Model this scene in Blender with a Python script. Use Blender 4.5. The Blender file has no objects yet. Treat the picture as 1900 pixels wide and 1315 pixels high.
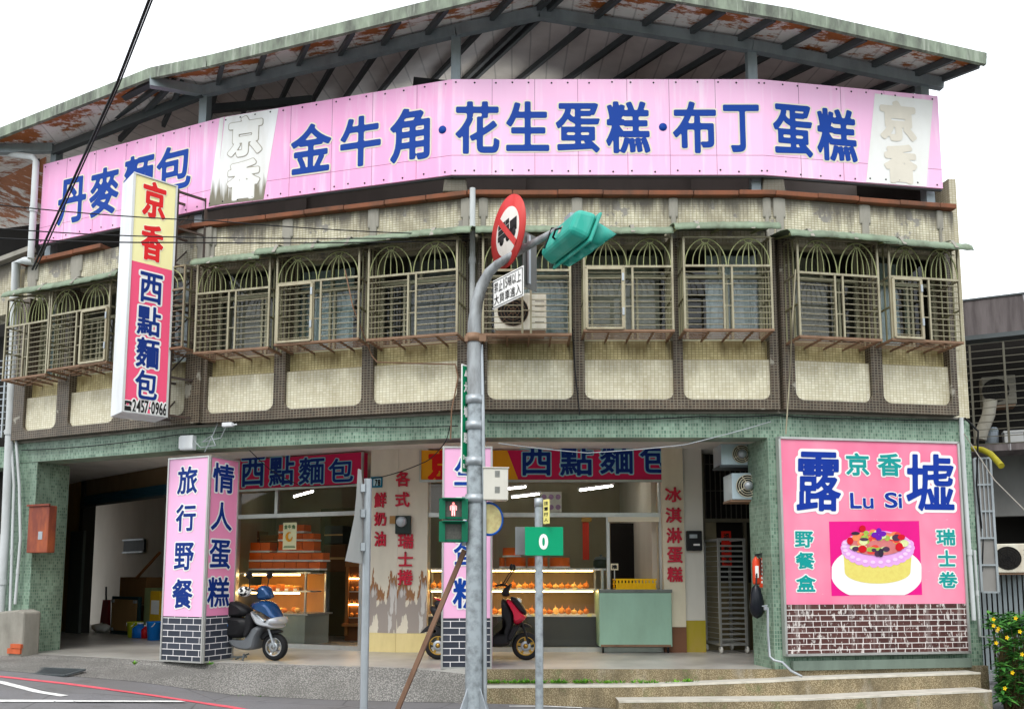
import bpy, math, random
import numpy as np
from mathutils import Vector, Matrix
random.seed(7); rng = np.random.default_rng(7)
SC = bpy.context.scene; COL = SC.collection
R = math.radians
# ------------------------------------------------------------------ camera, sky, sun, exposure
FPX, PCX, PCY, PITCH, CH = 1500., 950., 914., R(5.9), 1.2          # focal length and principal point in photo pixels
cam = bpy.data.cameras.new("camera"); camo = bpy.data.objects.new("camera", cam); COL.objects.link(camo)
cam.sensor_width = 36; cam.sensor_fit = 'HORIZONTAL'; cam.lens = FPX/1900*36
cam.shift_y = (PCY-657.5)/1900; cam.clip_end = 2000; cam.clip_start = .05
camo.location = (0, 0, CH); camo.rotation_euler = (R(90)+PITCH, 0, 0); SC.camera = camo
SUN_EL, SUN_AZ = R(62), R(200)
w = bpy.data.worlds.new("World"); SC.world = w; w.use_nodes = True
nt = w.node_tree; nt.nodes.clear()
sky = nt.nodes.new('ShaderNodeTexSky'); sky.sky_type = 'NISHITA'; sky.sun_disc = False
sky.sun_elevation = SUN_EL; sky.sun_rotation = SUN_AZ
mx = nt.nodes.new('ShaderNodeMix'); mx.data_type = 'RGBA'; mx.inputs[0].default_value = .88
mx.inputs[7].default_value = (7.7, 8.0, 8.3, 1)                       # closed cloud cover
bg = nt.nodes.new('ShaderNodeBackground'); bg.inputs[1].default_value = .13
wo = nt.nodes.new('ShaderNodeOutputWorld')
nt.links.new(sky.outputs[0], mx.inputs[6]); nt.links.new(mx.outputs[2], bg.inputs[0]); nt.links.new(bg.outputs[0], wo.inputs[0])
sl = bpy.data.lights.new("sun", 'SUN'); sl.energy = .9; sl.angle = R(25); sl.color = (1, .96, .9)
so = bpy.data.objects.new("sun", sl); COL.objects.link(so); so.rotation_euler = (R(38), 0, R(-20))
SC.view_settings.view_transform = 'Standard'; SC.view_settings.look = 'None'
SC.view_settings.exposure = 1.0; SC.view_settings.gamma = 1
SC.render.engine = 'CYCLES'; SC.cycles.use_denoising = True
SC.cycles.max_bounces = 8; SC.cycles.transparent_max_bounces = 16; SC.cycles.sample_clamp_indirect = 6

# ------------------------------------------------------------------ survey: photo pixel -> point on a plane of the place
cpt, spt = math.cos(PITCH), math.sin(PITCH); CAMP = np.array([0, 0, CH])
def ray(px, py):
    x = (px-PCX)/FPX; y = -(py-PCY)/FPX
    return np.array([x, cpt-y*spt, spt+y*cpt])
def atz(px, py, z): r = ray(px, py); return CAMP+r*(z-CH)/r[2]
def aty(px, py, Y): r = ray(px, py); return CAMP+r*Y/r[1]
class Facet:                                                         # a vertical plane: u along, v outward, z up
    def __init__(s, P, ang):
        s.P = np.array([P[0], P[1], 0.]); s.a = R(ang)
        s.t = np.array([math.cos(s.a), math.sin(s.a), 0]); s.n = np.array([math.sin(s.a), -math.cos(s.a), 0])
    def uz(s, px, py, v=0):
        r = ray(px, py); P = s.P+s.n*v; p = CAMP+r*((P-CAMP)@s.n)/(r@s.n)
        return float((p-s.P)@s.t), float(p[2])
    def u(s, px, py=800, v=0): return s.uz(px, py, v)[0]
    def z(s, px, py, v=0): return s.uz(px, py, v)[1]
    def pt(s, u, z, v=0): return s.P+s.t*u+s.n*v+np.array([0, 0, z])
    def loc(s, p): d = np.array(p)-s.P; return (float(d@s.t), float(-(d@s.n)), float(p[2]))   # (u, y, z) local
    def box(s, x0, y0, x1, y1, v=0):                                  # photo box -> u0,u1,z0,z1
        xc, yc = (x0+x1)/2, (y0+y1)/2
        return s.u(x0, yc, v), s.u(x1, yc, v), s.z(xc, y1, v), s.z(xc, y0, v)
W = Facet((0, 0), 0)
D0 = 10.7
FC = Facet(aty(868, 790, D0), 0); FD = Facet(aty(1450, 790, D0), 9)
_g = Facet(FC.P, -14); FB = Facet(_g.pt(_g.u(350, 800), 0), -14)
_g = Facet(FB.P, -23); FA = Facet(_g.pt(_g.u(32, 800), 0), -23)
LA = float(np.linalg.norm(FB.P-FA.P)); LB = float(np.linalg.norm(FC.P-FB.P)); LC = float(np.linalg.norm(FD.P-FC.P)); LD = 2.72
S2 = Facet((0, 13.2), 0)                                              # right shopfront
_s = aty(683, 1100, 13.35); _g = Facet(_s, -22); S1 = Facet(_g.pt(_g.u(432, 950), 0), -22)   # left shopfront
_s = aty(302, 1188, 15.1); _g = Facet(_s, -40); G1 = Facet(_g.pt(_g.u(141, 1100), 0), -40)   # garage front

# ------------------------------------------------------------------ mesh helpers
ORG = {}
class MB:
    def __init__(s): s.v = []; s.f = []; s.m = []; s.s = []
    def add(s, vs, fs, m=0, sm=False):
        b = len(s.v); s.v += [tuple(map(float, p)) for p in vs]
        for f in fs: s.f.append([b+i for i in f]); s.m.append(m); s.s.append(sm)
        return s
    def box(s, x0, x1, y0, y1, z0, z1, m=0):
        x0, x1 = min(x0, x1), max(x0, x1); y0, y1 = min(y0, y1), max(y0, y1); z0, z1 = min(z0, z1), max(z0, z1)
        return s.add([(x0,y0,z0),(x1,y0,z0),(x1,y1,z0),(x0,y1,z0),(x0,y0,z1),(x1,y0,z1),(x1,y1,z1),(x0,y1,z1)],
                     [(0,3,2,1),(4,5,6,7),(0,1,5,4),(1,2,6,5),(2,3,7,6),(3,0,4,7)], m)
    def prism(s, pts, y0, y1, m=0, sm=False):                         # polygon in xz, extruded along y
        n = len(pts)
        if sum(pts[i][0]*pts[(i+1)%n][1]-pts[(i+1)%n][0]*pts[i][1] for i in range(n)) < 0: pts = pts[::-1]
        vs = [(x, y0, z) for x, z in pts]+[(x, y1, z) for x, z in pts]
        return s.add(vs, [list(range(n)), list(range(2*n-1, n-1, -1))]+[(i, i+n, (i+1)%n+n, (i+1)%n) for i in range(n)], m, sm)
    def slab(s, pts, z0, z1, m=0):                                    # polygon in xy, extruded in z (z per point allowed)
        n = len(pts)
        if sum(pts[i][0]*pts[(i+1)%n][1]-pts[(i+1)%n][0]*pts[i][1] for i in range(n)) < 0: pts = pts[::-1]
        vs = [(p[0], p[1], z0) for p in pts]+[(p[0], p[1], z1) for p in pts]
        return s.add(vs, [list(range(n-1, -1, -1)), list(range(n, 2*n))]+[(i, (i+1)%n, (i+1)%n+n, i+n) for i in range(n)], m)
    def poly(s, pts, m=0): return s.add(pts, [list(range(len(pts)))], m)
    def bar(s, p, q, w, h=None, m=0, up=(0, 0, 1)):                   # square bar between two points
        h = h or w; p = Vector(p); q = Vector(q); d = (q-p)
        if d.length < 1e-6: return s
        d.normalize(); up = Vector(up)
        if abs(d.dot(up)) > .98: up = Vector((0, 1, 0))
        a = d.cross(up).normalized()*w/2; b = a.cross(d).normalized()*h/2
        vs = [p-a-b, p+a-b, p+a+b, p-a+b, q-a-b, q+a-b, q+a+b, q-a+b]
        return s.add(vs, [(0,1,2,3),(7,6,5,4),(0,4,5,1),(1,5,6,2),(2,6,7,3),(3,7,4,0)], m)
    def tube(s, pts, r, n=8, m=0, cap=True):
        P = [Vector(p) for p in pts]; rs = r if isinstance(r, (list, tuple)) else [r]*len(P)
        vs = []; prev = None
        for i, p in enumerate(P):
            d = (P[min(i+1, len(P)-1)]-P[max(i-1, 0)]).normalized()
            if prev is None:
                u = Vector((0, 0, 1)) if abs(d.z) < .9 else Vector((1, 0, 0)); a = d.cross(u).normalized()
            else: a = (prev-d*prev.dot(d)).normalized()
            prev = a; b = d.cross(a)
            vs += [p+(a*math.cos(2*math.pi*k/n)+b*math.sin(2*math.pi*k/n))*rs[i] for k in range(n)]
        fs = [(i*n+k, i*n+(k+1)%n, (i+1)*n+(k+1)%n, (i+1)*n+k) for i in range(len(P)-1) for k in range(n)]
        s.add(vs, fs, m, True)
        if cap: L = (len(P)-1)*n; s.add(vs[:n], [list(range(n-1, -1, -1))], m); s.add(vs[L:], [list(range(n))], m)
        return s
    def lathe(s, c, prof, axis='z', n=20, m=0, sm=True):              # prof: (radius, height along axis)
        ax = {'x': 0, 'y': 1, 'z': 2}[axis]; vs = []
        for r, h in prof:
            for k in range(n):
                a = 2*math.pi*k/n; e = [0, 0, 0]; e[ax] = h; e[(ax+1)%3] = r*math.cos(a); e[(ax+2)%3] = r*math.sin(a)
                vs.append((c[0]+e[0], c[1]+e[1], c[2]+e[2]))
        L = len(prof)
        return s.add(vs, [(i*n+k, i*n+(k+1)%n, (i+1)*n+(k+1)%n, (i+1)*n+k) for i in range(L-1) for k in range(n)], m, sm)
    def ball(s, c, rx, ry, rz, n=12, m=0):
        k = n//2; vs = []
        for i in range(k+1):
            t = math.pi*i/k
            for j in range(n): p = 2*math.pi*j/n; vs.append((c[0]+rx*math.sin(t)*math.cos(p), c[1]+ry*math.sin(t)*math.sin(p), c[2]+rz*math.cos(t)))
        return s.add(vs, [(i*n+j, (i+1)*n+j, (i+1)*n+(j+1)%n, i*n+(j+1)%n) for i in range(k) for j in range(n)], m, True)
    def build(s, name, mats, parent=None, F=None, org=None, bevel=0, rot=None):
        if not isinstance(mats, (list, tuple)): mats = [mats]
        o0 = org or (ORG.get(parent.name) or (ORG.get(parent.parent.name) if parent.parent else None) if parent else None) or (0, 0, 0)
        V = np.array(s.v)-np.array(o0)
        me = bpy.data.meshes.new(name); me.from_pydata(V.tolist(), [], s.f)
        for mt in mats: me.materials.append(mt)
        me.polygons.foreach_set('material_index', s.m); me.polygons.foreach_set('use_smooth', s.s); me.update()
        o = bpy.data.objects.new(name, me); COL.objects.link(o)
        if parent: o.parent = parent
        if F is not None:
            o.location = F.pt(o0[0], o0[2], -o0[1]); o.rotation_euler = (0, 0, F.a)
        if bevel:
            b = o.modifiers.new('bevel', 'BEVEL'); b.width = bevel; b.segments = 2; b.limit_method = 'ANGLE'; b.angle_limit = R(40)
        return o
def tag(o, label, cat, group=None):
    o['label'] = label; o['category'] = cat
    if group: o['group'] = group
    return o
def struct(o): o['kind'] = 'structure'; return o
def stuff(o): o['kind'] = 'stuff'; return o
def thing(name, label, cat, F=None, org=(0, 0, 0), group=None):
    F = F or W
    o = bpy.data.objects.new(name, None); COL.objects.link(o); o.empty_display_size = .1
    o.location = F.pt(org[0], org[2], -org[1]); o.rotation_euler = (0, 0, F.a)
    ORG[o.name] = org
    return tag(o, label, cat, group)

# ------------------------------------------------------------------ materials
MATS = {}
class NT:
    def __init__(s, name):
        s.mat = bpy.data.materials.new(name); s.mat.use_nodes = True; s.t = s.mat.node_tree
        s.b = s.t.nodes['Principled BSDF']; s.tc = None
    def n(s, typ, **k):
        x = s.t.nodes.new('ShaderNode'+typ)
        for a, v in k.items(): setattr(x, a, v)
        return x
    def l(s, a, b): s.t.links.new(a, b)
    def obj(s):
        if not s.tc: s.tc = s.n('TexCoord')
        return s.tc.outputs['Object']
    def vec(s, sc=(1, 1, 1), src=None):
        m = s.n('Mapping'); m.inputs['Scale'].default_value = sc; s.l(src or s.obj(), m.inputs[0]); return m.outputs[0]
    def noise(s, scale, sc=(1, 1, 1), det=4, rough=.6, src=None, dist=0):
        x = s.n('TexNoise'); x.inputs['Scale'].default_value = scale; x.inputs['Detail'].default_value = det
        x.inputs['Roughness'].default_value = rough; x.inputs['Distortion'].default_value = dist
        s.l(s.vec(sc, src), x.inputs['Vector']); return x.outputs['Fac']
    def ramp(s, fac, p0, p1, c0=(0, 0, 0, 1), c1=(1, 1, 1, 1)):
        r = s.n('ValToRGB'); e = r.color_ramp.elements; e[0].position = p0; e[1].position = p1; e[0].color = c0; e[1].color = c1
        s.l(fac, r.inputs[0]); return r.outputs[0]
    def mix(s, fac, a, b, mode='MIX'):
        x = s.n('Mix', data_type='RGBA', blend_type=mode)
        for i, q in ((0, fac), (6, a), (7, b)):
            if isinstance(q, (int, float)): x.inputs[i].default_value = q
            elif isinstance(q, (tuple, list)): x.inputs[i].default_value = (*q[:3], 1)
            else: s.l(q, x.inputs[i])
        return x.outputs[2]
    def math(s, op, a, b=0.):
        x = s.n('Math', operation=op)
        for i, q in ((0, a), (1, b)):
            if isinstance(q, (int, float)): x.inputs[i].default_value = q
            else: s.l(q, x.inputs[i])
        return x.outputs[0]
    def bump(s, h, strength=.3, dist=.01):
        x = s.n('Bump'); x.inputs['Strength'].default_value = strength; x.inputs['Distance'].default_value = dist
        s.l(h, x.inputs['Height']); s.l(x.outputs[0], s.b.inputs['Normal'])
    def fin(s, col, rough=.6, metal=0, spec=None):
        if isinstance(col, (tuple, list)): s.b.inputs['Base Color'].default_value = (*col[:3], 1)
        else: s.l(col, s.b.inputs['Base Color'])
        if isinstance(rough, (int, float)): s.b.inputs['Roughness'].default_value = rough
        else: s.l(rough, s.b.inputs['Roughness'])
        s.b.inputs['Metallic'].default_value = metal
        if spec is not None: s.b.inputs['Specular IOR Level'].default_value = spec
        return s.mat
def lin(r, g, b):
    return tuple(((c/255+.055)/1.055)**2.4 if c > 10 else c/255/12.92 for c in (r, g, b))
def plain(name, col, rough=.5, metal=0, dirt=.25, scale=3., dcol=None, bump=0, streak=True):
    """paint with mottling and dirt streaks running down"""
    k = name
    if k in MATS: return MATS[k]
    t = NT(name); d = dcol or tuple(c*.35 for c in col)
    a = t.ramp(t.noise(scale, (1, 1, .35) if streak else (1, 1, 1)), .42, .75)
    c = t.mix(t.math('MULTIPLY', a, dirt), col, d)
    b = t.noise(scale*7, det=3); c = t.mix(t.math('MULTIPLY', b, dirt*.5), c, tuple(min(1, q*1.25) for q in col))
    if bump: t.bump(t.noise(scale*25, det=3), bump, .004)
    MATS[k] = t.fin(c, rough, metal, .2 if not metal else None); return MATS[k]
def emis(name, col, st):
    t = NT(name); t.b.inputs['Emission Color'].default_value = (*col, 1); t.b.inputs['Emission Strength'].default_value = st
    return t.fin((.8, .8, .8), .4)
def mosaic(name, c1, c2, grout, tw, th, mortar=.12, stain=(.05, .045, .03), amt=.6, sscale=1.2, rough=.35, offset=0., patch=None, lo=.45, hi=.75):
    t = NT(name)
    sx = t.n('SeparateXYZ'); t.l(t.obj(), sx.inputs[0]); cx = t.n('CombineXYZ')
    t.l(t.math('ADD', sx.outputs[0], sx.outputs[1]), cx.inputs[0]); t.l(sx.outputs[2], cx.inputs[1])
    br = t.n('TexBrick'); br.offset = offset; br.squash = 1
    br.inputs['Scale'].default_value = 1; br.inputs['Brick Width'].default_value = tw; br.inputs['Row Height'].default_value = th
    br.inputs['Mortar Size'].default_value = mortar*th; br.inputs['Mortar Smooth'].default_value = .1; br.inputs['Bias'].default_value = 0
    br.inputs['Color1'].default_value = (*c1, 1); br.inputs['Color2'].default_value = (*c2, 1); br.inputs['Mortar'].default_value = (*grout, 1)
    t.l(cx.outputs[0], br.inputs['Vector'])
    c = br.outputs['Color']
    g = t.ramp(t.noise(sscale, (1, 1, .4), det=6, rough=.7), lo, hi)
    c = t.mix(t.math('MULTIPLY', g, amt), c, stain)
    g2 = t.ramp(t.noise(9, (1, 1, .08), det=3), .55, .85); c = t.mix(t.math('MULTIPLY', g2, amt*.5), c, stain)
    if patch:                                                         # fallen tiles show the cement bed
        p = t.ramp(t.noise(2.3, det=5, rough=.65), patch[0], patch[0]+.03); c = t.mix(p, c, patch[1])
    t.bump(t.math('SUBTRACT', 1, br.outputs['Fac']), .35, .004)
    return t.fin(c, rough, 0, .2)
M = {}
M['cream_tile'] = mosaic('cream_mosaic', lin(234,229,208), lin(218,211,184), lin(188,178,146), .05, .034, .12, lin(132,116,78), .62, lo=.46, hi=.8)
M['cream_dirty'] = mosaic('cream_mosaic_stained', lin(214,202,154), lin(192,180,132), lin(140,128,92), .05, .034, .13, lin(104,84,44), .8, lo=.35, hi=.75)
M['cream_top'] = mosaic('cream_mosaic_weathered', lin(226,220,198), lin(204,197,172), lin(160,152,122), .05, .034, .13, lin(112,102,82), .85, 1.6, lo=.4, hi=.72, patch=(.58, lin(138,134,126)))
def toppings(m, z0, z1, col, amt=1., sc=3.5):
    t = NT.__new__(NT); t.mat = m; t.t = m.node_tree; t.b = t.t.nodes['Principled BSDF']; t.tc = None; src = t.b.inputs['Base Color'].links[0].from_socket
    sx = t.n('SeparateXYZ'); t.l(t.obj(), sx.inputs[0]); k = t.math('ADD', sx.outputs[2], t.math('MULTIPLY', t.noise(sc, (1, 1, .35), det=6, rough=.7), .9)); t.l(t.mix(t.math('MULTIPLY', t.ramp(t.math('SUBTRACT', k, z0-4), 0, 1), amt), src, col), t.b.inputs['Base Color'])
def edge_stain(m, z0, dz, col, amt, sc):                              # dirt that starts at the ledge z0 and runs down dz
    t = NT.__new__(NT); t.mat = m; t.t = m.node_tree; t.b = t.t.nodes['Principled BSDF']; t.tc = None; src = t.b.inputs['Base Color'].links[0].from_socket
    sx = t.n('SeparateXYZ'); t.l(t.obj(), sx.inputs[0]); h = t.math('DIVIDE', t.math('SUBTRACT', sx.outputs[2], z0-dz), dz)
    k = t.math('ADD', h, t.math('MULTIPLY', t.math('SUBTRACT', t.noise(sc, (1, 1, .10), det=6, rough=.7), .5), 2.2)); t.l(t.mix(t.math('MULTIPLY', t.ramp(k, .55, .95), amt), src, col), t.b.inputs['Base Color'])
edge_stain(M['cream_top'], 6.385, .55, lin(88,82,72), .9, 3); edge_stain(M['cream_dirty'], 4.37, .4, lin(92,76,42), .75, 3); edge_stain(M['cream_tile'], 4.09, .5, lin(110,98,70), .4, 2.2)
M['brown_tile'] = mosaic('brown_mosaic', lin(82,66,54), lin(56,46,40), lin(128,120,104), .048, .036, .14, lin(40,36,30), .6, 2., patch=(.63, lin(150,145,132)))
M['green_tile'] = mosaic('green_mosaic', lin(146,174,152), lin(84,116,98), lin(150,168,150), .036, .05, .1, lin(58,66,54), .8, 1.0, lo=.38, hi=.72)
M['cement'] = plain('cement', lin(150,146,136), .9, 0, .6, 3, lin(70,66,58), .5)
M['plaster'] = plain('plaster_ceiling', lin(234,231,224), .8, 0, .3, 1.5, lin(140,132,115))
M['white_wall'] = plain('white_wall', lin(212,208,196), .8, 0, .35, 1.2, lin(150,140,118))
M['cream_wall'] = plain('cream_painted_wall', lin(226,216,190), .6, 0, .4, 1.5, lin(150,130,95))
M['room'] = plain('upper_room_paint', lin(128,124,108), .9, 0, .3, 1.5)
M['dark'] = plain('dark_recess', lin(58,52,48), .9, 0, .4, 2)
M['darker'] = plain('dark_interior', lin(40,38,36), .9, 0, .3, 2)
M['coping'] = plain('red_brown_coping', lin(128,80,58), .8, 0, 1.0, 4, lin(72,64,56))
M['steel'] = plain('grey_painted_steel', lin(142,152,156), .5, .2, .4, 5, lin(70,72,70))
M['steel_dark'] = plain('dark_purlin', lin(78,84,86), .6, .2, .3, 5)
M['galv'] = plain('galvanised_steel', lin(170,176,180), .45, .5, .5, 5, lin(95,98,98))
M['alu'] = plain('aluminium', lin(190,190,186), .35, .6, .3, 5)
M['bars'] = plain('cage_steel', lin(156,149,124), .4, .45, .7, 7, lin(88,68,48))
M['bars_arch'] = plain('cage_arch_steel', lin(148,152,104), .45, .3, .6, 7, lin(88,90,54))
M['bars_rust'] = plain('rusty_cage_rail', lin(132,102,78), .6, .2, .7, 6, lin(92,62,40))
M['awning'] = plain('green_awning_sheet', lin(124,140,116), .6, .1, .95, 4, lin(78,80,64))
M['white_frame'] = plain('white_frame', lin(225,228,230), .4, 0, .25, 4, lin(150,145,135))
M['rubber'] = plain('black_rubber', lin(30,30,31), .7, 0, .2, 8)
M['blackplastic'] = plain('black_plastic', lin(34,34,36), .45, 0, .2, 6)
M['cable'] = plain('cable_black', lin(28,28,30), .5, 0, .1, 6)
M['white_pipe'] = plain('white_pvc_pipe', lin(196,200,200), .4, 0, .45, 3, lin(120,116,104))
M['blue'] = plain('blue_ink', lin(0,58,146), .6, 0, .12, 3, lin(30,70,140))
M['navy'] = plain('navy_ink', lin(8,46,122), .6, 0, .1, 3)
M['white_ink'] = plain('white_ink', lin(238,236,232), .4, 0, .1, 3, lin(200,195,180))
M['halo'] = plain('pale_halo_ink', lin(222,214,196), .4, 0, .15, 3, lin(190,170,160))
M['red_ink'] = plain('red_ink', lin(222,26,30), .4, 0, .15, 3)
M['red_letter'] = plain('red_relief_letter', lin(196,40,62), .5, 0, .3, 8, lin(130,30,40))
M['teal_ink'] = plain('teal_ink', lin(16,150,146), .4, 0, .1, 3)
M['black_ink'] = plain('black_ink', lin(26,24,24), .5, 0, .1, 3)
M['yellow_panel'] = plain('pale_yellow_panel', lin(246,238,176), .35, 0, .25, 2.5, lin(226,190,90))
M['hot_pink'] = plain('hot_pink_panel', lin(240,84,122), .35, 0, .2, 1.2, lin(225,60,105))
M['shop_red'] = plain('crimson_panel', lin(206,30,84), .4, 0, .25, 1.5, lin(160,20,60))
M['shop_yellow'] = plain('amber_panel', lin(238,166,34), .4, 0, .25, 1.5, lin(200,110,20))
def glass(name, tint=(.9, .95, .95), refl=.14, rough=.02):
    t = NT(name); out = t.t.nodes['Material Output']
    tr = t.n('BsdfTransparent'); tr.inputs[0].default_value = (*tint, 1); gl = t.n('BsdfGlossy'); gl.inputs['Roughness'].default_value = rough
    fr = t.n('Fresnel'); fr.inputs[0].default_value = 1.5; mxs = t.n('MixShader')
    t.l(t.math('ADD', fr.outputs[0], refl), mxs.inputs[0]); t.l(tr.outputs[0], mxs.inputs[1]); t.l(gl.outputs[0], mxs.inputs[2]); t.l(mxs.outputs[0], out.inputs[0])
    return t.mat
M['glass'] = glass('window_glass', (.9, .94, .93), .0)
M['shop_glass'] = glass('shop_glass', (.93, .95, .94), .0)

# ------------------------------------------------------------------ lettering: glyph outline -> rounded strokes of the wanted weight
_gl = {}
def glyph(ch):
    if ch in _gl: return _gl[ch]
    c = bpy.data.curves.new('glyph', 'FONT'); c.body = ch; c.fill_mode = 'NONE'; c.resolution_u = 4
    o = bpy.data.objects.new('glyph', c); COL.objects.link(o)
    me = bpy.data.meshes.new_from_object(o.evaluated_get(bpy.context.evaluated_depsgraph_get()))
    V = np.array([v.co[:2] for v in me.vertices]); Ed = np.array([e.vertices[:] for e in me.edges])
    bpy.data.objects.remove(o); bpy.data.curves.remove(c); bpy.data.meshes.remove(me)
    lo, hi = V.min(0), V.max(0); _gl[ch] = (V-lo, Ed, hi-lo); return _gl[ch]
def sdf(seg, X, Z):
    """signed distance (negative inside, even-odd) of grid points to segments"""
    P = np.stack([X.ravel(), Z.ravel()], 1); best = np.full(len(P), 1e9); ins = np.zeros(len(P), bool)
    for (ax, az), (bx, bz) in seg:
        d = np.array([bx-ax, bz-az]); L = d@d
        if L < 1e-14: continue
        tt = np.clip(((P[:, 0]-ax)*d[0]+(P[:, 1]-az)*d[1])/L, 0, 1)
        best = np.minimum(best, (P[:, 0]-ax-tt*d[0])**2+(P[:, 1]-az-tt*d[1])**2)
        if (az > P[:, 1]).any() and az != bz:
            c = ((az > P[:, 1]) != (bz > P[:, 1])); xi = ax+(P[:, 1]-az)/(bz-az)*(bx-ax); ins ^= c & (P[:, 0] < xi)
        elif az != bz:
            c = ((az > P[:, 1]) != (bz > P[:, 1])); xi = ax+(P[:, 1]-az)/(bz-az)*(bx-ax); ins ^= c & (P[:, 0] < xi)
    s = np.sqrt(best); return np.where(ins, -s, s).reshape(X.shape)
_sd = {}
def put_char(layers, ch, box, shear=0., n=44, maxr=.1, warp=None):
    """layers: list of (MB, y, grow): the glyph fills box (u0,u1,z0,z1) after its strokes grow by grow*height"""
    u0, u1, z0, z1 = box; V, Ed, ext = glyph(ch); g0 = layers[0][2]; h = z1-z0; wd = u1-u0
    gr = g0*h; sx = (wd-2*gr)/max(ext[0], 1e-3); sz = (h-2*gr)/max(ext[1], 1e-3)
    key = (ch, round(wd/h, 2), g0, n)
    if key not in _sd:
        Vs = V*np.array([sx, sz])/h; m = maxr+g0
        st = 1/n; xs = np.arange(-m, wd/h-2*g0+m+st, st); zs = np.arange(-m, 1-2*g0+m+st, st)
        X, Z = np.meshgrid(xs, zs); _sd[key] = (xs, zs, sdf([(Vs[a], Vs[b]) for a, b in Ed], X, Z))
    xs, zs, S = _sd[key]
    def P(x, z, y): zz = z0+gr+z*h; xx = u0+gr+x*h; return (xx+shear*(zz-(z0+z1)/2), y, zz+(warp(xx) if warp else 0))
    for mb, y, grow in layers:
        Dm = S-grow; I = Dm < 0
        full = I[:-1, :-1] & I[1:, :-1] & I[:-1, 1:] & I[1:, 1:]; anyc = I[:-1, :-1] | I[1:, :-1] | I[:-1, 1:] | I[1:, 1:]
        for j in range(full.shape[0]):
            i = 0; row = full[j]
            while i < len(row):
                if row[i]:
                    k = i
                    while k < len(row) and row[k]: k += 1
                    mb.poly([P(xs[i], zs[j], y), P(xs[k], zs[j], y), P(xs[k], zs[j+1], y), P(xs[i], zs[j+1], y)]); i = k
                else: i += 1
        for j, i in zip(*np.nonzero(anyc & ~full)):
            cs = [(i, j), (i+1, j), (i+1, j+1), (i, j+1)]; pl = []
            for k in range(4):
                a, b = cs[k], cs[(k+1) % 4]; da, db = Dm[a[1], a[0]], Dm[b[1], b[0]]
                if da < 0: pl.append((xs[a[0]], zs[a[1]]))
                if (da < 0) != (db < 0):
                    q = da/(da-db); pl.append((xs[a[0]]+q*(xs[b[0]]-xs[a[0]]), zs[a[1]]+q*(zs[b[1]]-zs[a[1]])))
            if len(pl) > 2: mb.poly([P(x, z, y) for x, z in pl])
def letters(F, v, items, parent, ink, back=None, grow=.028, hgrow=.06, n=44, name='lettering', shear=0., lift=.004, FF=None):
    """items: (char, x0, y0, x1, y1) as photographed; flat ink 4 mm proud of the panel at v, its pale outline 2 mm proud"""
    a, b = MB(), MB()
    for it in items:
        bx = F.box(*it[1:5], v)
        L = [(a, -v-lift*2, grow)]
        if back: L.append((b, -v-lift, grow+hgrow))
        put_char(L, it[0], bx, shear, n, maxr=grow+hgrow+.03)
    if back: b.build(name+'_outline', back, parent, FF)
    return a.build(name, ink, parent, FF)
def line_text(F, v, text, box, parent, ink, back=None, grow=.02, hgrow=.05, n=26, name='lettering', gap=.12):
    """one line of latin text in a photo box"""
    u0, u1, z0, z1 = F.box(*box, v); ws = [glyph(c)[2][0] if c != ' ' else .3 for c in text]; gp = gap*sum(ws)/len(ws)
    tot = sum(ws)+gp*(len(ws)-1); k = (u1-u0)/tot; x = u0; a, b = MB(), MB()
    hmax = max(glyph(c)[2][1] for c in text if c != ' ')
    for c, wd in zip(text, ws):
        if c != ' ':
            hh = glyph(c)[2][1]/hmax*(z1-z0); zb = z0 if c not in '-' else z0+(z1-z0)*.4
            L = [(a, -v-.008, grow)]+([(b, -v-.004, grow+hgrow)] if back else [])
            put_char(L, c, (x, x+wd*k, zb, zb+hh), 0, n, maxr=grow+hgrow+.03)
        x += (wd+gp)*k
    if back: b.build(name+'_outline', back, parent)
    return a.build(name, ink, parent)

# ------------------------------------------------------------------ ground, road, ramp, steps
LOWPX = [(-150, 1240, 1.6), (0, 1243, 1.4), (250, 1263, .9), (430, 1288, .5), (600, 1297, .42), (740, 1301, .36), (905, 1304, .33)]
def _lowpt(px, py, v):
    F = FA if px < 340 else FB if px < 870 else FC
    u, z = F.uz(px, py, v); return F.pt(u, z, v)
LOWP = [_lowpt(*q) for q in LOWPX]
_gx = [-60, -14]+[float(p[0]) for p in LOWP]+[.4, 2.5, 6, 60]
_gzv = [float(LOWP[0][2])+.03]*2+[float(p[2]) for p in LOWP]+[float(LOWP[-1][2])-.02, float(LOWP[-1][2])-.12, float(LOWP[-1][2])-.2, -.8]
def gz(x): return float(np.interp(x, _gx, _gzv))-.004               # street level falls to the right
t = NT('asphalt'); _c = t.mix(t.noise(60, det=2), lin(88,88,92), lin(132,130,130)); _c = t.mix(t.ramp(t.noise(.8), .4, .7), _c, lin(104,102,100))
t.bump(t.noise(120, det=2), .5, .004); _w = t.n('TexVoronoi'); _w.feature = 'DISTANCE_TO_EDGE'; _w.inputs['Scale'].default_value = .7; t.l(t.vec((1, 1, 1)), _w.inputs['Vector']); _c = t.mix(t.math('MULTIPLY', t.ramp(t.math('ADD', _w.outputs['Distance'], t.math('MULTIPLY', t.noise(7), .02)), .012, .02, (1, 1, 1, 1), (0, 0, 0, 1)), .6), _c, lin(60,58,56)); _c = t.mix(t.math('MULTIPLY', t.ramp(t.noise(2.2, det=6, rough=.75), .55, .7), .5), _c, lin(70,68,68)); M['asphalt'] = t.fin(_c, .85)
t = NT('washed_pebble'); _v = t.n('TexVoronoi'); _v.inputs['Scale'].default_value = 55; t.l(t.obj(), _v.inputs['Vector'])
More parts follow.
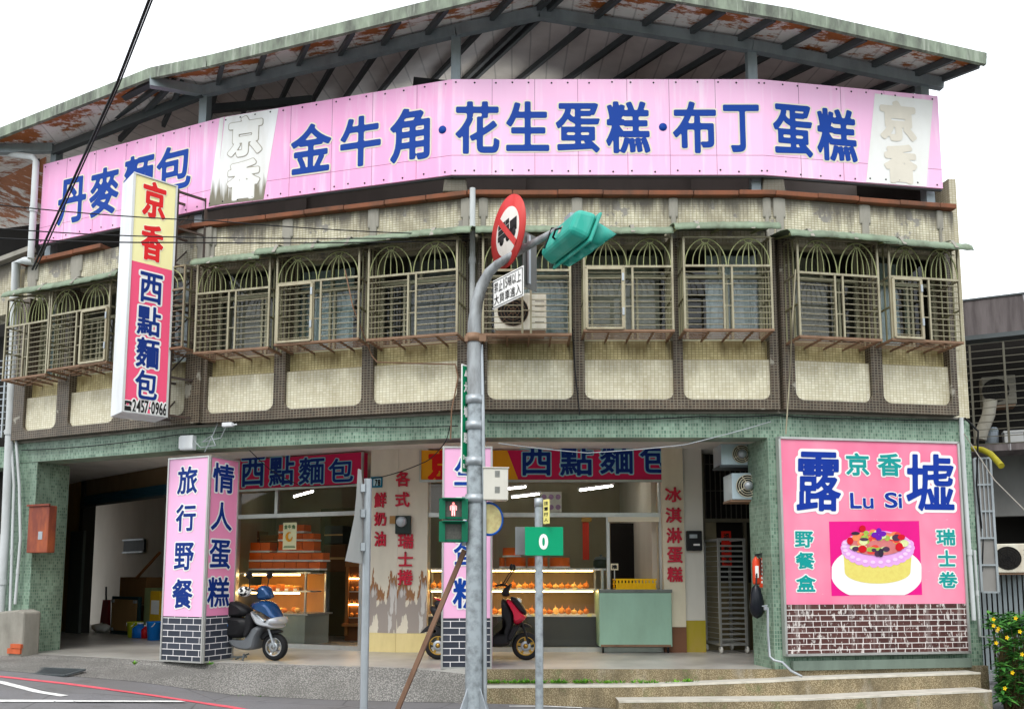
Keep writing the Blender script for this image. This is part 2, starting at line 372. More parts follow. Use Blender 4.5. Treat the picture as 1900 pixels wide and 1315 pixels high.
_c = t.mix(t.ramp(_v.outputs['Distance'], .15, .6), lin(158,154,148), lin(98,96,92)); _c = t.mix(t.math('MULTIPLY', t.ramp(t.noise(1.3), .42, .7), .55), _c, lin(84,82,76))
t.bump(t.math('SUBTRACT', 1, _v.outputs['Distance']), .6, .006); M['pebble'] = t.fin(_c, .8)
t = NT('tan_washed_step'); _v = t.n('TexVoronoi'); _v.inputs['Scale'].default_value = 70; t.l(t.obj(), _v.inputs['Vector'])
_c = t.mix(t.ramp(_v.outputs['Distance'], .15, .6), lin(196,180,146), lin(126,110,80)); _c = t.mix(t.math('MULTIPLY', t.ramp(t.noise(1.6, (1, 1, .5), det=6, rough=.7), .40, .62), .8), _c, lin(92,82,62)); _c = t.mix(t.math('MULTIPLY', t.ramp(t.noise(4, det=6, rough=.7), .56, .7), .7), _c, lin(92,104,60)); _c = t.mix(t.math('MULTIPLY', t.ramp(t.noise(2.6, (1, 1, .3), det=5), .58, .72), .6), _c, lin(170,164,152))
t.bump(_v.outputs['Distance'], .5, .005); M['step'] = t.fin(_c, .85)
t = NT('worn_terrazzo'); _c = t.mix(t.noise(90, det=2), lin(152,149,143), lin(200,197,190)); _c = t.mix(t.math('MULTIPLY', t.ramp(t.noise(1.1), .4, .66), .55), _c, lin(112,108,102))
M['terrazzo'] = t.fin(_c, .38)
M['tread'] = plain('grey_tread', lin(186,182,172), .85, 0, .4, 5, lin(120,116,104), .3, streak=False)
xs = sorted(set([-80, -30]+[round(q, 4) for q in _gx]+[12, 30, 80]))
mb = MB(); ys = [-80, -20, 0, 4, 8, 30, 250]
mb.add([(x, y, gz(x)) for y in ys for x in xs], [(j*len(xs)+i, j*len(xs)+i+1, (j+1)*len(xs)+i+1, (j+1)*len(xs)+i) for j in range(len(ys)-1) for i in range(len(xs)-1)], 0, True)
struct(mb.build('road', M['asphalt']))
t = NT('wooded_hill'); M['hill'] = t.fin(t.mix(t.ramp(t.noise(.35, det=6), .35, .65), lin(36,58,30), lin(80,104,60)), .9)
mb = MB(); N_ = 40; hv = []
for j, (yy, hh) in enumerate(((-26, 0), (-32, 7), (-42, 13), (-60, 19), (-90, 22))):
    hv += [(-110+220*i/N_, yy+3*math.sin(i*.9+j), -.6+hh*(.75+.3*math.sin(i*.55+.4*j)+.1*math.sin(i*2.3))) for i in range(N_+1)]
mb.add(hv, [(j*(N_+1)+i, (j+1)*(N_+1)+i, (j+1)*(N_+1)+i+1, j*(N_+1)+i+1) for j in range(4) for i in range(N_)], 0, True); struct(mb.build('hill', M['hill']))
def fl(F, u, v): p = F.pt(u, 0, v); return (p[0], p[1])
edge = [fl(FA, -.15, .02), fl(FB, 0, .02), fl(FC, 0, .02), fl(FC, LC, .02)]
right = [fl(FD, LD+.1, .02)]
mb = MB(); mb.slab(edge+right+[(7.2, 22), (-14, 22)], -.75, 0.)
struct(mb.build('arcade_floor', M['terrazzo']))
lowp = [tuple(p) for p in LOWP]
topx = [(-150, FA, -3.5), (0, FA, -.1), (250, FA, 2.6), (430, FB, .85), (600, FB, 2.2), (740, FB, 3.2), (905, FC, .27)]
topp = [(*fl(F, u, .03), -.003) for _, F, u in topx]
mb = MB(); mid = [tuple(np.array(a)*.22+np.array(b)*.78+np.array([0, 0, -.005])) for a, b in zip(lowp, topp)]
n = len(lowp); mb.add([*map(tuple, lowp), *mid, *topp], [(i, i+1, n+i+1, n+i) for i in range(n-1)]+[(n+i, n+i+1, 2*n+i+1, 2*n+i) for i in range(n-1)], 0, False)
mb.poly([tuple(lowp[-1]), (lowp[-1][0], lowp[-1][1], -.9), (topp[-1][0], topp[-1][1], -.9), topp[-1], mid[-1]])
struct(mb.build('pavement_ramp', M['pebble']))
def step(pix, z, backv):
    P = [atz(x, y, z) for x, y in pix]; b = [fl(FD, LD+.4, backv), fl(FC, LC, backv), fl(FC, .25 if pix[0][0] < 1000 else 1.9, backv)]
    mb = MB().slab([(p[0], p[1]) for p in P]+b, -.9, z)
    mb.m = [1 if f == 1 else 0 for f in range(len(mb.f))]; o = mb.build('step', [M['step'], M['tread']]); struct(o)
    return P
e1 = [(900, 1239), (1200, 1238), (1425, 1233), (1490, 1229), (1792, 1226)]
struct(MB().slab([fl(FC, .25, .05), fl(FC, LC, .05), fl(FD, LD+.12, .05), fl(FD, LD+.12, -.02), fl(FC, LC, -.02), fl(FC, .25, -.02)], -.6, .003).build('step', M['step']))
def step_run(pts, v):
    top = []; n_ = len(pts)
    for F, x, y in pts: u, z = F.uz(x, y, v); top.append((F.pt(u, z, v), F.pt(u, z, -.04)))
    f = [tuple(a) for a, b in top]; b_ = [tuple(b) for a, b in top]; g = [(p[0], p[1], -.95) for p in f]; h = [(p[0], p[1], -.95) for p in b_]
    mb = MB().add(f+b_+g+h, [(i, i+1, n_+i+1, n_+i) for i in range(n_-1)], 1)
    B = mb.f; 
    for i in range(n_-1): mb.f.append([2*n_+i, 2*n_+i+1, i+1, i]); mb.m.append(0); mb.s.append(False)
    for q in ([0, n_, 3*n_, 2*n_], [2*n_-1, n_-1, 3*n_-1, 4*n_-1]): mb.f.append(q); mb.m.append(0); mb.s.append(False)
    struct(mb.build('step', [M['step'], M['tread']])); nz_ = MB()
    for a, b in zip(f[:-1], f[1:]): nz_.bar((a[0], a[1]+.012, a[2]-.007), (b[0], b[1]+.012, b[2]-.007), .03, .024)
    struct(nz_.build('step_nosing', plain('worn_nosing', lin(206,200,186), .85, 0, .5, 6, lin(130,120,98))))
    return f
P2_ = step_run([(FC, 900, 1273), (FC, 1200, 1271), (FC, 1435, 1262), (FD, 1500, 1258), (FD, 1819, 1247)], .32)
P3_ = step_run([(FC, 1148, 1300), (FC, 1435, 1297), (FD, 1500, 1296), (FD, 1840, 1280)], .64)
ZS2 = P2_[1][2]
# low kerb strip where the ramp meets the road, painted lines, drain grate
def strip_on_road(name, pix, wd, mat, dz=.006, zf=None):
    mb = MB(); pts = []; pix = [(a[0]+(b[0]-a[0])*k/10, a[1]+(b[1]-a[1])*k/10) for a, b in zip(pix[:-1], pix[1:]) for k in range(10)]+[pix[-1]]
    for x, y in pix:
        z = -.3
        for _ in range(12): p = atz(x, y, z); z = gz(p[0])+dz
        pts.append(Vector(p))
    for a, b in zip(pts[:-1], pts[1:]):
        d = (b-a); nrm = Vector((-d.y, d.x, 0)).normalized()*wd/2
        mb.poly([a-nrm, b-nrm, b+nrm, a+nrm])
    return struct(mb.build(name, mat))
red = plain('red_road_paint', lin(222,92,104), .8, 0, .6, 12, lin(110,90,90), streak=False); wht = plain('white_road_paint', lin(226,226,222), .8, 0, .6, 12, lin(120,118,116), streak=False)
strip_on_road('road_marking', [(-120, 1243), (0, 1254), (130, 1268), (270, 1287), (430, 1311), (560, 1335)], .10, red)
strip_on_road('road_marking', [(-150, 1297), (0, 1299), (340, 1300)], .16, wht, .008)
strip_on_road('road_marking', [(-100, 1250), (0, 1264), (70, 1282), (120, 1290)], .1, wht, .007)
strip_on_road('road_marking', [(945, 1309), (1010, 1309), (1080, 1312)], .06, wht, .007)
def surf_z(px, py):
    return atz(px, py, -.06)
mb = MB(); c = None
for z_ in np.arange(.1, -.5, -.002):
    q = atz(100, 1247, z_); d_ = FA.loc(q)
    _f = np.interp(q[0], [p[0] for p in LOWP], [p[2] for p in LOWP])
    if z_ <= _f*max(0, min(1, -d_[1]/1.2))*1.0+.004: c = q; break
GZ = float(c[2])+.012
g = thing('drain_grate', 'dark slotted iron drain grate set in the pavement before the garage', 'drain', Facet(c[:2], -17), (0, 0, GZ))
g.rotation_euler[0] = R(7)
mb.bar((-.36, -.16, GZ), (.36, -.16, GZ), .04, .02); mb.bar((-.36, .16, GZ), (.36, .16, GZ), .04, .02)
mb.bar((-.36, -.16, GZ), (-.36, .16, GZ), .04, .02); mb.bar((.36, -.16, GZ), (.36, .16, GZ), .04, .02)
mb.build('frame', M['steel_dark'], g)
mb = MB()
for i in range(22): x = -.33+i*.0315; mb.bar((x, -.15, GZ+.001), (x, .15, GZ+.001), .014, .016)
mb.build('grating', M['steel_dark'], g)

# ------------------------------------------------------------------ the building
bld = thing('bakery_building', 'two storey corner bakery with cream, brown and green mosaic tiles', 'building')
def part(mb, name, mat, F, bevel=0): return mb.build(name, mat, bld, F, None, bevel)
def us(F, pairs, y=690, v=.15): return [(F.u(a, y, v), F.u(b, y, v)) for a, b in pairs]
PIL = {'A': (FA, LA, us(FA, [(28, 48), (108, 130), (214, 236), (344, 372)])),
       'B': (FB, LB, us(FB, [(362, 384), (508, 529), (671, 692), (848, 868)])),
       'C': (FC, LC, us(FC, [(886, 904), (1064, 1085), (1250, 1268), (1430, 1446)])),
       'D': (FD, LD, us(FD, [(1453, 1476), (1617, 1638), (1764, 1776)]))}
curt_cols = [lin(206,216,214), lin(176,172,156), lin(220,226,228), lin(150,144,130), lin(196,210,210), lin(136,136,134)]
WINZ0, WINZ1 = 4.37, 5.74
wn = 0
for key, (F, L, pil) in PIL.items():
    b = pil
    # beam over the arcade, slab edge
    part(MB().box(-.02 if key != 'A' else -.2, L+.02 if key != 'D' else L, 0, .35, 3.05, 3.37), 'beam', M['green_tile'], F)
    part(MB().box(-.02 if key != 'A' else -.2, L+.01, -.03, .3, 3.372, 3.40), 'ledge', M['cement'], F)
    mb = MB(); mb.box(b[0][0], b[-1][1], -.15, .1, 3.402, 3.54)
    for i, (a0, a1) in enumerate(b): mb.box(a0, a1, -.15, .1, 3.542, 5.76)
    for (a0, a1), (c0, c1) in zip(b[:-1], b[1:]):                     # rounded lower corners of the bays
        r = .11
        for sx, x in ((1, a1), (-1, c0)):
            pts = [(x, 3.542)]+[(x+sx*(r-r*math.sin(q)), 3.542+r-r*math.cos(q)) for q in [k*math.pi/12 for k in range(7)]]
            mb.prism(pts, -.148, .08)
    part(mb, 'brown_frame', M['brown_tile'], F, .006)
    lo = MB(); st = MB(); fr = MB(); gl = MB()
    for (a0, a1), (c0, c1) in zip(b[:-1], b[1:]):
        lo.box(a1-.01, c0+.01, -.10, .1, 3.535, 4.09)
        st.box(a1-.005, c0+.005, -.02, .1, 4.091, 4.37)
    part(lo, 'spandrel_panel', M['cream_tile'], F, .008); part(st, 'sill_strip', M['cream_dirty'], F)
    part(MB().box(-.01, L, -.005, .12, 3.402, 4.365).box(-.01, b[0][0]+.02, -.012, .12, 4.365, 5.75).box(b[-1][1]-.02, L, -.012, .12, 4.365, 5.75), 'wall', M['cream_tile'], F)
    part(MB().box(-.02, L, -.03, .2, 5.752, 6.385), 'parapet_wall', M['cream_top'], F)
    for a0, a1 in b: part(MB().box(a0+.03, a1-.03, -.06, .1, 5.78, 6.385).box(a0+.0, a1-.0, -.055, .1, 6.10, 6.384), 'pilaster_top', M['cement'], F, .02)
    mb = MB(); x = -.02
    while x < L-.01:                                                  # coping tiles
        x2 = min(x+.62, L); dz = random.uniform(-.006, .006)
        if not (key == 'A' and 1.5 < x < 2.0): mb.box(x+.004, x2-.004, -.12, .25, 6.39+dz, 6.46+dz)
        x = x2
    part(mb, 'coping', M['coping'], F, .01)
    # windows: frame, glass, curtains, dark room
    part(MB().box(-.05, L+.05, 1.3, 1.35, 3.4, 6.3).box(-.05, L+.05, .2, 1.3, 4.2, 4.25).box(-.05, L+.05, .2, 1.3, 5.9, 5.95), 'room', M['room'], F)
    for k, ((a0, a1), (c0, c1)) in enumerate(zip(b[:-1], b[1:])):
        fr = MB(); x0, x1 = a1, c0; y0, y1 = .06, .12; zt = 5.30
        for zz in (WINZ0+.02, zt, WINZ1-.02): fr.box(x0, x1, y0, y1, zz-.025, zz+.025)
        m_ = (x0+x1)/2
        for xx in (x0+.025, x1-.025): fr.box(xx-.025, xx+.025, y0-.002, y1, WINZ0, WINZ1)
        fr.box(m_-.02, m_+.02, y0-.002, y1, zt, WINZ1)
        ofs = random.choice([-.18, .0, .2, .1])*(x1-x0)
        for xx in (m_+ofs-.03, m_+ofs+.04, x0+.10+.1*random.random()): fr.box(xx-.016, xx+.016, y0+.01, y1+.01, WINZ0, zt)
        wo_ = fr.build('window', plain('window_frame', lin(164,160,132), .45, .2, .5, 4, lin(110,102,70)), bld, F)
        MB().poly([(x0, .09, WINZ0), (x1, .09, WINZ0), (x1, .09, WINZ1), (x0, .09, WINZ1)]).build('pane', M['glass'], wo_)
        cu = MB(); cw = random.uniform(.5, .92)*(x1-x0); cx0 = x0 if random.random() < .5 else x1-cw
        N = 26; pts = []
        for i in range(N+1): pts.append((cx0+cw*i/N, .20+.014*math.sin(i*1.7+k)+.006*math.sin(i*4.1)))
        cu.add([(px, py, WINZ0) for px, py in pts]+[(px, py+.02, 5.66) for px, py in pts], [(i, i+1, N+2+i, N+1+i) for i in range(N)], 0, True)
        cc = curt_cols[wn % len(curt_cols)]; wn += 1
        cu.build('curtain', plain('curtain_%d' % (wn % 6), cc, .9, 0, .2, 3), wo_)
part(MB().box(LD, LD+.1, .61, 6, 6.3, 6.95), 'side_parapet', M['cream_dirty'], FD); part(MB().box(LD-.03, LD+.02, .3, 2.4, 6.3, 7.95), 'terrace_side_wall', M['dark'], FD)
# right end: fin wall, return, ground storey wall behind the cake sign
part(MB().box(LD-.01, LD+.10, .0, .6, 3.4, 6.9), 'end_fin', M['cream_tile'], FD)
part(MB().box(LD+.0, LD+.1, .15, 6, -.02, 3.4), 'side_wall', M['cement'], FD)
part(MB().box(LD+.0, LD+.1, .61, 6, 3.4, 6.4), 'side_wall_upper', M['cream_dirty'], FD)
part(MB().box(-.2, LD-.002, .012, .62, -.02, 3.048).box(LD-.002, LD+.1, .012, .15, -.02, 3.37), 'ground_wall', M['green_tile'], FD)
# left end pillar
part(MB().box(-.2, .52, .01, .6, -.3, 3.048), 'corner_pillar', M['green_tile'], FA)
part(MB().box(-.2, -.02, .02, .35, 3.402, 6.38), 'end_wall', M['cream_dirty'], FA)
# arcade ceiling, dropped fascia behind the beam
mb = MB().slab([fl(FA, -.2, -.3), fl(FB, 0, -.3), fl(FC, 0, -.3), fl(FC, LC, -.3), fl(FD, LD, -.3), (7.2, 21), (-13.5, 21)], 3.28, 3.33)
mb.build('arcade_ceiling', M['plaster'], bld)
# terrace: dark back wall, slab, parapet blocks carrying the posts
mb = MB().slab([fl(FA, -.1, -.25), fl(FB, 0, -.25), fl(FC, 0, -.25), fl(FC, LC, -.25), fl(FD, LD, -.25), (7.2, 21), (-13.5, 21)], 6.2, 6.28)
mb.build('terrace_floor', M['white_wall'], bld)  # unseen floor, made white to bounce light up onto the soffit
mb = MB(); 
for F, L in ((FA, LA), (FB, LB), (FC, LC), (FD, LD)): mb.poly([tuple(F.pt(-.3, 6.28, -2.2)), tuple(F.pt(L+.3, 6.28, -2.2)), tuple(F.pt(L+.3, 9.3, -2.2)), tuple(F.pt(-.3, 9.3, -2.2))])
mb.build('terrace_back_wall', plain('terrace_wall_paint', lin(126,116,110), .9, 0, .4, 1.5), bld)
for F, x0, x1 in ((FC, 822, 868), (FC, 1412, 1455)):
    a, b_ = F.u(x0, 345), F.u(x1, 345)
    MB().prism([(a, 6.465), (b_, 6.465), (b_-.03, 6.74), (a+.03, 6.74)], -.06, .3).build('parapet_block', M['cream_top'], bld, F, None, .015)

# ------------------------------------------------------------------ rooftop canopy
VPD = ray(270, 717); VPD = VPD/np.linalg.norm(VPD)                    # common direction of the rafters, rising to the back
roof = thing('rooftop_canopy', 'sheet metal canopy with rusty soffit on grey steel posts over the terrace', 'canopy')
u_, z_ = FC.uz(1000, 17); PK = FC.pt(u_, z_)
bA = FA.pt(.46, 8.42); bAB = FB.pt(.01, 8.68); bBC = FC.pt(-.2, 8.93); bCD = FC.pt(3.98, 8.70); bD = FD.pt(2.41, 8.43)
bDE = FD.pt(FD.u(1760, 155), FD.z(1760, 155)+.0)
sD = (bD-bCD)/np.linalg.norm(bD-bCD); bDE = bD+sD*.28
beam_nodes = [bAB, bBC, PK, bCD, bD, bDE]
mb = MB()
for a, b in zip(beam_nodes[:-1], beam_nodes[1:]): mb.bar(a-np.array([0, 0, .07]), b-np.array([0, 0, .07]), .09, .16)
Q = atz(278, 148, 8.60); aEnd = atz(-40, 279, 8.35)
mb.bar(bAB-np.array([0, 0, .07]), Q-np.array([0, 0, .04]), .1, .14); mb.build('eave_beam', M['steel'], roof); mb = MB()
mb.bar(bA-np.array([0, 0, .02]), aEnd, .1, .14)
mb.build('eave_beam', M['steel'], roof)
mb = MB().bar(bAB-np.array([0, 0, .2])-VPD*-.5, bAB*.5+bBC*.5-np.array([0, 0, .35])+VPD*.9, .08, .12).bar(bA-np.array([0, 0, .07]), bAB-np.array([0, 0, .1]), .08, .14).bar(bBC+VPD*2-np.array([0,0,.12]), bD+VPD*2-np.array([0,0,.12]), .09, .15)
mb.build('inner_beam', M['steel_dark'], roof)
for F, u0, zt in ((FA, .46, 8.4), (FB, .01, 8.62), (FC, -.2, 8.86), (FC, 3.98, 8.62), (FD, 2.41, 8.36)):
    MB().box(u0-.065, u0+.065, .0, .13, 6.465, zt).build('post', M['steel'], roof, F)
def fasc(p, t): return p-VPD*t
SHEET = np.array([0, 0, .06])
fn = [(bAB, .95), (bBC, .92), (PK, .85), (bCD, .78), (bDE, .68)]
fpts = [fasc(p, t)+SHEET for p, t in fn]
Qs = Q+np.array([0, 0, .10]); fA = atz(-70, 281, 8.38)+SHEET
t = NT('canopy_soffit'); _at = t.n('Attribute'); _at.attribute_name = 'eave'
_base = t.mix(t.ramp(t.noise(2.2, (1, 1, 1)), .35, .75), lin(246,240,236), lin(224,218,214))
_bw = t.n('TexWave'); _bw.inputs['Scale'].default_value = 1.1; _bw.bands_direction = 'X'; _bw.inputs['Distortion'].default_value = .4; t.l(t.obj(), _bw.inputs['Vector'])
_base = t.mix(t.ramp(_bw.outputs['Fac'], .0, .03, (.35, .35, .35, 1), (0, 0, 0, 1)), _base, lin(90,86,86))
_rm = t.math('ADD', t.math('MULTIPLY', _at.outputs['Fac'], .42), t.noise(3.2, (.7, 1.6, 1), det=8, rough=.72))
_base = t.mix(t.ramp(_rm, .80, .86), _base, t.mix(t.noise(9), lin(190,110,48), lin(140,84,48)))
M['soffit'] = t.fin(_base, .6)
def soffit(quads, name):
    mb = MB(); ev = []
    for pts, e in quads: mb.poly([tuple(p) for p in pts]); ev += e
    o = mb.build(name, M['soffit'], roof); at = o.data.attributes.new('eave', 'FLOAT', 'POINT'); at.data.foreach_set('value', ev)
    return o
BACK = 6.5; quads = []
LIFT = np.array([0, 0, .10])
for (p, a), (q, b_) in zip(list(zip([x for x, _ in fn], fpts))[:-1], list(zip([x for x, _ in fn], fpts))[1:]):
    pi, qi = p+SHEET+VPD*.05, q+SHEET+VPD*.05
    quads += [((a, b_, qi, pi), [1, 1, .55, .55]), ((pi, qi, q+SHEET+VPD*1.2, p+SHEET+VPD*1.2), [.55, .55, .1, .1]), ((p+SHEET+VPD*1.2, q+SHEET+VPD*1.2, q+SHEET+VPD*BACK, p+SHEET+VPD*BACK), [.1, .1, 0, 0])]
p0 = bAB+SHEET
quads += [((Qs, fpts[0], p0+VPD*.05), [1, 1, .5]), ((fA, Qs, p0, bA+SHEET), [1, 1, .5, .6]), ((bA+SHEET, p0, p0+VPD*BACK, bA+SHEET+VPD*BACK), [.6, .5, 0, 0]),
          ((fA, bA+SHEET, bA+SHEET+VPD*BACK, fA+VPD*BACK), [1, .6, 0, .3])]
soffit(quads, 'soffit_sheet')
top = MB(); up = np.array([0, 0, .05])                                # upper skin so that the canopy is a real sheet
for pts, e in quads: top.poly([tuple(p+up) for p in pts][::-1])
top.build('roof_sheet', M['awning'], roof)
mb = MB(); line = [fA, Qs]+fpts
for a, b in zip(line[:-1], line[1:]): mb.bar(a+np.array([0, 0, -.01]), b+np.array([0, 0, -.01]), .05, .17)
e0, e1_ = fpts[-1], bDE+SHEET+VPD*BACK
mb.bar(e0-np.array([0, 0, .01]), e1_-np.array([0, 0, .01]), .05, .1)
t = NT('mossy_fascia'); _c = t.mix(t.ramp(t.noise(6, (1, 1, .3), det=6), .35, .65), lin(136,148,128), lin(84,88,78)); _c = t.mix(t.ramp(t.noise(14, (1, 1, .1)), .55, .8), _c, lin(176,182,168))
M['fascia'] = t.fin(_c, .7); mb.build('fascia', M['fascia'], roof)
def rafter(p, q, wd=.055, ht=.09): MB().bar(p, q, wd, ht).build('rafter', M['steel_dark'], roof)
def along(a, b, n0, n1, step):
    L = np.linalg.norm(b-a); k = n0
    while k < L-n1: yield a+(b-a)*k/L; k += step
DN = np.array([0, 0, -.0])
def tt_at(p):                                                         # overhang at a beam point
    k = [(q[0], tq) for q, tq in fn]; return float(np.interp(p[0], [a for a, _ in k], [b for _, b in k]))
for a, b, s0 in ((bAB, bBC, .25), (bBC, PK, .5), (PK, bCD, .12), (bCD, bD, .45)):
    for p in along(a, b, s0, .02, .68): rafter(p-VPD*(tt_at(p)-.04)+DN, p+VPD*6.2+DN)
rafter(bDE-sD*.02-VPD*.6, bDE-sD*.02+VPD*6.2)
for px, py in ((40, 268), (74, 263), (150, 262), (222, 259), (303, 232)):
    q = FA.pt(*FA.uz(px, py, -.3), -.3); rafter(Q+(bAB-Q)*(.05+.0018*px)+np.array([0, 0, .03]), q)

# ------------------------------------------------------------------ roof banners
def through(p, q):
    d = np.array(q)-np.array(p); f = Facet(p[:2], math.degrees(math.atan2(d[1], d[0]))); return f, float(np.hypot(d[0], d[1]))
q0, q1, q2 = FA.pt(.43, 0, .14), FB.pt(.47, 0, .14), FC.pt(-.235, 0, .14); q3, q4 = FC.pt(4.04, 0, .14), FD.pt(2.5, 0, .14)
(N1, l1), (N2, l2), (N3, l3), (N4, l4) = through(q0, q1), through(q1, q2), through(q2, q3), through(q3, q4)
def banner_mat(name, strong, pale, thr):
    t = NT(name); sx = t.n('SeparateXYZ'); t.l(t.obj(), sx.inputs[0])
    g = t.ramp(t.math('ADD', t.noise(.8, (1, 1, .3), det=5), t.math('MULTIPLY', t.noise(6, (1, 1, .05), det=3), .35)), thr+.16, thr+.40)
    c = t.mix(g, strong, pale)
    low = t.ramp(sx.outputs[2], 6.93, 6.95, (1, 1, 1, 1), (0, 0, 0, 1)); c = t.mix(t.math('MULTIPLY', low, .8), c, pale)
    st = t.ramp(t.noise(8, (1, 1, .07), det=5), .52, .74); c = t.mix(t.math('MULTIPLY', st, .6), c, lin(246,232,240)); gr = t.ramp(t.noise(5, (1, 1, .1), det=6, rough=.75), .62, .72); c = t.mix(t.math('MULTIPLY', gr, .3), c, lin(170,140,150))
    t.bump(t.noise(1.1, (1, 1, .6), det=2), .35, .08); cr = t.ramp(t.noise(5, (.25, 1, 6), det=6), .72, .74); c = t.mix(t.math('MULTIPLY', cr, .35), c, lin(190,150,170))
    return t.fin(c, .45)
M['banner_l'] = banner_mat('banner_pink', lin(222,106,178), lin(238,172,212), .38)
M['banner_r'] = banner_mat('banner_pale_pink', lin(234,152,200), lin(240,190,222), .44)
t = NT('faded_silver_panel'); _c = t.mix(t.ramp(t.noise(2, (1, 1, .2), det=5), .4, .7), lin(232,232,232), lin(206,204,196)); sx = t.n('SeparateXYZ'); t.l(t.obj(), sx.inputs[0])
_k = t.math('ADD', t.math('MULTIPLY', t.noise(11, (1, 1, .05), det=4), 1.5), t.math('MULTIPLY', sx.outputs[2], -1.05)); _c = t.mix(t.ramp(t.math('ADD', _k, 6.95), .32, .55), _c, lin(118,112,92)); M['silver'] = t.fin(_c, .5)
M['silver_clean'] = plain('aged_silver_panel', lin(226,226,222), .45, 0, .35, 2, lin(196,186,170))
ZB0, ZB1 = 6.665, 8.05
def banner(label, segs, matk):
    b = thing('banner_sign', label, 'banner', W)
    for F, L in segs:
        MB().box(0, L, 0, .03, ZB0, ZB1).build('panel', M[matk], b, F)
        rv = MB(); sm = MB(); x = .05
        while x < L: rv.lathe((x, 0, ZB1-.04-random.random()*.02), [(.014, -.004), (.0, -.012)], 'y', 6); rv.lathe((x, 0, ZB0+.04+random.random()*.03), [(.014, -.004), (.0, -.012)], 'y', 6); x += random.uniform(.2, .32)
        rv.build('rivet_row', M['blackplastic'], b, F)
        x = .55
        while x < L-.2: sm.box(x, x+.006, -.0015, 0, ZB0, ZB1); x += random.uniform(.58, .68)
        sm.box(0, L, -.0012, 0, 6.94, 6.946)
        sm.build('panel_seam', plain('seam_line', lin(150,104,130), .6, 0, .2, 5), b, F)
        fr = MB().box(-.01, L+.01, .031, .07, ZB0-.02, ZB0+.02).box(-.01, L+.01, .031, .07, ZB1-.02, ZB1+.015); fr.build('back_rail', M['steel_dark'], b, F)
    return b
BL = banner('long pink roof banner with blue lettering left of the seam, its left end bent back', [(N1, l1), (N2, l2)], 'banner_l')
BR = banner('pale pink roof banner with blue cake names right of the seam', [(N3, l3), (N4, l4)], 'banner_r')
letters(N1, 0, [('丹',108,331,160,414),('麥',167,312,221,400),('麵',230,288,285,378),('包',291,271,355,353)], BL, M['blue'], M['halo'], .024, .03, FF=N1)
letters(N2, 0, [('金',540,230,615,321),('牛',632,216,707,309),('角',724,201,798,300)], BL, M['blue'], M['halo'], .024, .03, FF=N2)
letters(N3, 0, [('花',845,189,927,286),('生',939,189,1019,281),('蛋',1031,192,1113,284),('糕',1124,189,1206,285),('布',1248,189,1329,285),('丁',1342,195,1409,283)], BR, M['blue'], M['halo'], .024, .03, FF=N3)
letters(N4, 0, [('蛋',1434,195,1507,291),('糕',1515,203,1589,300)], BR, M['blue'], M['halo'], .024, .03, FF=N4)
for F, b, x, y in ((N2, BL, 821, 241), (N3, BR, 1230, 236)):
    u_, z_ = F.uz(x, y); MB().lathe((u_, 0, z_), [(0, -.008), (.055, -.008), (.056, 0)], 'y', 18).build('dot', M['blue'], b, F)
def quad_on(F, pts, y, name, mat, parent, FF=None):
    return MB().poly([(F.uz(px, py)[0], y, min(max(F.uz(px, py)[1], ZB0+.005), ZB1-.005)) for px, py in pts]).build(name, mat, parent, FF)
quad_on(N2, [(418,214),(517,199),(489,371),(398,381)], -.0025, 'silver_band', M['silver'], BL, N2)
quad_on(N1, [(408,216),(416,214),(400,381),(387,384)], -.0025, 'silver_band', M['silver'], BL, N1)
letters(N2, 0, [('京',424,216,487,290),('香',422,297,482,371)], BL, M['silver_clean'], plain('grey_halo', lin(160,154,140), .5, 0, .2, 3), .045, .02, FF=N2, name='faded_lettering')
quad_on(N4, [(1623,174),(1731,187),(1719,349),(1607,340)], -.0025, 'silver_band', M['silver_clean'], BR, N4)
letters(N4, 0, [('京',1632,188,1699,263),('香',1640,268,1701,341)], BR, plain('faded_gold_ink', lin(214,207,192), .5, 0, .2, 3), None, .05, FF=N4, name='faded_lettering')

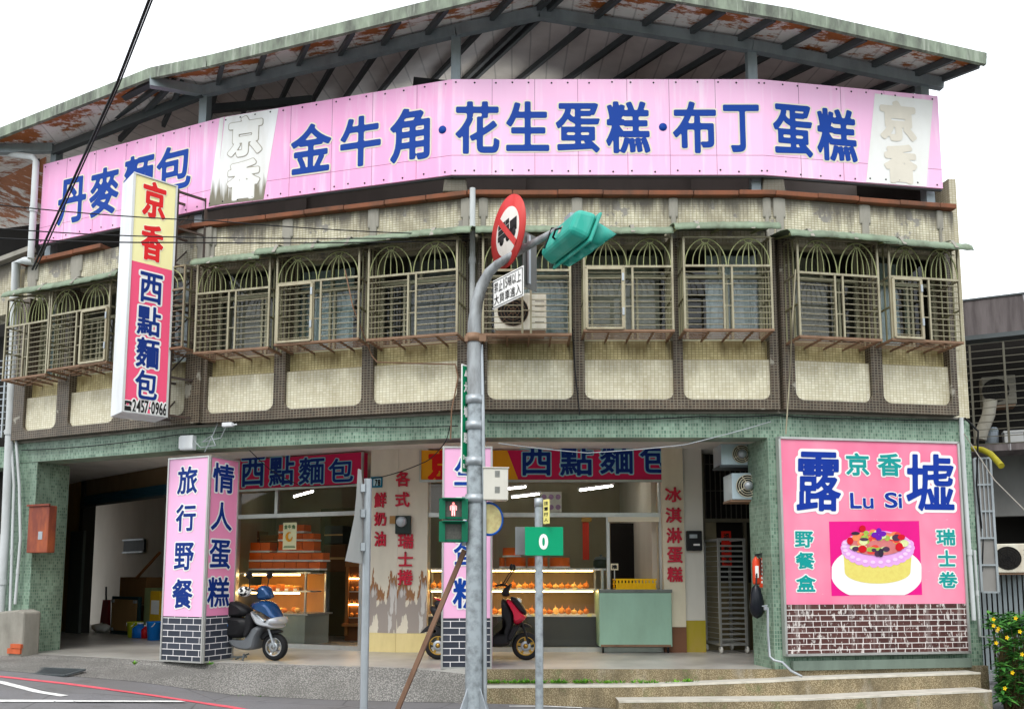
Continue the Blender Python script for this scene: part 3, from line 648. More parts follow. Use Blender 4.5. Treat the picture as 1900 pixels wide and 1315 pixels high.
# ------------------------------------------------------------------ window cages and their awnings
def cage(F, x0, x1, label, door=0, zb=4.36, ztop=5.60):
    V = .5; u0, u1 = F.u(x0, 545, V), F.u(x1, 545, V); zr = zb+.86; g = .026
    r = thing('window_cage', label, 'window cage', F, (u0, -V, zb), 'steel cages over the upper windows')
    y0, y1 = -V, -.03; m_ = (u0+u1)/2; za = ztop
    fr = MB()
    for x in (u0, u1): fr.bar((x, y0, zb), (x, y0, za+.02), .027, .027); fr.bar((x, y0, zr), (x, y1, zr), .024); fr.bar((x, y0, za+.02), (x, y1, za+.1), .024)
    fr.bar((u0, y0, za+.02), (u1, y0, za+.02), .022).bar((u0, y0-.002, zr), (u1, y0-.002, zr), .026, .028)
    fr.build('frame', M['bars'], r)
    fr = MB().bar((u0-.016, y0-.004, zb), (u1+.016, y0-.004, zb), .032, .03)
    for x in (u0, u1): fr.bar((x, y0, zb), (x, y1, zb), .03)
    for k in range(1, 4): x = u0+(u1-u0)*k/4+.03; fr.bar((x, y0, zb-.012), (x, y1, zb-.012), .022)
    for k in range(1, 5): y = y0+(y1-y0)*k/5; fr.bar((u0, y, zb+.004), (u1, y, zb+.004), .012)
    fr.build('floor_rail', M['bars_rust'], r)
    br = MB(); gap = .055
    for a, b in ((u0, m_-gap), (m_+gap, u1)):
        for k in range(1, 11): z = zb+(zr-zb)*k/11; br.tube([(a, y0, z), (b, y0, z)], .0068, 6, cap=False)
    for x in (m_-gap, m_+gap): br.bar((x, y0, zb), (x, y0, zr), .026)
    br.bar((m_-gap, y0, zb+(zr-zb)*.38), (m_+gap, y0, zb+(zr-zb)*.38), .012).bar((m_-gap, y0, zb+(zr-zb)*.72), (m_+gap, y0, zb+(zr-zb)*.72), .012)
    br.build('bar_grille', M['bars'], r)
    sd = MB()
    for x in (u0, u1):
        for k in range(1, 4): y = y0+(y1-y0)*k/4; sd.bar((x, y, zb), (x, y, za+.03), .018)
        for z in (zb+.45, zr): sd.bar((x, y0, z), (x, y1, z), .02)
    sd.build('side_grille', plain('cage_side_steel', lin(120,116,84), .5, .2, .5, 6, lin(70,55,38)), r)
    ar = MB(); wd = (u1-u0)/2; H = za-zr-.0
    for cx in (u0+wd/2, u1-wd/2):
        w2 = wd/2-.012
        ar.tube([(cx+w2*math.cos(q), y0, zr+H*math.sin(q)) for q in [math.pi*k/16 for k in range(17)]], .009, 6, cap=False)
        ar.tube([(cx+.05*math.cos(q), y0, zr+H-.015-.05*math.sin(q)) for q in [math.pi*k/8 for k in range(9)]], .008, 5, cap=False)
        for k in range(1, 6):
            f = -1+2*k/6.; fx = f*.55                                  # ribs that splay from the crown and fall vertical
            P = []
            for j in range(9):
                s = j/8.; x = cx+w2*(fx*.12+f*.86*(1-(1-s)**2.2)); zz = zr+(H-.05)*(1-s)**(1.0 if abs(f) < .1 else .75); zz = min(zz, zr+H*math.sqrt(max(0, 1-((x-cx)/w2)**2)))
                P.append((x, y0+.002, zz))
            ar.tube(P, .007, 5, cap=False)
    ar.build('arch_grille', M['bars_arch'], r)
    if door:
        a, b = (u0+.03, m_-gap-.02) if door == 1 else (m_+gap+.02, u1-.03)
        d = MB()
        for p, q in (((a, zb+.03), (b, zb+.03)), ((b, zb+.03), (b, zr-.03)), ((b, zr-.03), (a, zr-.03)), ((a, zr-.03), (a, zb+.03))): d.bar((p[0], y0-.02, p[1]), (q[0], y0-.02, q[1]), .035, .03)
        dp = d.build('opening_panel', plain('pale_tan_steel', lin(168,160,134), .45, .3, .5, 7, lin(110,84,56)), r)
        MB().box(b-.012, b+.016, y0-.045, y0-.02, zb+.2, zb+.3).box(b-.012, b+.016, y0-.045, y0-.02, zr-.2, zr-.1).build('latch', M['galv'], dp)
    return r
cage(FA, 16, 94, 'narrow steel window cage at the far left end of the facade', 0, 4.30)
cage(FA, 98, 205, 'steel window cage just left of the tall projecting sign', 2, 4.36)
cage(FA, 222, 342, 'steel window cage mostly hidden behind the tall projecting sign', 0, 4.42)
cage(FB, 366, 500, 'steel window cage just right of the tall projecting sign', 0, 4.33)
cage(FB, 514, 666, 'steel window cage with an opening panel, second right of the tall projecting sign', 1, 4.36)
cage(FB, 684, 848, 'steel window cage just left of the lamp pole with pale curtain behind', 0, 4.33)
cage(FC, 896, 1058, 'steel window cage holding the rusty air conditioner behind the round road sign', 0, 4.31)
cage(FC, 1084, 1248, 'steel window cage with an opening panel right under the teal signal', 1, 4.36)
cage(FC, 1270, 1432, 'steel window cage right of the teal signal, no opening panel', 0, 4.37)
cage(FD, 1482, 1630, 'steel window cage above the left half of the cake poster', 0, 4.29)
cage(FD, 1652, 1780, 'steel window cage with an opening panel at the right end of the facade', 1, 4.31)
def awning(F, x0, x1, y, label, z0=5.66, dz=.2, V=.66):
    u0, u1 = F.u(x0, y, V), F.u(x1, y, V)
    r = thing('window_awning', label, 'awning', F, (u0, -.03, z0+dz), 'green awnings over the window cages')
    N = max(8, int((u1-u0)/.045)); vs = []; x = [u0+(u1-u0)*i/N for i in range(N+1)]
    sh = MB(); rows = [(-.03, z0+dz), (-V*.6, z0+dz*.66), (-V*.86, z0+.075), (-V*.96, z0+.02), (-V, z0-.05)]
    jag = [random.uniform(-.012, .012) for _ in x]
    for yy, zz in rows: vs += [(xx, yy-(jag[i] if yy < -.5 else 0), zz+.010*math.sin(i*math.pi/1.0+.3)*(1 if i % 2 else -1)+.012*math.sin(xx*2.2)) for i, xx in enumerate(x)]
    n = N+1; sh.add(vs, [(j*n+i, j*n+i+1, (j+1)*n+i+1, (j+1)*n+i) for j in range(4) for i in range(N)], 0, True)
    o = sh.build('awning_sheet', M['awning'], r); so_ = o.modifiers.new('thick', 'SOLIDIFY'); so_.thickness = .008
    fr = MB(); k = u0+.08
    while k < u1: fr.bar((k, -.04, z0+dz-.035), (k, -V*.93, z0-.005), .022); k += .55
    fr.bar((u0, -V*.93, z0-.01), (u1, -V*.93, z0-.01), .022); fr.build('awning_frame', M['bars_arch'], r)
    st = MB(); k = u0+.3                                              # joint covers between sheets
    while k < u1-.1: st.bar((k, -.03, z0+dz+.022), (k, -V*.86, z0+.10), .05, .006).bar((k, -V*.86-.012, z0+.095), (k, -V-.016, z0-.045), .05, .006); k += random.uniform(.5, .8)
    st.build('joint_strip', M['cement'], r)
awning(FA, 4, 214, 520, 'weathered green awning left of the tall projecting sign', 5.64)
awning(FB, 352, 480, 480, 'short green awning sheet just right of the tall projecting sign', 5.60)
awning(FB, 472, 872, 450, 'long green awning between the tall projecting sign and the lamp pole', 5.66)
awning(FC, 772+110, 1250, 430, 'green awning behind the round road sign and teal signal', 5.66)
awning(FC, 1252, 1450, 425, 'short green awning sheet right of the teal signal', 5.71)
awning(FD, 1468, 1668, 440, 'green awning above the left half of the cake poster', 5.62)
awning(FD, 1640, 1806, 450, 'green awning overhanging the right end of the facade', 5.60)
# outdoor air conditioner in the fourth cage
def ac_unit(name, label, F, u0, u1, y0, y1, z0, z1, fx=.36, rusty=True, cm=None):
    r = thing(name, label, 'air conditioner', F, (u0, y0, z0))
    MB().box(u0, u1, y0, y1, z0, z1).build('casing', cm or plain('ac_casing', lin(226,222,206), .4, 0, .5, 5, lin(150,110,70)), r, bevel=.015)
    c = (u0+(u1-u0)*fx, y0, (z0+z1)/2); rd = (z1-z0)*.40
    MB().lathe(c, [(rd, -.004), (rd*.98, .0), (rd*.9, -.002), (0, -.002)], 'y', 28).build('fan_opening', M['darker'], r)
    g = MB()
    for k in range(1, 6): g.tube([(c[0]+rd*k/5*math.cos(q), y0-.012, c[2]+rd*k/5*math.sin(q)) for q in [math.pi*2*j/24 for j in range(25)]], .003, 4, cap=False)
    for j in range(8): q = math.pi*j/4; g.tube([(c[0], y0-.012, c[2]), (c[0]+rd*math.cos(q), y0-.012, c[2]+rd*math.sin(q))], .003, 4, cap=False)
    g.build('fan_guard', M['bars_rust'] if rusty else M['blackplastic'], r)
    lv = MB()
    for k in range(5): z = z0+(z1-z0)*(.2+.14*k); lv.box(u0+(u1-u0)*.78, u1-.03, y0-.004, y0, z, z+.012)
    lv.build('louvre', M['cement'], r)
    MB().box(u0+.02, u1-.02, y0+.02, y1-.02, z0-.03, z0-.001).build('base_tray', M['bars_rust'], r)
    return r
a0, a1, z0, z1 = FC.box(917, 543, 1014, 612, .42)
ac_unit('air_conditioner', 'rusty white air conditioner standing in the window cage behind the round road sign', FC, a0, a1, -.42, -.12, z0, z1)

# ------------------------------------------------------------------ tall projecting sign
_p = aty(320, 560, 11.25)
_g = Facet(_p[:2], 43); wS = -_g.u(236, 560); SG = Facet(_g.pt(-wS, 0), 43); uS1 = wS
zt, zb = SG.z(285, 331), SG.z(272, 770)
T = thing('projecting_sign', 'tall vertical light box sign with red and blue lettering projecting from the facade', 'sign', SG, (uS1, .12, zb))
MB().box(0, uS1, 0, .48, zb, zt).build('casing', M['white_frame'], T, bevel=.008)
zy = SG.z(283, 493)
MB().box(.028, uS1-.028, -.006, -.0005, zb+.03, zy).build('pink_panel', M['hot_pink'], T)
MB().box(.028, uS1-.028, -.006, -.0005, zy+.001, zt-.03).build('yellow_panel', M['yellow_panel'], T)
fr = MB()
for p, q in (((.014, zb), (.014, zt)), ((uS1-.014, zb), (uS1-.014, zt)), ((0, zb+.014), (uS1, zb+.014)), ((0, zt-.014), (uS1, zt-.014))): fr.bar((p[0], -.006, p[1]), (q[0], -.006, q[1]), .028, .02)
fr.build('frame', M['alu'], T)
letters(SG, .006, [('京',264,338,308,406),('香',261,417,303,485)], T, M['red_ink'], plain('cream_halo', lin(250,244,214), .4, 0, .1, 3), .028, .02, name='red_lettering')
letters(SG, .006, [('西',259,507,301,563),('點',254,568,298,623),('麵',252,627,295,683),('包',250,687,292,741)], T, M['navy'], M['white_ink'], .02, .055, name='blue_lettering')
line_text(SG, .006, '2457-0966', (245, 744, 309, 768), T, M['black_ink'], M['white_ink'], .02, .1, 22, 'phone_number')
u0, u1, z0, z1 = SG.box(229, 743, 244, 764, .006)
pm, po = MB(), MB(); um, h = (u0+u1)/2, z1-z0; wd = u1-u0
for mb, y, g in ((po, -.010, .012), (pm, -.014, 0)):                  # telephone symbol
    mb.prism([(u0-g, z0-g), (u1+g, z0-g), (u1-wd*.12+g, z0+h*.52+g), (u0+wd*.12-g, z0+h*.52+g)], y, y+.002); mb.prism([(u0-g, z0+h*.62-g), (u0+wd*.3+g, z0+h*.62-g), (u0+wd*.3, z0+h*.78), (u1-wd*.3, z0+h*.78), (u1-wd*.3-g, z0+h*.62-g), (u1+g, z0+h*.62-g), (u1+g, z0+h*.9), (u1-wd*.2, z1+g), (u0+wd*.2, z1+g), (u0-g, z0+h*.9)], y, y+.002)
pm.build('telephone_symbol', M['black_ink'], T); po.build('telephone_symbol_outline', M['white_ink'], T)
br = MB(); L0 = uS1+.0
for y in (.06, .42):
    for z in [zb+.05+(zt-zb-.1)*k/6 for k in range(7)]: br.bar((uS1, y, z), (uS1+.46, y, z), .03)
for x in (uS1+.03, uS1+.45):
    for y in (.06, .42): br.bar((x, y, zb+.02), (x, y, zt-.02), .035)
for k in range(6):
    z = zb+.05+(zt-zb-.1)*k/6; br.bar((uS1+.03, .42, z), (uS1+.45, .42, z+(zt-zb-.1)/6), .02)
br.build('mounting_frame', plain('rusty_dark_frame', lin(70,60,54), .7, .2, .5, 6, lin(100,66,44)), T)

# ------------------------------------------------------------------ light boxes wrapping the two arcade pillars
def lb_panel(name, c_top, c_low):
    t = NT(name); sx = t.n('SeparateXYZ'); t.l(t.obj(), sx.inputs[0]); c = t.mix(t.ramp(t.math('ADD', sx.outputs[2], t.math('MULTIPLY', t.noise(1.5), .8)), 1.0, 3.2), c_low, c_top); return t.fin(c, .35)
def brick_print(name, col, col2, mortar, bw, bh, ms=.12):
    return mosaic(name, col, col2, mortar, bw, bh, ms, amt=.15, offset=.5, rough=.45)
M['black_brick'] = brick_print('black_brick_print', lin(52,56,66), lin(70,74,84), lin(232,228,228), .235, .088, .06)
M['pink_print'] = plain('pink_print', lin(240,178,214), .35, 0, .25, 1.2, lin(244,206,228)); M['pink_deep'] = lb_panel('deep_pink_print', lin(232,30,96), lin(240,146,186))
def face(root, F, u0, u1, z0, zs, z1, pm, i=0):
    MB().box(u0+.02, u1-.02, -.004, .02, zs, z1-.02).build('print_panel', pm, root)
    MB().box(u0+.02, u1-.02, -.004, .02, z0+.02, zs-.002).build('brick_panel', M['black_brick'], root)
    fr = MB()
    for p, q in (((u0+.012, z0), (u0+.012, z1)), ((u1-.012, z0), (u1-.012, z1)), ((u0, z0+.012), (u1, z0+.012)), ((u0, z1-.012), (u1, z1-.012))): fr.bar((p[0], -.006, p[1]), (q[0], -.006, q[1]), .025, .022)
    fr.build('frame', M['alu'], root)
# first pillar: square box, left face parallel to the left facade
_c = atz(375, 1230, 0.); _g = Facet(_c[:2], -23); wl = -_g.u(305, 1050); LF = Facet(_g.pt(-wl, 0), -23); wr_g = Facet(_c[:2], 67); wr = wr_g.u(437, 1050)
z1 = LF.z(342, 848)
P1 = thing('pillar_light_box', 'pink pillar light box with two lettered faces between garage and bakery', 'light box', LF, (0, 0, 0))
MB().box(.0, wl, .0205, wr, 0.0, z1).build('casing', M['alu'], P1)
face(P1, LF, 0, wl, 0, LF.z(340, 1143), z1, M['pink_print'])
letters(LF, .006, [('旅',330,865,367,916),('行',327,935,364,985),('野',324,1006,360,1057),('餐',320,1074,358,1128)], P1, M['navy'], M['white_ink'], .022, .05)
RF = thing('side_face', '', 'x', wr_g, (0, 0, 0)); 
for k in ('label', 'category'): del RF[k]
RF.parent = P1; RF.matrix_world = Matrix.Identity(4); RF.location = (wl, 0, 0); RF.rotation_euler = (0, 0, R(90))
face(RF, wr_g, 0, wr, 0, wr_g.z(405, 1141), z1, M['pink_deep'])
letters(wr_g, .006, [('情',394,860,434,914),('人',391,931,430,984),('蛋',388,1001,427,1055),('糕',384,1070,425,1125)], RF, M['navy'], M['white_ink'], .022, .05)
# second pillar
_c = atz(818, 1240, 0.); M2 = Facet(_c[:2], 1.); w2 = M2.u(913, 1150); z1 = M2.z(870, 828)
P2 = thing('pillar_light_box', 'pink pillar light box with white framed brick foot behind the lamp pole', 'light box', M2, (0, 0, 0))
MB().box(.0, w2, .0205, .62, 0.0, z1).build('casing', M['pink_print'], P2)
face(P2, M2, 0, w2, 0, M2.z(870, 1146), z1, M['pink_print'])
letters(M2, .006, [('生',843,848,899,900),('日',846,924,896,976),('蛋',842,1000,898,1050),('糕',840,1072,900,1128)], P2, M['blue'], M['white_ink'], .022, .05)

# ------------------------------------------------------------------ shop signs, glazing, pillars with relief lettering
def shop_sign(label, F, v, x0, x1, yt, yb, yellow=None):
    u0, u1 = F.u(x0, (yt+yb)/2, v), F.u(x1, (yt+yb)/2, v); zb = F.z((x0+x1)/2, yb, v); zt = 3.25
    r = thing('shop_sign', label, 'sign', F, (u0, -v, zb))
    MB().box(u0, u1, -v, -v+.15, zb, zt).build('panel', M['shop_red'], r)
    MB().bar((u0-.01, -v-.005, zb), (u1+.01, -v-.005, zb), .03, .04).bar((u1, -v-.005, zb), (u1, -v-.005, zt), .03, .04).bar((u0, -v-.005, zb), (u0, -v-.005, zt), .03, .04).build('frame', M['alu'], r)
    if yellow: MB().poly([(F.uz(x, y, v)[0], -v-.0025, max(zb+.016, min(zt, F.uz(x, y, v)[1]))) for x, y in yellow]).build('yellow_panel', M['shop_yellow'], r)
    return r
s1 = shop_sign('crimson shop sign with blue lettering above the left bakery window', S1, .12, 436, 673, 820, 905)
letters(S1, .12, [('西',448,846,491,902),('點',500,846,546,900),('麵',555,848,602,898),('包',610,850,656,894)], s1, M['navy'], plain('aqua_halo', lin(150,200,210), .4, 0, .1, 3), .02, .04)
s2 = shop_sign('long crimson and amber shop sign above the right bakery window', S2, .12, 780, 1266, 815, 892, [(780,812),(941,812),(962,893),(780,893)])
letters(S2, .12, [('西',966,825,1024,882),('點',1039,823,1100,882),('麵',1113,820,1175,879),('包',1187,822,1247,877)], s2, M['navy'], plain('aqua_halo', lin(150,200,210), .4, 0, .1, 3), .02, .04)
letters(S2, .12, [('京',794,834,850,893)], s2, M['red_ink'], M['shop_yellow'], .05, .03, name='red_lettering')
# white pillars
pa, pb, pc = S1.loc(aty(684, 1100, 13.3)), None, None
A_ = aty(684, 1100, 13.25); B_ = aty(736, 1100, 13.08); C_ = aty(792, 1100, 13.08)
PL, pl = through(A_, B_); PR, pr = through(B_, C_)
def peel(name, base, patches):
    t = NT(name); c = t.mix(t.ramp(t.noise(1.4, (1, 1, .4)), .4, .7), base, tuple(q*.8 for q in base)); sx = t.n('SeparateXYZ'); t.l(t.obj(), sx.inputs[0])
    for col, zc, wz, th in patches:                                   # peeled patches low on the pillar
        k = t.math('SUBTRACT', t.noise(3.2, (1.3, 1.3, .22), det=6, rough=.6, src=None), t.math('MULTIPLY', t.math('ABSOLUTE', t.math('SUBTRACT', sx.outputs[2], zc)), wz)); c = t.mix(t.ramp(k, th, th+.01), c, col)
    return t.fin(c, .7)
M['peel'] = peel('peeling_cream_paint', lin(226,218,198), [(lin(150,104,64), .9, .30, .44), (lin(158,148,140), .62, .30, .42), (lin(200,196,190), .95, .22, .55)])
M['cream_foot'] = plain('cream_foot_tile', lin(226,208,150), .4, 0, .35, 3, lin(170,150,100))
part(MB().box(0, pl, 0, .5, .30, 3.28), 'shop_pillar', M['peel'], PL); part(MB().box(0.002, pr, 0.001, .5, .30, 3.28), 'shop_pillar', M['peel'], PR)
part(MB().box(0, pl, -.012, .5, 0, .298), 'pillar_foot', M['cream_foot'], PL); part(MB().box(.002, pr, -.012, .5, 0, .298), 'pillar_foot', M['cream_foot'], PR)
tx1 = thing('relief_lettering', 'red relief characters down the left face of the peeling pillar', 'lettering', PL, (0, 0, 0)); tx2 = thing('relief_lettering', 'red relief characters down the right face of the peeling pillar beside the meter', 'lettering', PR, (0, 0, 0))
def relief(F, items, r, n=40):
    mb = MB()
    for it in items:
        b = MB(); put_char([(b, -.03, .026)], it[0], F.box(*it[1:5], .03), 0, n, .1); mb.add(b.v, b.f)
    o = mb.build('lettering', M['red_letter'], r); s = o.modifiers.new('thick', 'SOLIDIFY'); s.thickness = .025; s.offset = -1; return o
relief(PL, [('鮮',694,913,716,941),('奶',694,949,716,975),('油',694,985,715,1013)], tx1)
relief(PR, [('各',734,873,761,902),('式',733,912,760,940),('瑞',738,989,767,1017),('士',738,1023,766,1050),('捲',737,1056,766,1085)], tx2)
x0, x1, x2 = [aty(x, 1100, 13.05)[0] for x in (1232, 1272, 1309)]
part(MB().box(x0, x1, 13.05, 13.6, .40, 3.28), 'shop_pillar', M['cream_wall'], W); part(MB().box(x0, x1, 13.04, 13.6, 0, .398), 'pillar_foot', plain('brown_foot', lin(122,84,62), .6, 0, .4, 4), W)
part(MB().box(x1+.002, x2, 13.10, 13.6, .50, 3.28), 'shop_pillar', M['white_wall'], W); part(MB().box(x1+.002, x2, 13.09, 13.6, 0, .498), 'pillar_foot', plain('mustard_foot', lin(168,152,44), .6, 0, .4, 4, lin(190,150,110)), W)
SP = Facet((0, 13.05), 0); tx3 = thing('relief_lettering', 'red relief characters on the cream pillar right of the bakery window', 'lettering', SP, (x0, 0, 0))
relief(SP, [('冰',1234,903,1265,931),('淇',1235,941,1265,969),('淋',1237,978,1266,1007),('蛋',1238,1014,1267,1044),('糕',1238,1051,1267,1079)], tx3)
# glazing
def glazing(name, label, F, x0, x1, yt, posts, trans_y, z_sill=.02, z_top=3.0):
    r = thing(name, label, 'shop window', F, (F.u(x0, 1000), 0, 0)); u0, u1 = F.u(x0, 1000), F.u(x1, 1000)
    f = MB(); zt = F.z((x0+x1)/2, trans_y)
    f.box(u0, u1, -.03, .05, zt-.035, zt+.035).box(u0, u1, -.03, .05, 0, .07).box(u0, u1, -.03, .05, z_top-.05, z_top)
    for p in posts: k = F.u(p, 1000); f.box(k-.03, k+.03, -.029, .049, .0, z_top)
    f.build('frame', M['alu'], r); return r, u0, u1, zt
gl1, u0, u1, zt = glazing('shop_window', 'left bakery window with display case and stacked boxes behind glass', S1, 436, 674, 900, (440, 672), 955)
k = S1.u(514, 930); MB().box(k-.03, k+.03, -.025, .045, zt, 3.0).build('mullion', M['alu'], gl1)
MB().poly([(u0, .01, zt), (u1, .01, zt), (u1, .01, 3.0), (u0, .01, 3.0)]).build('upper_pane', M['shop_glass'], gl1)
ug = S1.u(612, 1050); MB().poly([(u0, .01, .06), (ug, .01, .06), (ug, .01, zt), (u0, .01, zt)]).build('lower_pane', M['shop_glass'], gl1)
gl2, u0, u1, zt = glazing('shop_window', 'right bakery window with bread shelves behind glass', S2, 779, 1230, 895, (784, 1226), 955)
k0 = S2.u(1128, 1000); MB().box(k0-.025, k0+.025, -.028, .048, 0, zt).build('mullion', M['alu'], gl2)
MB().poly([(u0, .01, zt), (u1, .01, zt), (u1, .01, 3.0), (u0, .01, 3.0)]).build('upper_pane', M['shop_glass'], gl2)
MB().poly([(u0, .01, .06), (k0, .01, .06), (k0, .01, zt), (u0, .01, zt)]).build('lower_pane', M['shop_glass'], gl2)
z0 = S2.z(1175, 968); MB().box(k0, S2.u(1222, 965), -.06, -.03, z0, zt-.036).build('blind_box', M['cream_wall'], gl2)

# ------------------------------------------------------------------ shop rooms
M['room_wall'] = plain('room_wall_paint', lin(178,166,140), .8, 0, .4, 1.2, lin(120,104,80)); M['room_dark'] = plain('brown_green_room_paint', lin(96,92,66), .8, 0, .5, 1.5)  # the second wall paint is a darker brownish green
gl_, _ = G1.uz(302, 1100); GE = G1.pt(gl_, 0)
S1a, S1b = S1.pt(S1.u(434, 1000), 0), S1.pt(S1.u(683, 1000), 0)
def wall_between(p, q, z0, z1, th, name, mat):
    F, L = through(p, q); return part(MB().box(0, L, 0, th, z0, z1), name, mat, F)
wall_between(GE, S1a, 0, 3.28, .15, 'dividing_wall', plain('brown_edge_tile', lin(120,84,58), .6, 0, .4, 5))
wall_between(S1a, np.array(S1a)+np.array([-.3, 3.6, 0]), 0, 3.28, .1, 'shop_side_wall', M['room_wall'])
wall_between((-5.2, 17.8), (3.2, 17.6), 0, 3.28, .1, 'shop_back_wall', M['room_wall'])
wall_between((2.45, 13.6), (2.45, 17.6), 0, 3.28, .1, 'shop_side_wall', M['white_wall'])
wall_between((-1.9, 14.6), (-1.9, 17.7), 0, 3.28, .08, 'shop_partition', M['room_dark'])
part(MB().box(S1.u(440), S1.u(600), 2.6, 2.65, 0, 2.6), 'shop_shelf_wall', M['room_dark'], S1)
M['tube'] = emis('fluorescent_tube', (1, .95, .86), 15); M['led'] = emis('warm_led_strip', (1, .66, .25), 14)
def tube_light(p, q, label, mat=None, r=.018, name='fluorescent_tube'):
    t_ = thing(name, label, 'lamp', W, tuple(p)); MB().tube([p, q], r, 8).build('tube', mat or M['tube'], t_)
    a = Vector(p); b = Vector(q); d = (b-a).normalized()*.03
    MB().bar(tuple(a-d+Vector((0, 0, .035))), tuple(b+d+Vector((0, 0, .035))), .06, .03).build('fitting', M['white_frame'], t_)
def tpx(x0, y0, x1, y1, Y0, Y1, label): tube_light(tuple(aty(x0, y0, Y0)), tuple(aty(x1, y1, Y1)), label)
tpx(545, 921, 581, 911, 15.2, 15.4, 'lit white tube lamp in the left bakery room')
tpx(944, 906, 975, 903, 14.6, 14.8, 'lit white tube lamp nearest the pillar light box in the right bakery room')
tpx(950, 922, 1000, 916, 15.6, 15.9, 'lit white tube lamp hung lowest in the right bakery room')
tpx(1076, 909, 1136, 901, 14.4, 14.7, 'lit white tube lamp furthest right in the right bakery room')
# left display case
case_mat = plain('grey_green_case', lin(150,160,150), .4, .1, .3, 3)
def zS1(y, v): return S1.z(520, y, v)
v0 = -.12; ca, cb = S1.u(436, 1150, v0), S1.u(566, 1150, v0)
DC = thing('display_case', 'glass bread display case with warm lit shelves in the left bakery window', 'display case', S1, (ca, -v0, 0))
zb_, zm_, zt_ = zS1(1140, v0), zS1(1096, v0), zS1(1062, v0)
MB().box(ca, cb, -v0, -v0+.7, .03, zb_).build('base', case_mat, DC, bevel=.01)
MB().box(ca, cb+.06, -v0-.02, -v0+.72, zb_, zb_+.03).build('counter_top', M['alu'], DC)
MB().box(ca, cb-.15, -v0+.02, -v0+.66, zm_-.02, zm_).build('shelf', M['alu'], DC); MB().box(ca, cb-.12, -v0+.02, -v0+.66, zt_-.02, zt_).build('shelf', M['white_frame'], DC)
fr = MB().bar((cb-.02, -v0+.02, zb_+.03), (cb-.02, -v0+.02, zt_+.02), .03).bar((cb-.02, -v0+.6, zb_+.03), (cb-.02, -v0+.6, zt_+.02), .03).bar((cb-.2, -v0+.02, zm_), (cb+.1, -v0+.02, zm_), .05, .025).bar((cb-.2, -v0+.02, zt_), (cb+.1, -v0+.02, zt_), .05, .025)
fr.build('frame', M['alu'], DC)
MB().box(ca+.0, cb-.1, -v0+.68, -v0+.70, zb_, zt_).build('back_panel', plain('amber_case_back', lin(190,130,60), .5, 0, .3, 4), DC)
for z, dx in ((zt_-.035, .15), (zm_-.035, .02)): MB().box(ca+dx, cb-.16, -v0+.03, -v0+.05, z-.012, z+.012).build('light_strip', M['led'], DC)
breads = [plain('bread_%d' % i, c, .5, 0, .5, 14, lin(120,56,16), streak=False) for i, c in enumerate((lin(226,150,70), lin(206,120,46), lin(236,186,110)))]
def loaf(F, u, y, z, L, H, kind, label, group, mi):
    mb = MB()
    if kind: mb.ball((u, y, z+H*.55), L/2, L/2.3, H*.55, 10)
    else: mb.prism([(u-L/2, z), (u+L/2, z), (u+L/2, z+H*.7), (u+L*.36, z+H), (u-L*.36, z+H), (u-L/2, z+H*.7)], y-.06, y+.06)
    return tag(mb.build('bread', breads[mi], None, F, (u, y, z), .012 if not kind else 0), label, 'bread', group)
for row, (z, n_, h) in enumerate(((zb_+.032, 9, .10), (zm_+.002, 13, .11))):
    for k in range(n_):
        u = ca+.1+(cb-ca-.36)*k/(n_-1)
        loaf(S1, u, -v0+.14+.1*(k % 2), z, .12, h*random.uniform(.75, 1.1), row == 0, ('round golden bun on the lower lit shelf of the left display case', 'square golden loaf on the upper lit shelf of the left display case')[row], ('buns on the lower shelf of the left case', 'loaves on the upper shelf of the left case')[row], random.randrange(3))
for k in range(7): u = ca+.14+(cb-ca-.4)*k/6; MB().box(u, u+.07, -v0+.0, -v0+.004, zm_-.005, zm_+.045).build('price_tag', M['white_ink'], DC)
# stacked orange cake boxes on the case
ob = plain('orange_cake_box', lin(222,96,20), .45, 0, .3, 6, lin(160,60,10)); wb = M['white_ink']
def cake_box(x0, y0, x1, y1, label, v=-.42):
    u0, u1, z0, z1 = S1.box(x0, y0, x1, y1, v); r = thing('cake_box', label, 'box', S1, ((u0+u1)/2, -v, z0), 'orange cake boxes stacked on the left display case')
    MB().box(u0+.004, u1-.004, -v, -v+.2, z0+.03, z1).build('carton', ob, r, bevel=.006); MB().box(u0, u1, -v-.008, -v+.21, z0, z0+.028).build('tray', wb, r)
rows = [(1042,1057,461,594,6,'bottom row of the orange stack'),(1025,1041,462,600,6,'second row of the orange stack'),(1004,1024,516,583,3,'third row of the orange stack, under the poster side'),(989,1003,516,583,3,'fourth row of the orange stack'),(973,988,517,565,2,'top row of the orange stack')]
for y0, y1, x0, x1, n_, lb in rows:
    for k in range(n_): cake_box(x0+(x1-x0)*k/n_, y0, x0+(x1-x0)*(k+1)/n_, y1, 'orange cake box in the '+lb)
for k in range(2): cake_box(464+19*k, 1006, 482+19*k, 1024, 'orange cake box on the low left shoulder of the orange stack')
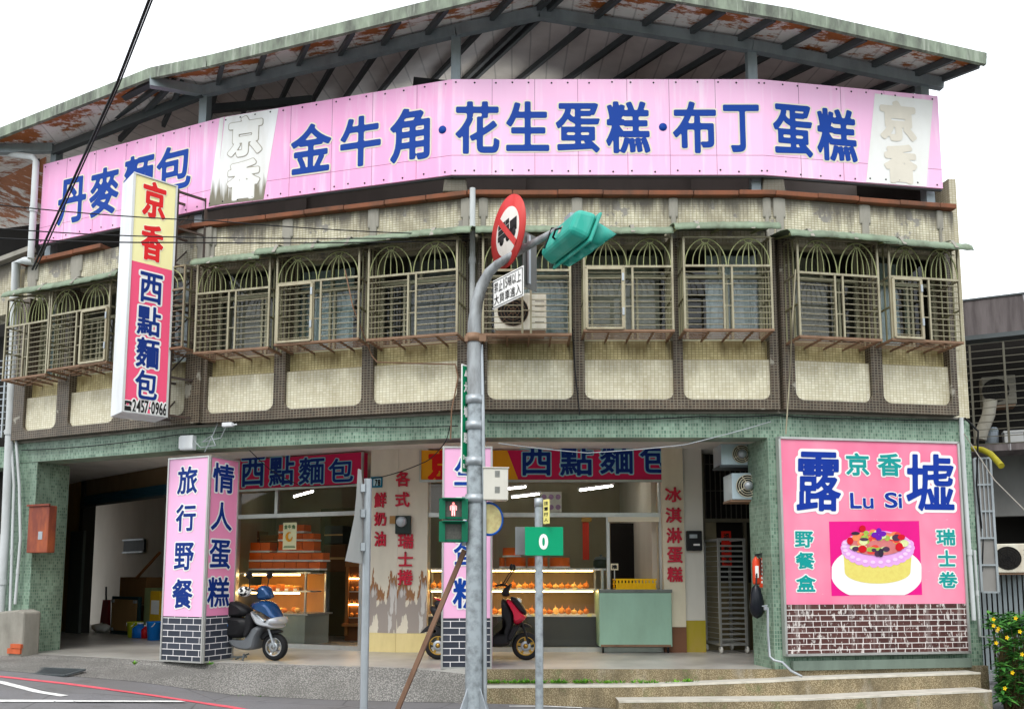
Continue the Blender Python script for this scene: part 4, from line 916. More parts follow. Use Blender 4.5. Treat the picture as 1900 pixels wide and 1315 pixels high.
# poster on the glass
u0, u1, z0, z1 = S1.box(525, 969, 550, 1019, .03)
po = thing('poster', 'small pale yellow bread poster taped to the left bakery window', 'poster', S1, (u0, -.03, z0))
MB().box(u0, u1, -.03, -.026, z0, z1).build('sheet', plain('poster_paper', lin(238,234,190), .6, 0, .15, 3), po)
letters(S1, .03, [('金',528,973,534,981),('牛',535,973,541,981),('角',542,973,548,981)], po, plain('green_ink', lin(60,110,60), .5), None, .03, n=20)
mb = MB(); uc, zc = (u0+u1)/2, z0+(z1-z0)*.48
mb.tube([(uc+.055*math.cos(q), -.034, zc+.07*math.sin(q)) for q in [R(60+300*k/12) for k in range(13)]], [.006+.02*math.sin(math.pi*k/12) for k in range(13)], 6); mb.build('bread_picture', M['shop_yellow'], po)
MB().box(u0+.02, u1-.02, -.0305, -.0305-.001, z0+.03, z0+.045).box(u0+.03, u1-.03, -.0305, -.0315, z0+.055, z0+.066).build('small_print', plain('green_ink', lin(60,110,60), .5), po)
for k, (x0, y0, x1, y1, cc) in enumerate(((447, 985, 480, 1012, (120,74,40)), (482, 992, 515, 1015, (150,96,50)), (600, 1010, 640, 1060, (96,70,44)), (602, 975, 636, 1008, (60,66,60)))):
    u0, u1, z0, z1 = S1.box(x0, y0, x1, y1, -1.6); r = thing('carton', ('brown carton behind the low left shoulder of the orange stack', 'tan carton right behind the orange stack', 'dark brown carton behind the right end of the left display case', 'dark green carton uppermost behind the right end of the left display case')[k], 'box', S1, (u0, 1.6, z0))
    MB().box(u0, u1, 1.6, 1.9, z0, z1).build('body', plain('carton_%d' % k, lin(*cc), .8, 0, .3, 4), r, bevel=.01); MB().box(u0, u1, 1.595, 1.599, z0+(z1-z0)*.45, z0+(z1-z0)*.53).build('tape', plain('tape', lin(180,150,100), .4), r)
# lit fridge seen past the open door
fg = Facet(aty(640, 1100, 15.4)[:2], -10); a, b = 0, fg.u(690, 1100)
r = thing('display_fridge', 'brown display fridge with warm lit shelves beyond the open bakery door', 'fridge', fg, (0, 0, 0))
zt2 = fg.z(660, 1042); MB().box(0, b, .04, .6, 0, zt2).build('cabinet', plain('fridge_brown', lin(110,70,40), .5, 0, .3, 4), r)
MB().bar((.04, .02, .1), (.04, .02, zt2), .06).bar((b-.04, .02, .1), (b-.04, .02, zt2), .06).bar((0, .02, zt2-.05), (b, .02, zt2-.05), .08).bar((0, .02, .3), (b, .02, .3), .3, .05).build('door_frame', plain('fridge_wood', lin(150,104,60), .5), r)
for k in range(4):
    z = .42+(zt2-.5)*k/4; MB().box(.08, b-.08, .01, .035, z, z+.02).build('shelf', M['led'] if k % 2 else M['alu'], r)
    for j in range(3): loaf(fg, .14+.11*j, .005, z+.02, .08, .08, True, 'small jar-like bun in the lit display fridge', 'buns in the lit fridge', j)
# right shop: bread shelves behind glass
def zz(y, v): return S2.z(1020, y, v)
v0 = -.15; a, b = S2.u(794, 1100, v0), S2.u(1112, 1100, v0)
BS = thing('bread_shelf', 'glass and steel bread shelf with golden rolls in the right bakery window', 'display case', S2, (a, -v0, 0))
zA, zB, zC = zz(1054, v0), zz(1092, v0), zz(1140, v0)
for z, e in ((zA, .12), (zB, .0), (zC, .0)): MB().box(a, b+e, -v0, -v0+.55, z-.03, z).build('shelf', M['white_frame'], BS)
MB().box(a, b, -v0+.03, -v0+.6, .02, zC-.031).build('base', plain('dark_case_base', lin(70,74,70), .15, 0, .2, 3), BS)
MB().bar((b+.05, -v0, zB), (b+.05, -v0, zA), .04).bar((a+.02, -v0+.5, zC), (a+.02, -v0+.5, zA), .03).bar((b-.02, -v0+.5, zC), (b-.02, -v0+.5, zA), .03).build('frame', M['alu'], BS)
for z in (zA, zB): MB().box(a+.05, b-.1, -v0+.04, -v0+.06, z-.05, z-.034).build('light_strip', M['led'], BS)
MB().box(a, b, -v0+.56, -v0+.58, zC, zA).build('back_panel', plain('case_back', lin(120,100,76), .5, 0, .3, 4), BS)
for row, z in enumerate((zC, zB)):
    for k in range(26):
        u = a+.08+(b-a-.28)*k/25; mb = MB(); h = random.uniform(.06, .10); mb.ball((u, -v0+.12+.08*(k % 2), z+h*.6), .055, .05, h*.6, 8); mb.prism([(u-.02, z+h*.8), (u+.02, z+h*.8), (u+random.uniform(-.02, .02), z+h*1.7)], -v0+.11+.08*(k % 2), -v0+.12+.08*(k % 2))
        tag(mb.build('bread_roll', breads[k % 3], None, S2, (u, -v0+.12, z)), ('bagged golden roll on the lower shelf of the right bread shelf', 'bagged golden roll on the upper shelf of the right bread shelf')[row], 'bread', ('rolls on the lower right shelf', 'rolls on the upper right shelf')[row])
for k in range(12): u = a+.1+(b-a-.3)*k/11; MB().box(u, u+.07, -v0-.004, -v0-.001, (zB, zC)[k % 2]-.03, (zB, zC)[k % 2]+.02).build('price_tag', M['yellow_panel'] if k % 3 else M['white_ink'], BS)
def cake_tin(x0, y0, x1, y1, label, v=-.45):
    u0, u1, z0, z1 = S2.box(x0, y0, x1, y1, v); c = ((u0+u1)/2, -v, z0); rr = (u1-u0)/2
    r = thing('cake_tin', label, 'box', S2, c, 'round orange cake boxes on the right bread shelf')
    MB().lathe((c[0], c[1], z0), [(rr*.96, .0), (rr*.96, z1-z0), (0, z1-z0)], 'z', 24).build('carton', ob, r); MB().lathe((c[0], c[1], z0), [(rr, 0), (rr, .025), (rr*.9, .026)], 'z', 24).build('tray', wb, r)
cake_tin(926, 1034, 937, 1053, 'orange round cake box half hidden by the pillar light box', -.45)
for k, (x, lb) in enumerate(((937, 'left'), (978, 'middle'), (1019, 'right'))): cake_tin(x, 1034, x+39, 1053, 'orange round cake box, %s one on top of the right bread shelf' % lb)
cake_tin(932, 1016, 967, 1033, 'orange round cake box stacked highest on the right bread shelf')
# things deeper in the right room
dr = thing('inner_door', 'pale inner door with dark doorway behind the mint freezer', 'door', S2, (1.4, 3, 0))
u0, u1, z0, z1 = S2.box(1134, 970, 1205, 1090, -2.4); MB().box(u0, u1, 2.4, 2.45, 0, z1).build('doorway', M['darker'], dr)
u0, u1, _, z1 = S2.box(1184, 985, 1206, 1075, -2.3); MB().box(u0, u1, 2.3, 2.34, 0, z1).build('door_leaf', M['white_wall'], dr)
cp = thing('red_couplet', 'long red paper couplet hanging in the right bakery room', 'paper sign', S2, (0, 2.5, 1.5)); u0, u1, z0, z1 = S2.box(1081, 968, 1093, 1038, -2.5)
MB().box(u0, u1, 2.5, 2.51, z0, z1).build('paper', plain('red_paper', lin(214,40,24), .6, 0, .2, 4), cp); MB().box(u0-.02, u1+.05, 2.46, 2.52, z1, z1+.16).build('holder', plain('gold_card', lin(176,130,50), .5, 0, .3, 6), cp)
ck = thing('rice_cooker', 'black pot with lid on the counter in the right bakery room', 'pot', S2, (S2.u(1115, 1040, -.4), .4, zA)); c_ = ORG[ck.name]
MB().lathe(c_, [(.10, 0), (.13, .03), (.13, .12), (.11, .15)], 'z', 20).build('body', M['blackplastic'], ck); MB().lathe(c_, [(.125, .151), (.09, .19), (.02, .2), (.025, .23), (0, .235)], 'z', 20).build('lid', M['steel_dark'], ck)
ps = thing('price_sign', 'small black framed price sign on a stand beside the crate', 'sign', S2, (S2.u(1139, 1060, .05), -.05, zA)); c_ = ORG[ps.name]
u0, u1, z0, z1 = S2.box(1133, 1045, 1147, 1057, .05); MB().box(u0, u1, -.06, -.045, z0, z1).build('card', plain('cream_card', lin(240,226,190), .6), ps); MB().bar(((u0+u1)/2, -.05, z0-.16), ((u0+u1)/2, -.05, z0), .014).build('stand', M['alu'], ps)
letters(S2, .06, [('推',1135,1047,1145,1055)], ps, M['black_ink'], None, .06, n=20)
wc = thing('wall_calendar', 'white wall sheet with purple rosettes in the right bakery room', 'poster', S2, (0, 3.8, 2)); u0, u1, z0, z1 = S2.box(1003, 912, 1042, 950, -3.9); MB().box(u0, u1, 3.9, 3.91, z0, z1).build('sheet', M['white_ink'], wc)
mb = MB()
for i in range(3):
    for j in range(2): mb.lathe((u0+(u1-u0)*(i+.5)/3, 3.9, z0+(z1-z0)*(j+.5)/2), [(.055, -.004), (0, -.006)], 'y', 12)
mb.build('rosette_print', plain('mauve_ink', lin(190,150,200), .6), wc)

# ------------------------------------------------------------------ mint freezer, crate, meters, fans, rack
FZ = Facet((0, 12.9), 0); a, b = FZ.u(1112, 1150), FZ.u(1247, 1150); zt = FZ.z(1180, 1093)
fz = thing('chest_freezer', 'mint green metal freezer counter on casters under the yellow crate', 'freezer', FZ, (a, 0, 0))
mint = plain('mint_enamel', lin(150,186,164), .4, .1, .35, 2.5, lin(110,130,110))
MB().box(a, b, 0, .62, .10, zt-.05).build('cabinet', mint, fz, bevel=.012); MB().box(a-.01, b+.01, -.015, .64, zt-.05, zt).build('counter_top', plain('dull_steel_top', lin(120,124,120), .3, .6, .5, 5), fz, bevel=.006)
MB().box(a+.13, b-.24, -.004, -.0005, .42, zt-.14).build('service_panel', mint, fz); MB().box(a+.02, b-.02, -.003, -.0005, .101, .135).build('rust_edge', M['bars_rust'], fz)
for x in (a+.06, b-.06):
    for y in (.06, .55):
        cst = MB().bar((x, y, .05), (x, y, .10), .03).build('caster', M['steel_dark'], fz); MB().lathe((x-.012, y, .042), [(.0, 0), (.042, 0), (.042, .024), (0, .024)], 'x', 14).build('wheel', M['rubber'], cst)
a, b, z0, z1 = FZ.box(1143, 1074, 1218, 1093, -.1)
cr = thing('plastic_crate', 'yellow plastic crate with slotted sides on the mint freezer', 'crate', FZ, (a, .1, zt)); yel = plain('yellow_plastic', lin(244,190,10), .35, 0, .12, 6, lin(200,140,0))
mb = MB(); z1 = zt+.165
for z in (zt+.01, zt+.085, z1-.012): mb.box(a, b, .1, .115, z-.01, z+.012).box(a, b, .485, .50, z-.01, z+.012).box(a, a+.015, .115, .485, z-.01, z+.012).box(b-.015, b, .115, .485, z-.01, z+.012)
k = a
while k < b-.02: mb.box(k, k+.03, .103, .112, zt+.02, z1-.02).box(k, k+.03, .488, .497, zt+.02, z1-.02); k += .055
mb.box(a+.01, b-.01, .11, .49, zt+.002, zt+.012).build('slotted_side', yel, cr); MB().box(a-.008, b+.008, .092, .100, z1-.02, z1+.004).box(a-.008, b+.008, .5, .508, z1-.02, z1+.004).box(a+.01, b-.01, .112, .12, zt+.02, zt+.09).build('rim', yel, cr)
def wall_box(name, label, cat, F, v, x0, y0, x1, y1, d, mat, bev=.012): 
    u0, u1, z0, z1 = F.box(x0, y0, x1, y1, v+d); r = thing(name, label, cat, F, ((u0+u1)/2, -v, z0)); MB().box(u0, u1, -v-d, -v, z0, z1).build('casing', mat, r, bevel=bev); return r, u0, u1, z0, z1
dk = plain('dark_green_meter', lin(40,52,48), .35, 0, .2, 6)
M1 = Facet((0, 13.09), 0)
r, u0, u1, z0, z1 = wall_box('electric_meter', 'black electric meter box with labels on the white pillar by the steel rack', 'meter', M1, 0, 1275, 984, 1303, 1021, .1, M['blackplastic'])
MB().box(u0+.04, u1-.08, -.104, -.1, z0+.2, z0+.26).build('dial_window', M['galv'], r); MB().box(u0+.1, u1-.04, -.104, -.1, z0+.08, z0+.11).build('label_plate', M['white_ink'], r)
r, u0, u1, z0, z1 = wall_box('electric_meter', 'dark electric meter with round dial on the peeling pillar', 'meter', PR, .01, 733, 956, 762, 990, .09, dk)
MB().lathe(((u0+u1)/2-.02, -.10, z0+(z1-z0)*.66), [(.085, 0), (.085, -.05), (.07, -.06), (0, -.06)], 'y', 20).build('dial', M['galv'], r); MB().box(u0-.1, u0-.001, -.03, -.01, z0+.17, z1).build('wooden_board', plain('board_wood', lin(170,130,80), .7), r)
u0, u1, z0, z1 = PL.box(688, 884, 709, 904, .02); r = thing('house_number', 'small blue house number plate 78 on the peeling pillar', 'number plate', PL, (u0, -.02, z0)); MB().box(u0, u1, -.024, -.004, z0, z1).build('plate', plain('teal_blue_plate', lin(20,120,150), .4), r); MB().box(u0+.05, u1-.02, -.0255, -.0242, z0+.03, z1-.03).build('number_field', plain('pale_blue', lin(190,225,235), .4), r)
line_text(PL, .026, '78', (696, 889, 706, 901), r, M['black_ink'], None, .04, n=22)
# recess with steel door and grille at the right
RC = Facet((0, 13.45), 0); a, b = RC.u(1305, 1000), RC.u(1440, 1000)
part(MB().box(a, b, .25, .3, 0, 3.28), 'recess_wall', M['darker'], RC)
gr = thing('steel_door', 'grimy steel door with barred transom in the recess behind the tray rack', 'door', RC, (a, 0, 0))
zr = RC.z(1350, 965); MB().bar((a, 0, zr), (b, 0, zr), .05, .06).bar((a, 0, .02), (a, 0, 3.25), .06).bar((RC.u(1383, 1000), .02, 0), (RC.u(1383, 1000), .02, zr), .05).build('frame', plain('grimy_frame', lin(110,104,88), .6, .2, .4, 5), gr)
mb = MB(); k = a+.06
while k < b: mb.tube([(k, .03, zr), (k, .03, 3.25)], .009, 6, cap=False); k += .085
mb.bar((a, .03, zr+.5), (b, .03, zr+.5), .014).bar((a, .03, zr+.95), (b, .03, zr+.95), .014).build('bar_grille', plain('dark_bars', lin(90,86,80), .5, .4), gr)
MB().box(a+.03, RC.u(1330, 1000), .02, .06, 0, zr).build('side_panel', plain('grimy_beige', lin(140,130,104), .6, 0, .5, 3), gr); MB().box(RC.u(1330, 1000)+.01, b, .06, .1, 0, 1.1).build('door_panel', plain('grimy_olive', lin(112,100,72), .6, 0, .5, 3), gr)
rc = thing('red_couplet', 'red paper couplet on the steel door behind the tray rack', 'paper sign', RC, (0, 0, 1.4)); u0, u1, z0, z1 = RC.box(1339, 985, 1357, 1050, .05); MB().box(u0, u1, -.05, -.045, z0, z1).build('paper', plain('red_paper', lin(214,40,24), .6, 0, .2, 4), rc)
relief_mb = MB()
for k in range(3):
    hh = (z1-z0)/3; put_char([(relief_mb, -.054, .02)], '福春滿'[k], (u0+.03, u1-.03, z1-hh*(k+1)+.03, z1-hh*k-.03), 0, 24, .06)
relief_mb.build('lettering', M['black_ink'], rc)
# fans on brackets
def exhaust_fan(F, x0, y0, x1, y1, v, label, side):
    u0, u1, z0, z1 = F.box(x0, y0, x1, y1, v); r = thing('exhaust_fan', label, 'fan', F, ((u0+u1)/2, -v, z0)); gm = plain('fan_box_metal', lin(176,190,196), .4, .4, .35, 5)
    MB().box(u0, u1, -v, -v+.45, z0, z1).build('housing', gm, r, bevel=.008)
    cx, cz = u0+(u1-u0)*.6, (z0+z1)/2; rd = (z1-z0)*.42
    MB().lathe((cx, -v, cz), [(rd, -.005), (rd*.98, -.001), (0, -.001)], 'y', 28).build('opening', M['darker'], r)
    g = MB()
    for k in range(1, 6): g.tube([(cx+rd*k/5*math.cos(q), -v-.03-.03*(1-k/5), cz+rd*k/5*math.sin(q)) for q in [2*math.pi*j/24 for j in range(25)]], .0055, 5, cap=False)
    for j in range(4): q = math.pi*j/2+.5; g.tube([(cx, -v-.06, cz), (cx+rd*math.cos(q), -v-.03, cz+rd*math.sin(q))], .005, 5, cap=False)
    g.build('guard', plain('pale_guard', lin(216,206,180), .4, .4), r)
    MB().lathe((cx, -v-.05, cz), [(.0, -.06), (.05, -.055), (.06, -.03), (.06, .03)], 'y', 16).build('motor', M['galv'], r)
    bl = MB()
    for j in range(5):
        q = 2*math.pi*j/5; p = [(cx+.05*math.cos(q), -v-.012, cz+.05*math.sin(q)), (cx+rd*.85*math.cos(q-.3), -v-.006, cz+rd*.85*math.sin(q-.3)), (cx+rd*.85*math.cos(q+.35), -v-.02, cz+rd*.85*math.sin(q+.35))]; bl.poly(p)
    bl.build('blades', M['steel_dark'], r)
    MB().box(u0-.02, u1+.1, -v+.02, -v+.42, z0-.03, z0-.001).build('bracket', M['bars_rust'] if side else M['steel_dark'], r)
FN = Facet((0, 11.3), 0)
exhaust_fan(FN, 1338, 823, 1400, 862, .0, 'grey boxed exhaust fan, the upper of two beside the green pier', 0)
exhaust_fan(FN, 1358, 877, 1405, 926, .1, 'grey boxed exhaust fan, the lower of two beside the green pier', 1)
# baker's rack
RK = Facet(atz(1338, 1212, 0)[:2], 10); w_ = RK.u(1386, 1200); zt = RK.z(1360, 998)
rk = thing('tray_rack', 'tall aluminium baking tray rack on casters by the green pier', 'rack', RK, (0, 0, 0)); dp = .55
mb = MB()
for x in (0, w_):
    for y in (0, dp): mb.bar((x, y, .12), (x, y, zt), .035)
for z in (.14, zt-.02):
    for y in (0, dp): mb.bar((0, y, z), (w_, y, z), .035)
    for x in (0, w_): mb.bar((x, 0, z), (x, dp, z), .03)
mb.build('frame', M['alu'], rk); mb = MB(); n_ = 19
for k in range(n_):
    z = .22+(zt-.34)*k/(n_-1); mb.box(.018, w_-.018, .003, .012, z-.016, z+.012)
    for x in (.03, w_-.03): mb.box(x-.015, x+.015, .012, dp, z, z+.006)
mb.build('tray_runner', M['alu'], rk)
for x in (0, w_):
    for y in (0, dp):
        cst = MB().bar((x, y, .07), (x, y, .125), .03).build('caster', M['steel_dark'], rk); MB().lathe((x-.014, y, .056), [(0, 0), (.056, 0), (.056, .028), (0, .028)], 'x', 16).build('wheel', plain('white_caster', lin(214,212,204), .5), cst)
# extinguishers and black bag on the pier
EX = Facet((0, 10.95), 0)
def extinguisher(x0, y0, x1, y1, label, Y=10.9):
    F = Facet((0, Y), 0); u0, u1, z0, z1 = F.box(x0, y0, x1, y1); c = ((u0+u1)/2, 0, z0); rr = (u1-u0)/2; h = z1-z0
    r = thing('fire_extinguisher', label, 'extinguisher', F, c)
    MB().lathe(c, [(0, 0), (rr*.9, .005), (rr, .03), (rr, h*.72), (rr*.7, h*.82), (rr*.28, h*.87), (rr*.28, h*.9)], 'z', 18).build('cylinder', plain('extinguisher_red', lin(214,70,40), .3, 0, .15, 5), r)
    MB().lathe(c, [(rr*.3, h*.9), (rr*.3, h*.94), (0, h*.95)], 'z', 12).bar((c[0]-.01, 0, c[2]+h*.95), (c[0]+.09, 0, c[2]+h*.99), .02).bar((c[0]-.01, 0, c[2]+h*.92), (c[0]+.08, 0, c[2]+h*.93), .018).build('valve', M['blackplastic'], r)
    MB().tube([(c[0]+.02, -.02, c[2]+h*.92), (c[0]+rr*1.2, -.04, c[2]+h*.8), (c[0]+rr*1.1, -.05, c[2]+h*.3)], .010, 6).build('hose', M['rubber'], r)
    MB().box(c[0]-rr*.5, c[0]+rr*.45, -rr-.004, -rr+.03, c[2]+h*.22, c[2]+h*.6).build('label_plate', M['white_ink'], r)
extinguisher(1396, 1026, 1409, 1084, 'red fire extinguisher with white label hung on the green pier above the black bag', 10.95)
r = thing('tag_plate', 'red upright extinguisher tag plate with white marks beside the extinguisher', 'tag', EX, (EX.u(1414, 1060), 0, 1)); u0, u1, z0, z1 = EX.box(1409, 1035, 1419, 1089)
MB().box(u0, u1, 0, .03, z0, z1).build('plate', plain('extinguisher_red', lin(214,70,40), .3, 0, .15, 5), r); mb = MB()
for k in range(6): mb.box(u0+.02, u1-.02, -.003, 0, z1-.06-k*.055, z1-.03-k*.055)
mb.build('white_marks', M['white_ink'], r)
u0, u1, z0, z1 = EX.box(1390, 1085, 1418, 1147, .1); mb = MB(); N = 10
rings = [(.06, 0.), (.55, .06), (.95, .2), (1, .45), (.85, .7), (.6, .9), (.25, 1.)]
vs = [((u0+u1)/2+(u1-u0)/2*rr*math.cos(2*math.pi*k/N)*(1+.08*math.sin(3*k+j)), -.1+.07*rr*math.sin(2*math.pi*k/N)*(1+.2*math.sin(2*k)), z0+(z1-z0)*h) for j, (rr, h) in enumerate(rings) for k in range(N)]
mb.add(vs, [(j*N+k, j*N+(k+1)%N, (j+1)*N+(k+1)%N, (j+1)*N+k) for j in range(len(rings)-1) for k in range(N)], 0, True)
r = thing('plastic_bag', 'black plastic bag hanging under the fire extinguisher', 'bag', EX, ((u0+u1)/2, -.1, z0)); mb.build('bag_body', plain('black_bag', lin(26,28,34), .25, 0, .2, 5), r)
MB().tube([((u0+u1)/2, -.1, z1-.01), ((u0+u1)/2+.02, -.06, z1+.12), ((u0+u1)/2+.04, -.02, z1+.2)], .012, 6).build('handle', M['blackplastic'], r)
mb = MB(); pp = [atz(1423, 1128, .66), atz(1423, 1190, .3)]
Yp = 10.62; mb.tube([aty(1418, 1126, Yp), aty(1424, 1127, Yp), aty(1425, 1175, Yp), aty(1428, 1217, Yp), aty(1436, 1224, Yp-.05), aty(1452, 1228, Yp-.1), aty(1468, 1244, Yp-.25), aty(1488, 1254, Yp-.35)], .016, 8)
r = thing('water_pipe', 'grey water tap pipe with hose bending onto the steps at the green pier', 'pipe', W, tuple(aty(1424, 1127, Yp))); mb.build('pipe_run', M['galv'], r)
MB().lathe(tuple(aty(1420, 1127, Yp-.02)), [(.02, -.03), (.024, 0), (.02, .03)], 'z', 10).bar(aty(1414, 1124, Yp-.04), aty(1424, 1122, Yp-.04), .014).build('tap', M['galv'], r)

# ------------------------------------------------------------------ cake poster on the right wall
VP = .07; u0, u1, z0, z1 = FD.box(1450, 815, 1791, 1214, VP); u1 = FD.u(1788, 1000, VP)
cs = thing('cake_poster', 'large pink cake poster with fruit cake picture and printed bricks on the green wall', 'sign', FD, (u0, -VP, z0))
t = NT('poster_pink'); sx = t.n('SeparateXYZ'); t.l(t.obj(), sx.inputs[0]); _c = t.mix(t.ramp(t.math('ADD', t.noise(1.0, (1, 1, .6), det=3), t.math('MULTIPLY', sx.outputs[2], .02)), .35, .7), lin(232,110,146), lin(242,152,176))
cr_ = t.ramp(t.noise(4, (.4, 1, 4), det=6, rough=.7), .70, .72); _c = t.mix(t.math('MULTIPLY', cr_, .5), _c, lin(190,110,120)); _c = t.mix(t.ramp(t.noise(20, (.3, 1, 3), det=4), .70, .73), _c, lin(250,214,224)); t.bump(t.noise(1.6, det=2), .25, .05); M['poster_pink'] = t.fin(_c, .4, 0, .3)
zs = FD.z(1620, 1120, VP); MB().box(u0, u1, -VP, -.005, z0, z1).build('backing', M['alu'], cs)
MB().box(u0+.025, u1-.025, -VP-.004, -VP, zs, z1-.025).build('pink_panel', M['poster_pink'], cs)
M['bb'] = mosaic('brown_brick_print', lin(92,60,56), lin(70,44,42), lin(226,218,214), .20, .074, .07, stain=lin(226,220,214), amt=.7, sscale=17, offset=.5, rough=.4, lo=.56, hi=.60)
MB().box(u0+.025, u1-.025, -VP-.004, -VP, z0+.025, zs-.002).build('brick_panel', M['bb'], cs)
fr = MB()
for p, q in (((u0+.014, z0), (u0+.014, z1)), ((u1-.014, z0), (u1-.014, z1)), ((u0, z0+.014), (u1, z0+.014)), ((u0, z1-.014), (u1, z1-.014))): fr.bar((p[0], -VP-.008, p[1]), (q[0], -VP-.008, q[1]), .03, .03)
fr.build('frame', M['alu'], cs)
V5 = VP+.004
letters(FD, V5, [('露',1478,838,1560,948),('墟',1681,842,1770,948)], cs, plain('royal_blue', lin(4,50,150), .6), M['white_ink'], .018, .05, name='blue_lettering', shear=.05, n=64)
letters(FD, V5, [('京',1569,840,1612,882),('香',1628,841,1672,883)], cs, M['teal_ink'], M['white_ink'], .03, .06, name='teal_lettering')
letters(FD, V5, [('野',1474,985,1509,1015),('餐',1476,1024,1511,1055),('盒',1477,1066,1513,1097),('瑞',1737,981,1772,1011),('士',1740,1020,1773,1050),('卷',1741,1060,1776,1090)], cs, M['teal_ink'], M['white_ink'], .03, .07, name='small_lettering')
line_text(FD, V5, 'Lu', (1577,914,1620,943), cs, plain('royal_blue', lin(4,50,150), .6), M['white_ink'], .03, .06, 26, 'latin_lettering'); line_text(FD, V5, 'Si', (1641,913,1673,942), cs, plain('royal_blue', lin(4,50,150), .6), M['white_ink'], .03, .06, 26, 'latin_lettering')
def fp(px, py): q = FD.uz(px, py, V5); return q
def flat(pts, y, name, mat, parent):
    return MB().poly([(a, -V5-y, b) for a, b in [fp(*p) for p in pts]]).build(name, mat, parent)
mag = plain('magenta_print', lin(226,20,132), .4, 0, .15, 2)
ph = flat([(1538,967),(1705,966),(1711,1103),(1543,1105)], .0015, 'cake_picture', mag, cs)
def ell(cx, cy, rx, ry, n=30, a0=0, a1=360): return [(cx+rx*math.cos(R(a0+(a1-a0)*k/n)), cy+ry*math.sin(R(a0+(a1-a0)*k/n))) for k in range(n if a1-a0 == 360 else n+1)]
plate = [(min(1709.5, max(1543, x)), min(1103.5, y)) for x, y in ell(1627, 1062, 86, 52, 60)]
flat(plate, .003, 'plate_print', M['white_ink'], ph)
flat([(1564,1012)]+[(1566+ (x-1566), y) for x, y in ell(1628, 1058, 60, 24, 24, 180, 0)][0:0]+[(1567,1060)]+ell(1628, 1060, 61, 22, 24, 180, 0)[1:-1]+[(1689,1060),(1692,1012)], .0045, 'sponge_print', plain('sponge_yellow', lin(222,208,110), .5, 0, .4, 18, lin(200,170,70), streak=False), ph)
cream = plain('mauve_cream', lin(222,160,222), .45, 0, .3, 12, lin(240,200,236), streak=False)
mb = MB(); mbk = 0
mb.poly([(a, -V5-.006, b) for a, b in [fp(*p) for p in ell(1628, 1014, 66, 30, 40)]])
for k in range(26):
    q = R(360*k/26); x, y = 1628+60*math.cos(q), 1016+29*math.sin(q)
    if math.sin(q) > -.3: mb.poly([(a, -V5-.0062-.0001*k, b) for a, b in [fp(*p) for p in ell(x, y, 9, 8, 12)]])
mb.build('cream_print', cream, ph); mb = MB()
for k in range(26):
    q = R(360*k/26); x, y = 1626+60*math.cos(q), 1013.5+29*math.sin(q)
    if math.sin(q) > -.3: mb.poly([(a, -V5-.0092-.0001*k, b) for a, b in [fp(*p) for p in ell(x, y, 4.5, 3.2, 10)]])
mb.build('cream_swirl_print', plain('pale_mauve_cream', lin(240,204,238), .5, 0, .2, 20), ph)
flat(ell(1628, 1008, 52, 22, 30), .0125, 'cake_top_print', plain('cake_top', lin(206,120,120), .5, 0, .4, 9, lin(190,70,60), streak=False), ph)
def fruit(name, mat, spots, dy, r0=8):
    mb = MB()
    for i, (x, y, rx, ry) in enumerate(spots): mb.poly([(a, -V5-dy-.00008*i, b) for a, b in [fp(*p) for p in ell(x, y, rx, ry, 14)]])
    return mb.build(name, mat, ph)
rf = random.Random(3); pal = {'peach_print': (240,130,80), 'strawberry_print': (214,60,56), 'kiwi_print': (150,172,70), 'kiwi_pale_print': (206,214,150), 'grape_print': (70,44,70)}
for q_, (nm, cc) in enumerate(pal.items()):
    sp = []
    for _ in range((15, 12, 13, 9, 7)[q_]):
        a = rf.uniform(0, 6.28); rr = rf.uniform(.45, 1); sp.append((1628+50*rr*math.cos(a), 1007+21*rr*math.sin(a), rf.uniform(3.5, 9), rf.uniform(3, 6.5)))
    fruit(nm, plain(nm, lin(*cc), .45, 0, .5, 30, tuple(min(1, c*1.9) for c in lin(*cc)), streak=False), sp, .013+.0009*q_)
fruit('cherry_print', plain('cherry_print', lin(206,20,40), .3), [(1576,1003,6,7),(1599,1018,8,7),(1667,1014,7,8),(1671,996,7,5),(1599,980,6,6)], .0175)
fruit('dark_fruit_print', plain('plum_print', lin(50,40,60), .4), [(1633,1025,5,8),(1586,989,8,3)], .0185)
fruit('orchid_print', plain('orchid_print', lin(110,20,170), .4), [(1622,992,7,5),(1636,990,7,5),(1629,985,5,6),(1629,997,6,5)], .0195)
MB().bar((u0+.1, -.06, FD.z(1600, 1232, .06)), (u1-.0, -.06, FD.z(1600, 1232, .06)), .06, .12).build('steel_sill', plain('green_steel_sill', lin(110,124,112), .6, .1, .5, 4), bld, FD)

# ------------------------------------------------------------------ main pole and what hangs on it
YP = 9.35; xb = aty(881, 1000, YP)[0]; zg = gz(xb)
def at9(px, py, Y=YP): return tuple(aty(px, py, Y))
t = NT('rust_streaked_arm'); sx = t.n('SeparateXYZ'); t.l(t.obj(), sx.inputs[0]); _c = t.mix(t.ramp(t.noise(6, (1, 1, .3)), .4, .7), lin(160,164,166), lin(100,100,98))
_k = t.math('ADD', t.math('MULTIPLY', sx.outputs[2], .5), t.math('MULTIPLY', t.noise(5, det=5), 1.1)); _c = t.mix(t.ramp(_k, 3.02, 3.2), _c, t.mix(t.noise(11), lin(176,104,52), lin(120,76,50))); M['arm_rust'] = t.fin(_c, .6, .2)
lp = thing('lamp_pole', 'tall weathered galvanised pole with a bent rusty top arm at the kerb', 'pole', W, (xb, YP, zg))
MB().tube([(xb, YP, zg), (xb, YP, .6), (xb, YP, at9(0, 740)[2])], [.105, .1, .095], 20).build('pole_shaft', plain('stained_galvanised', lin(158,166,170), .5, .3, 1.0, 9, lin(74,76,76), streak=False), lp)
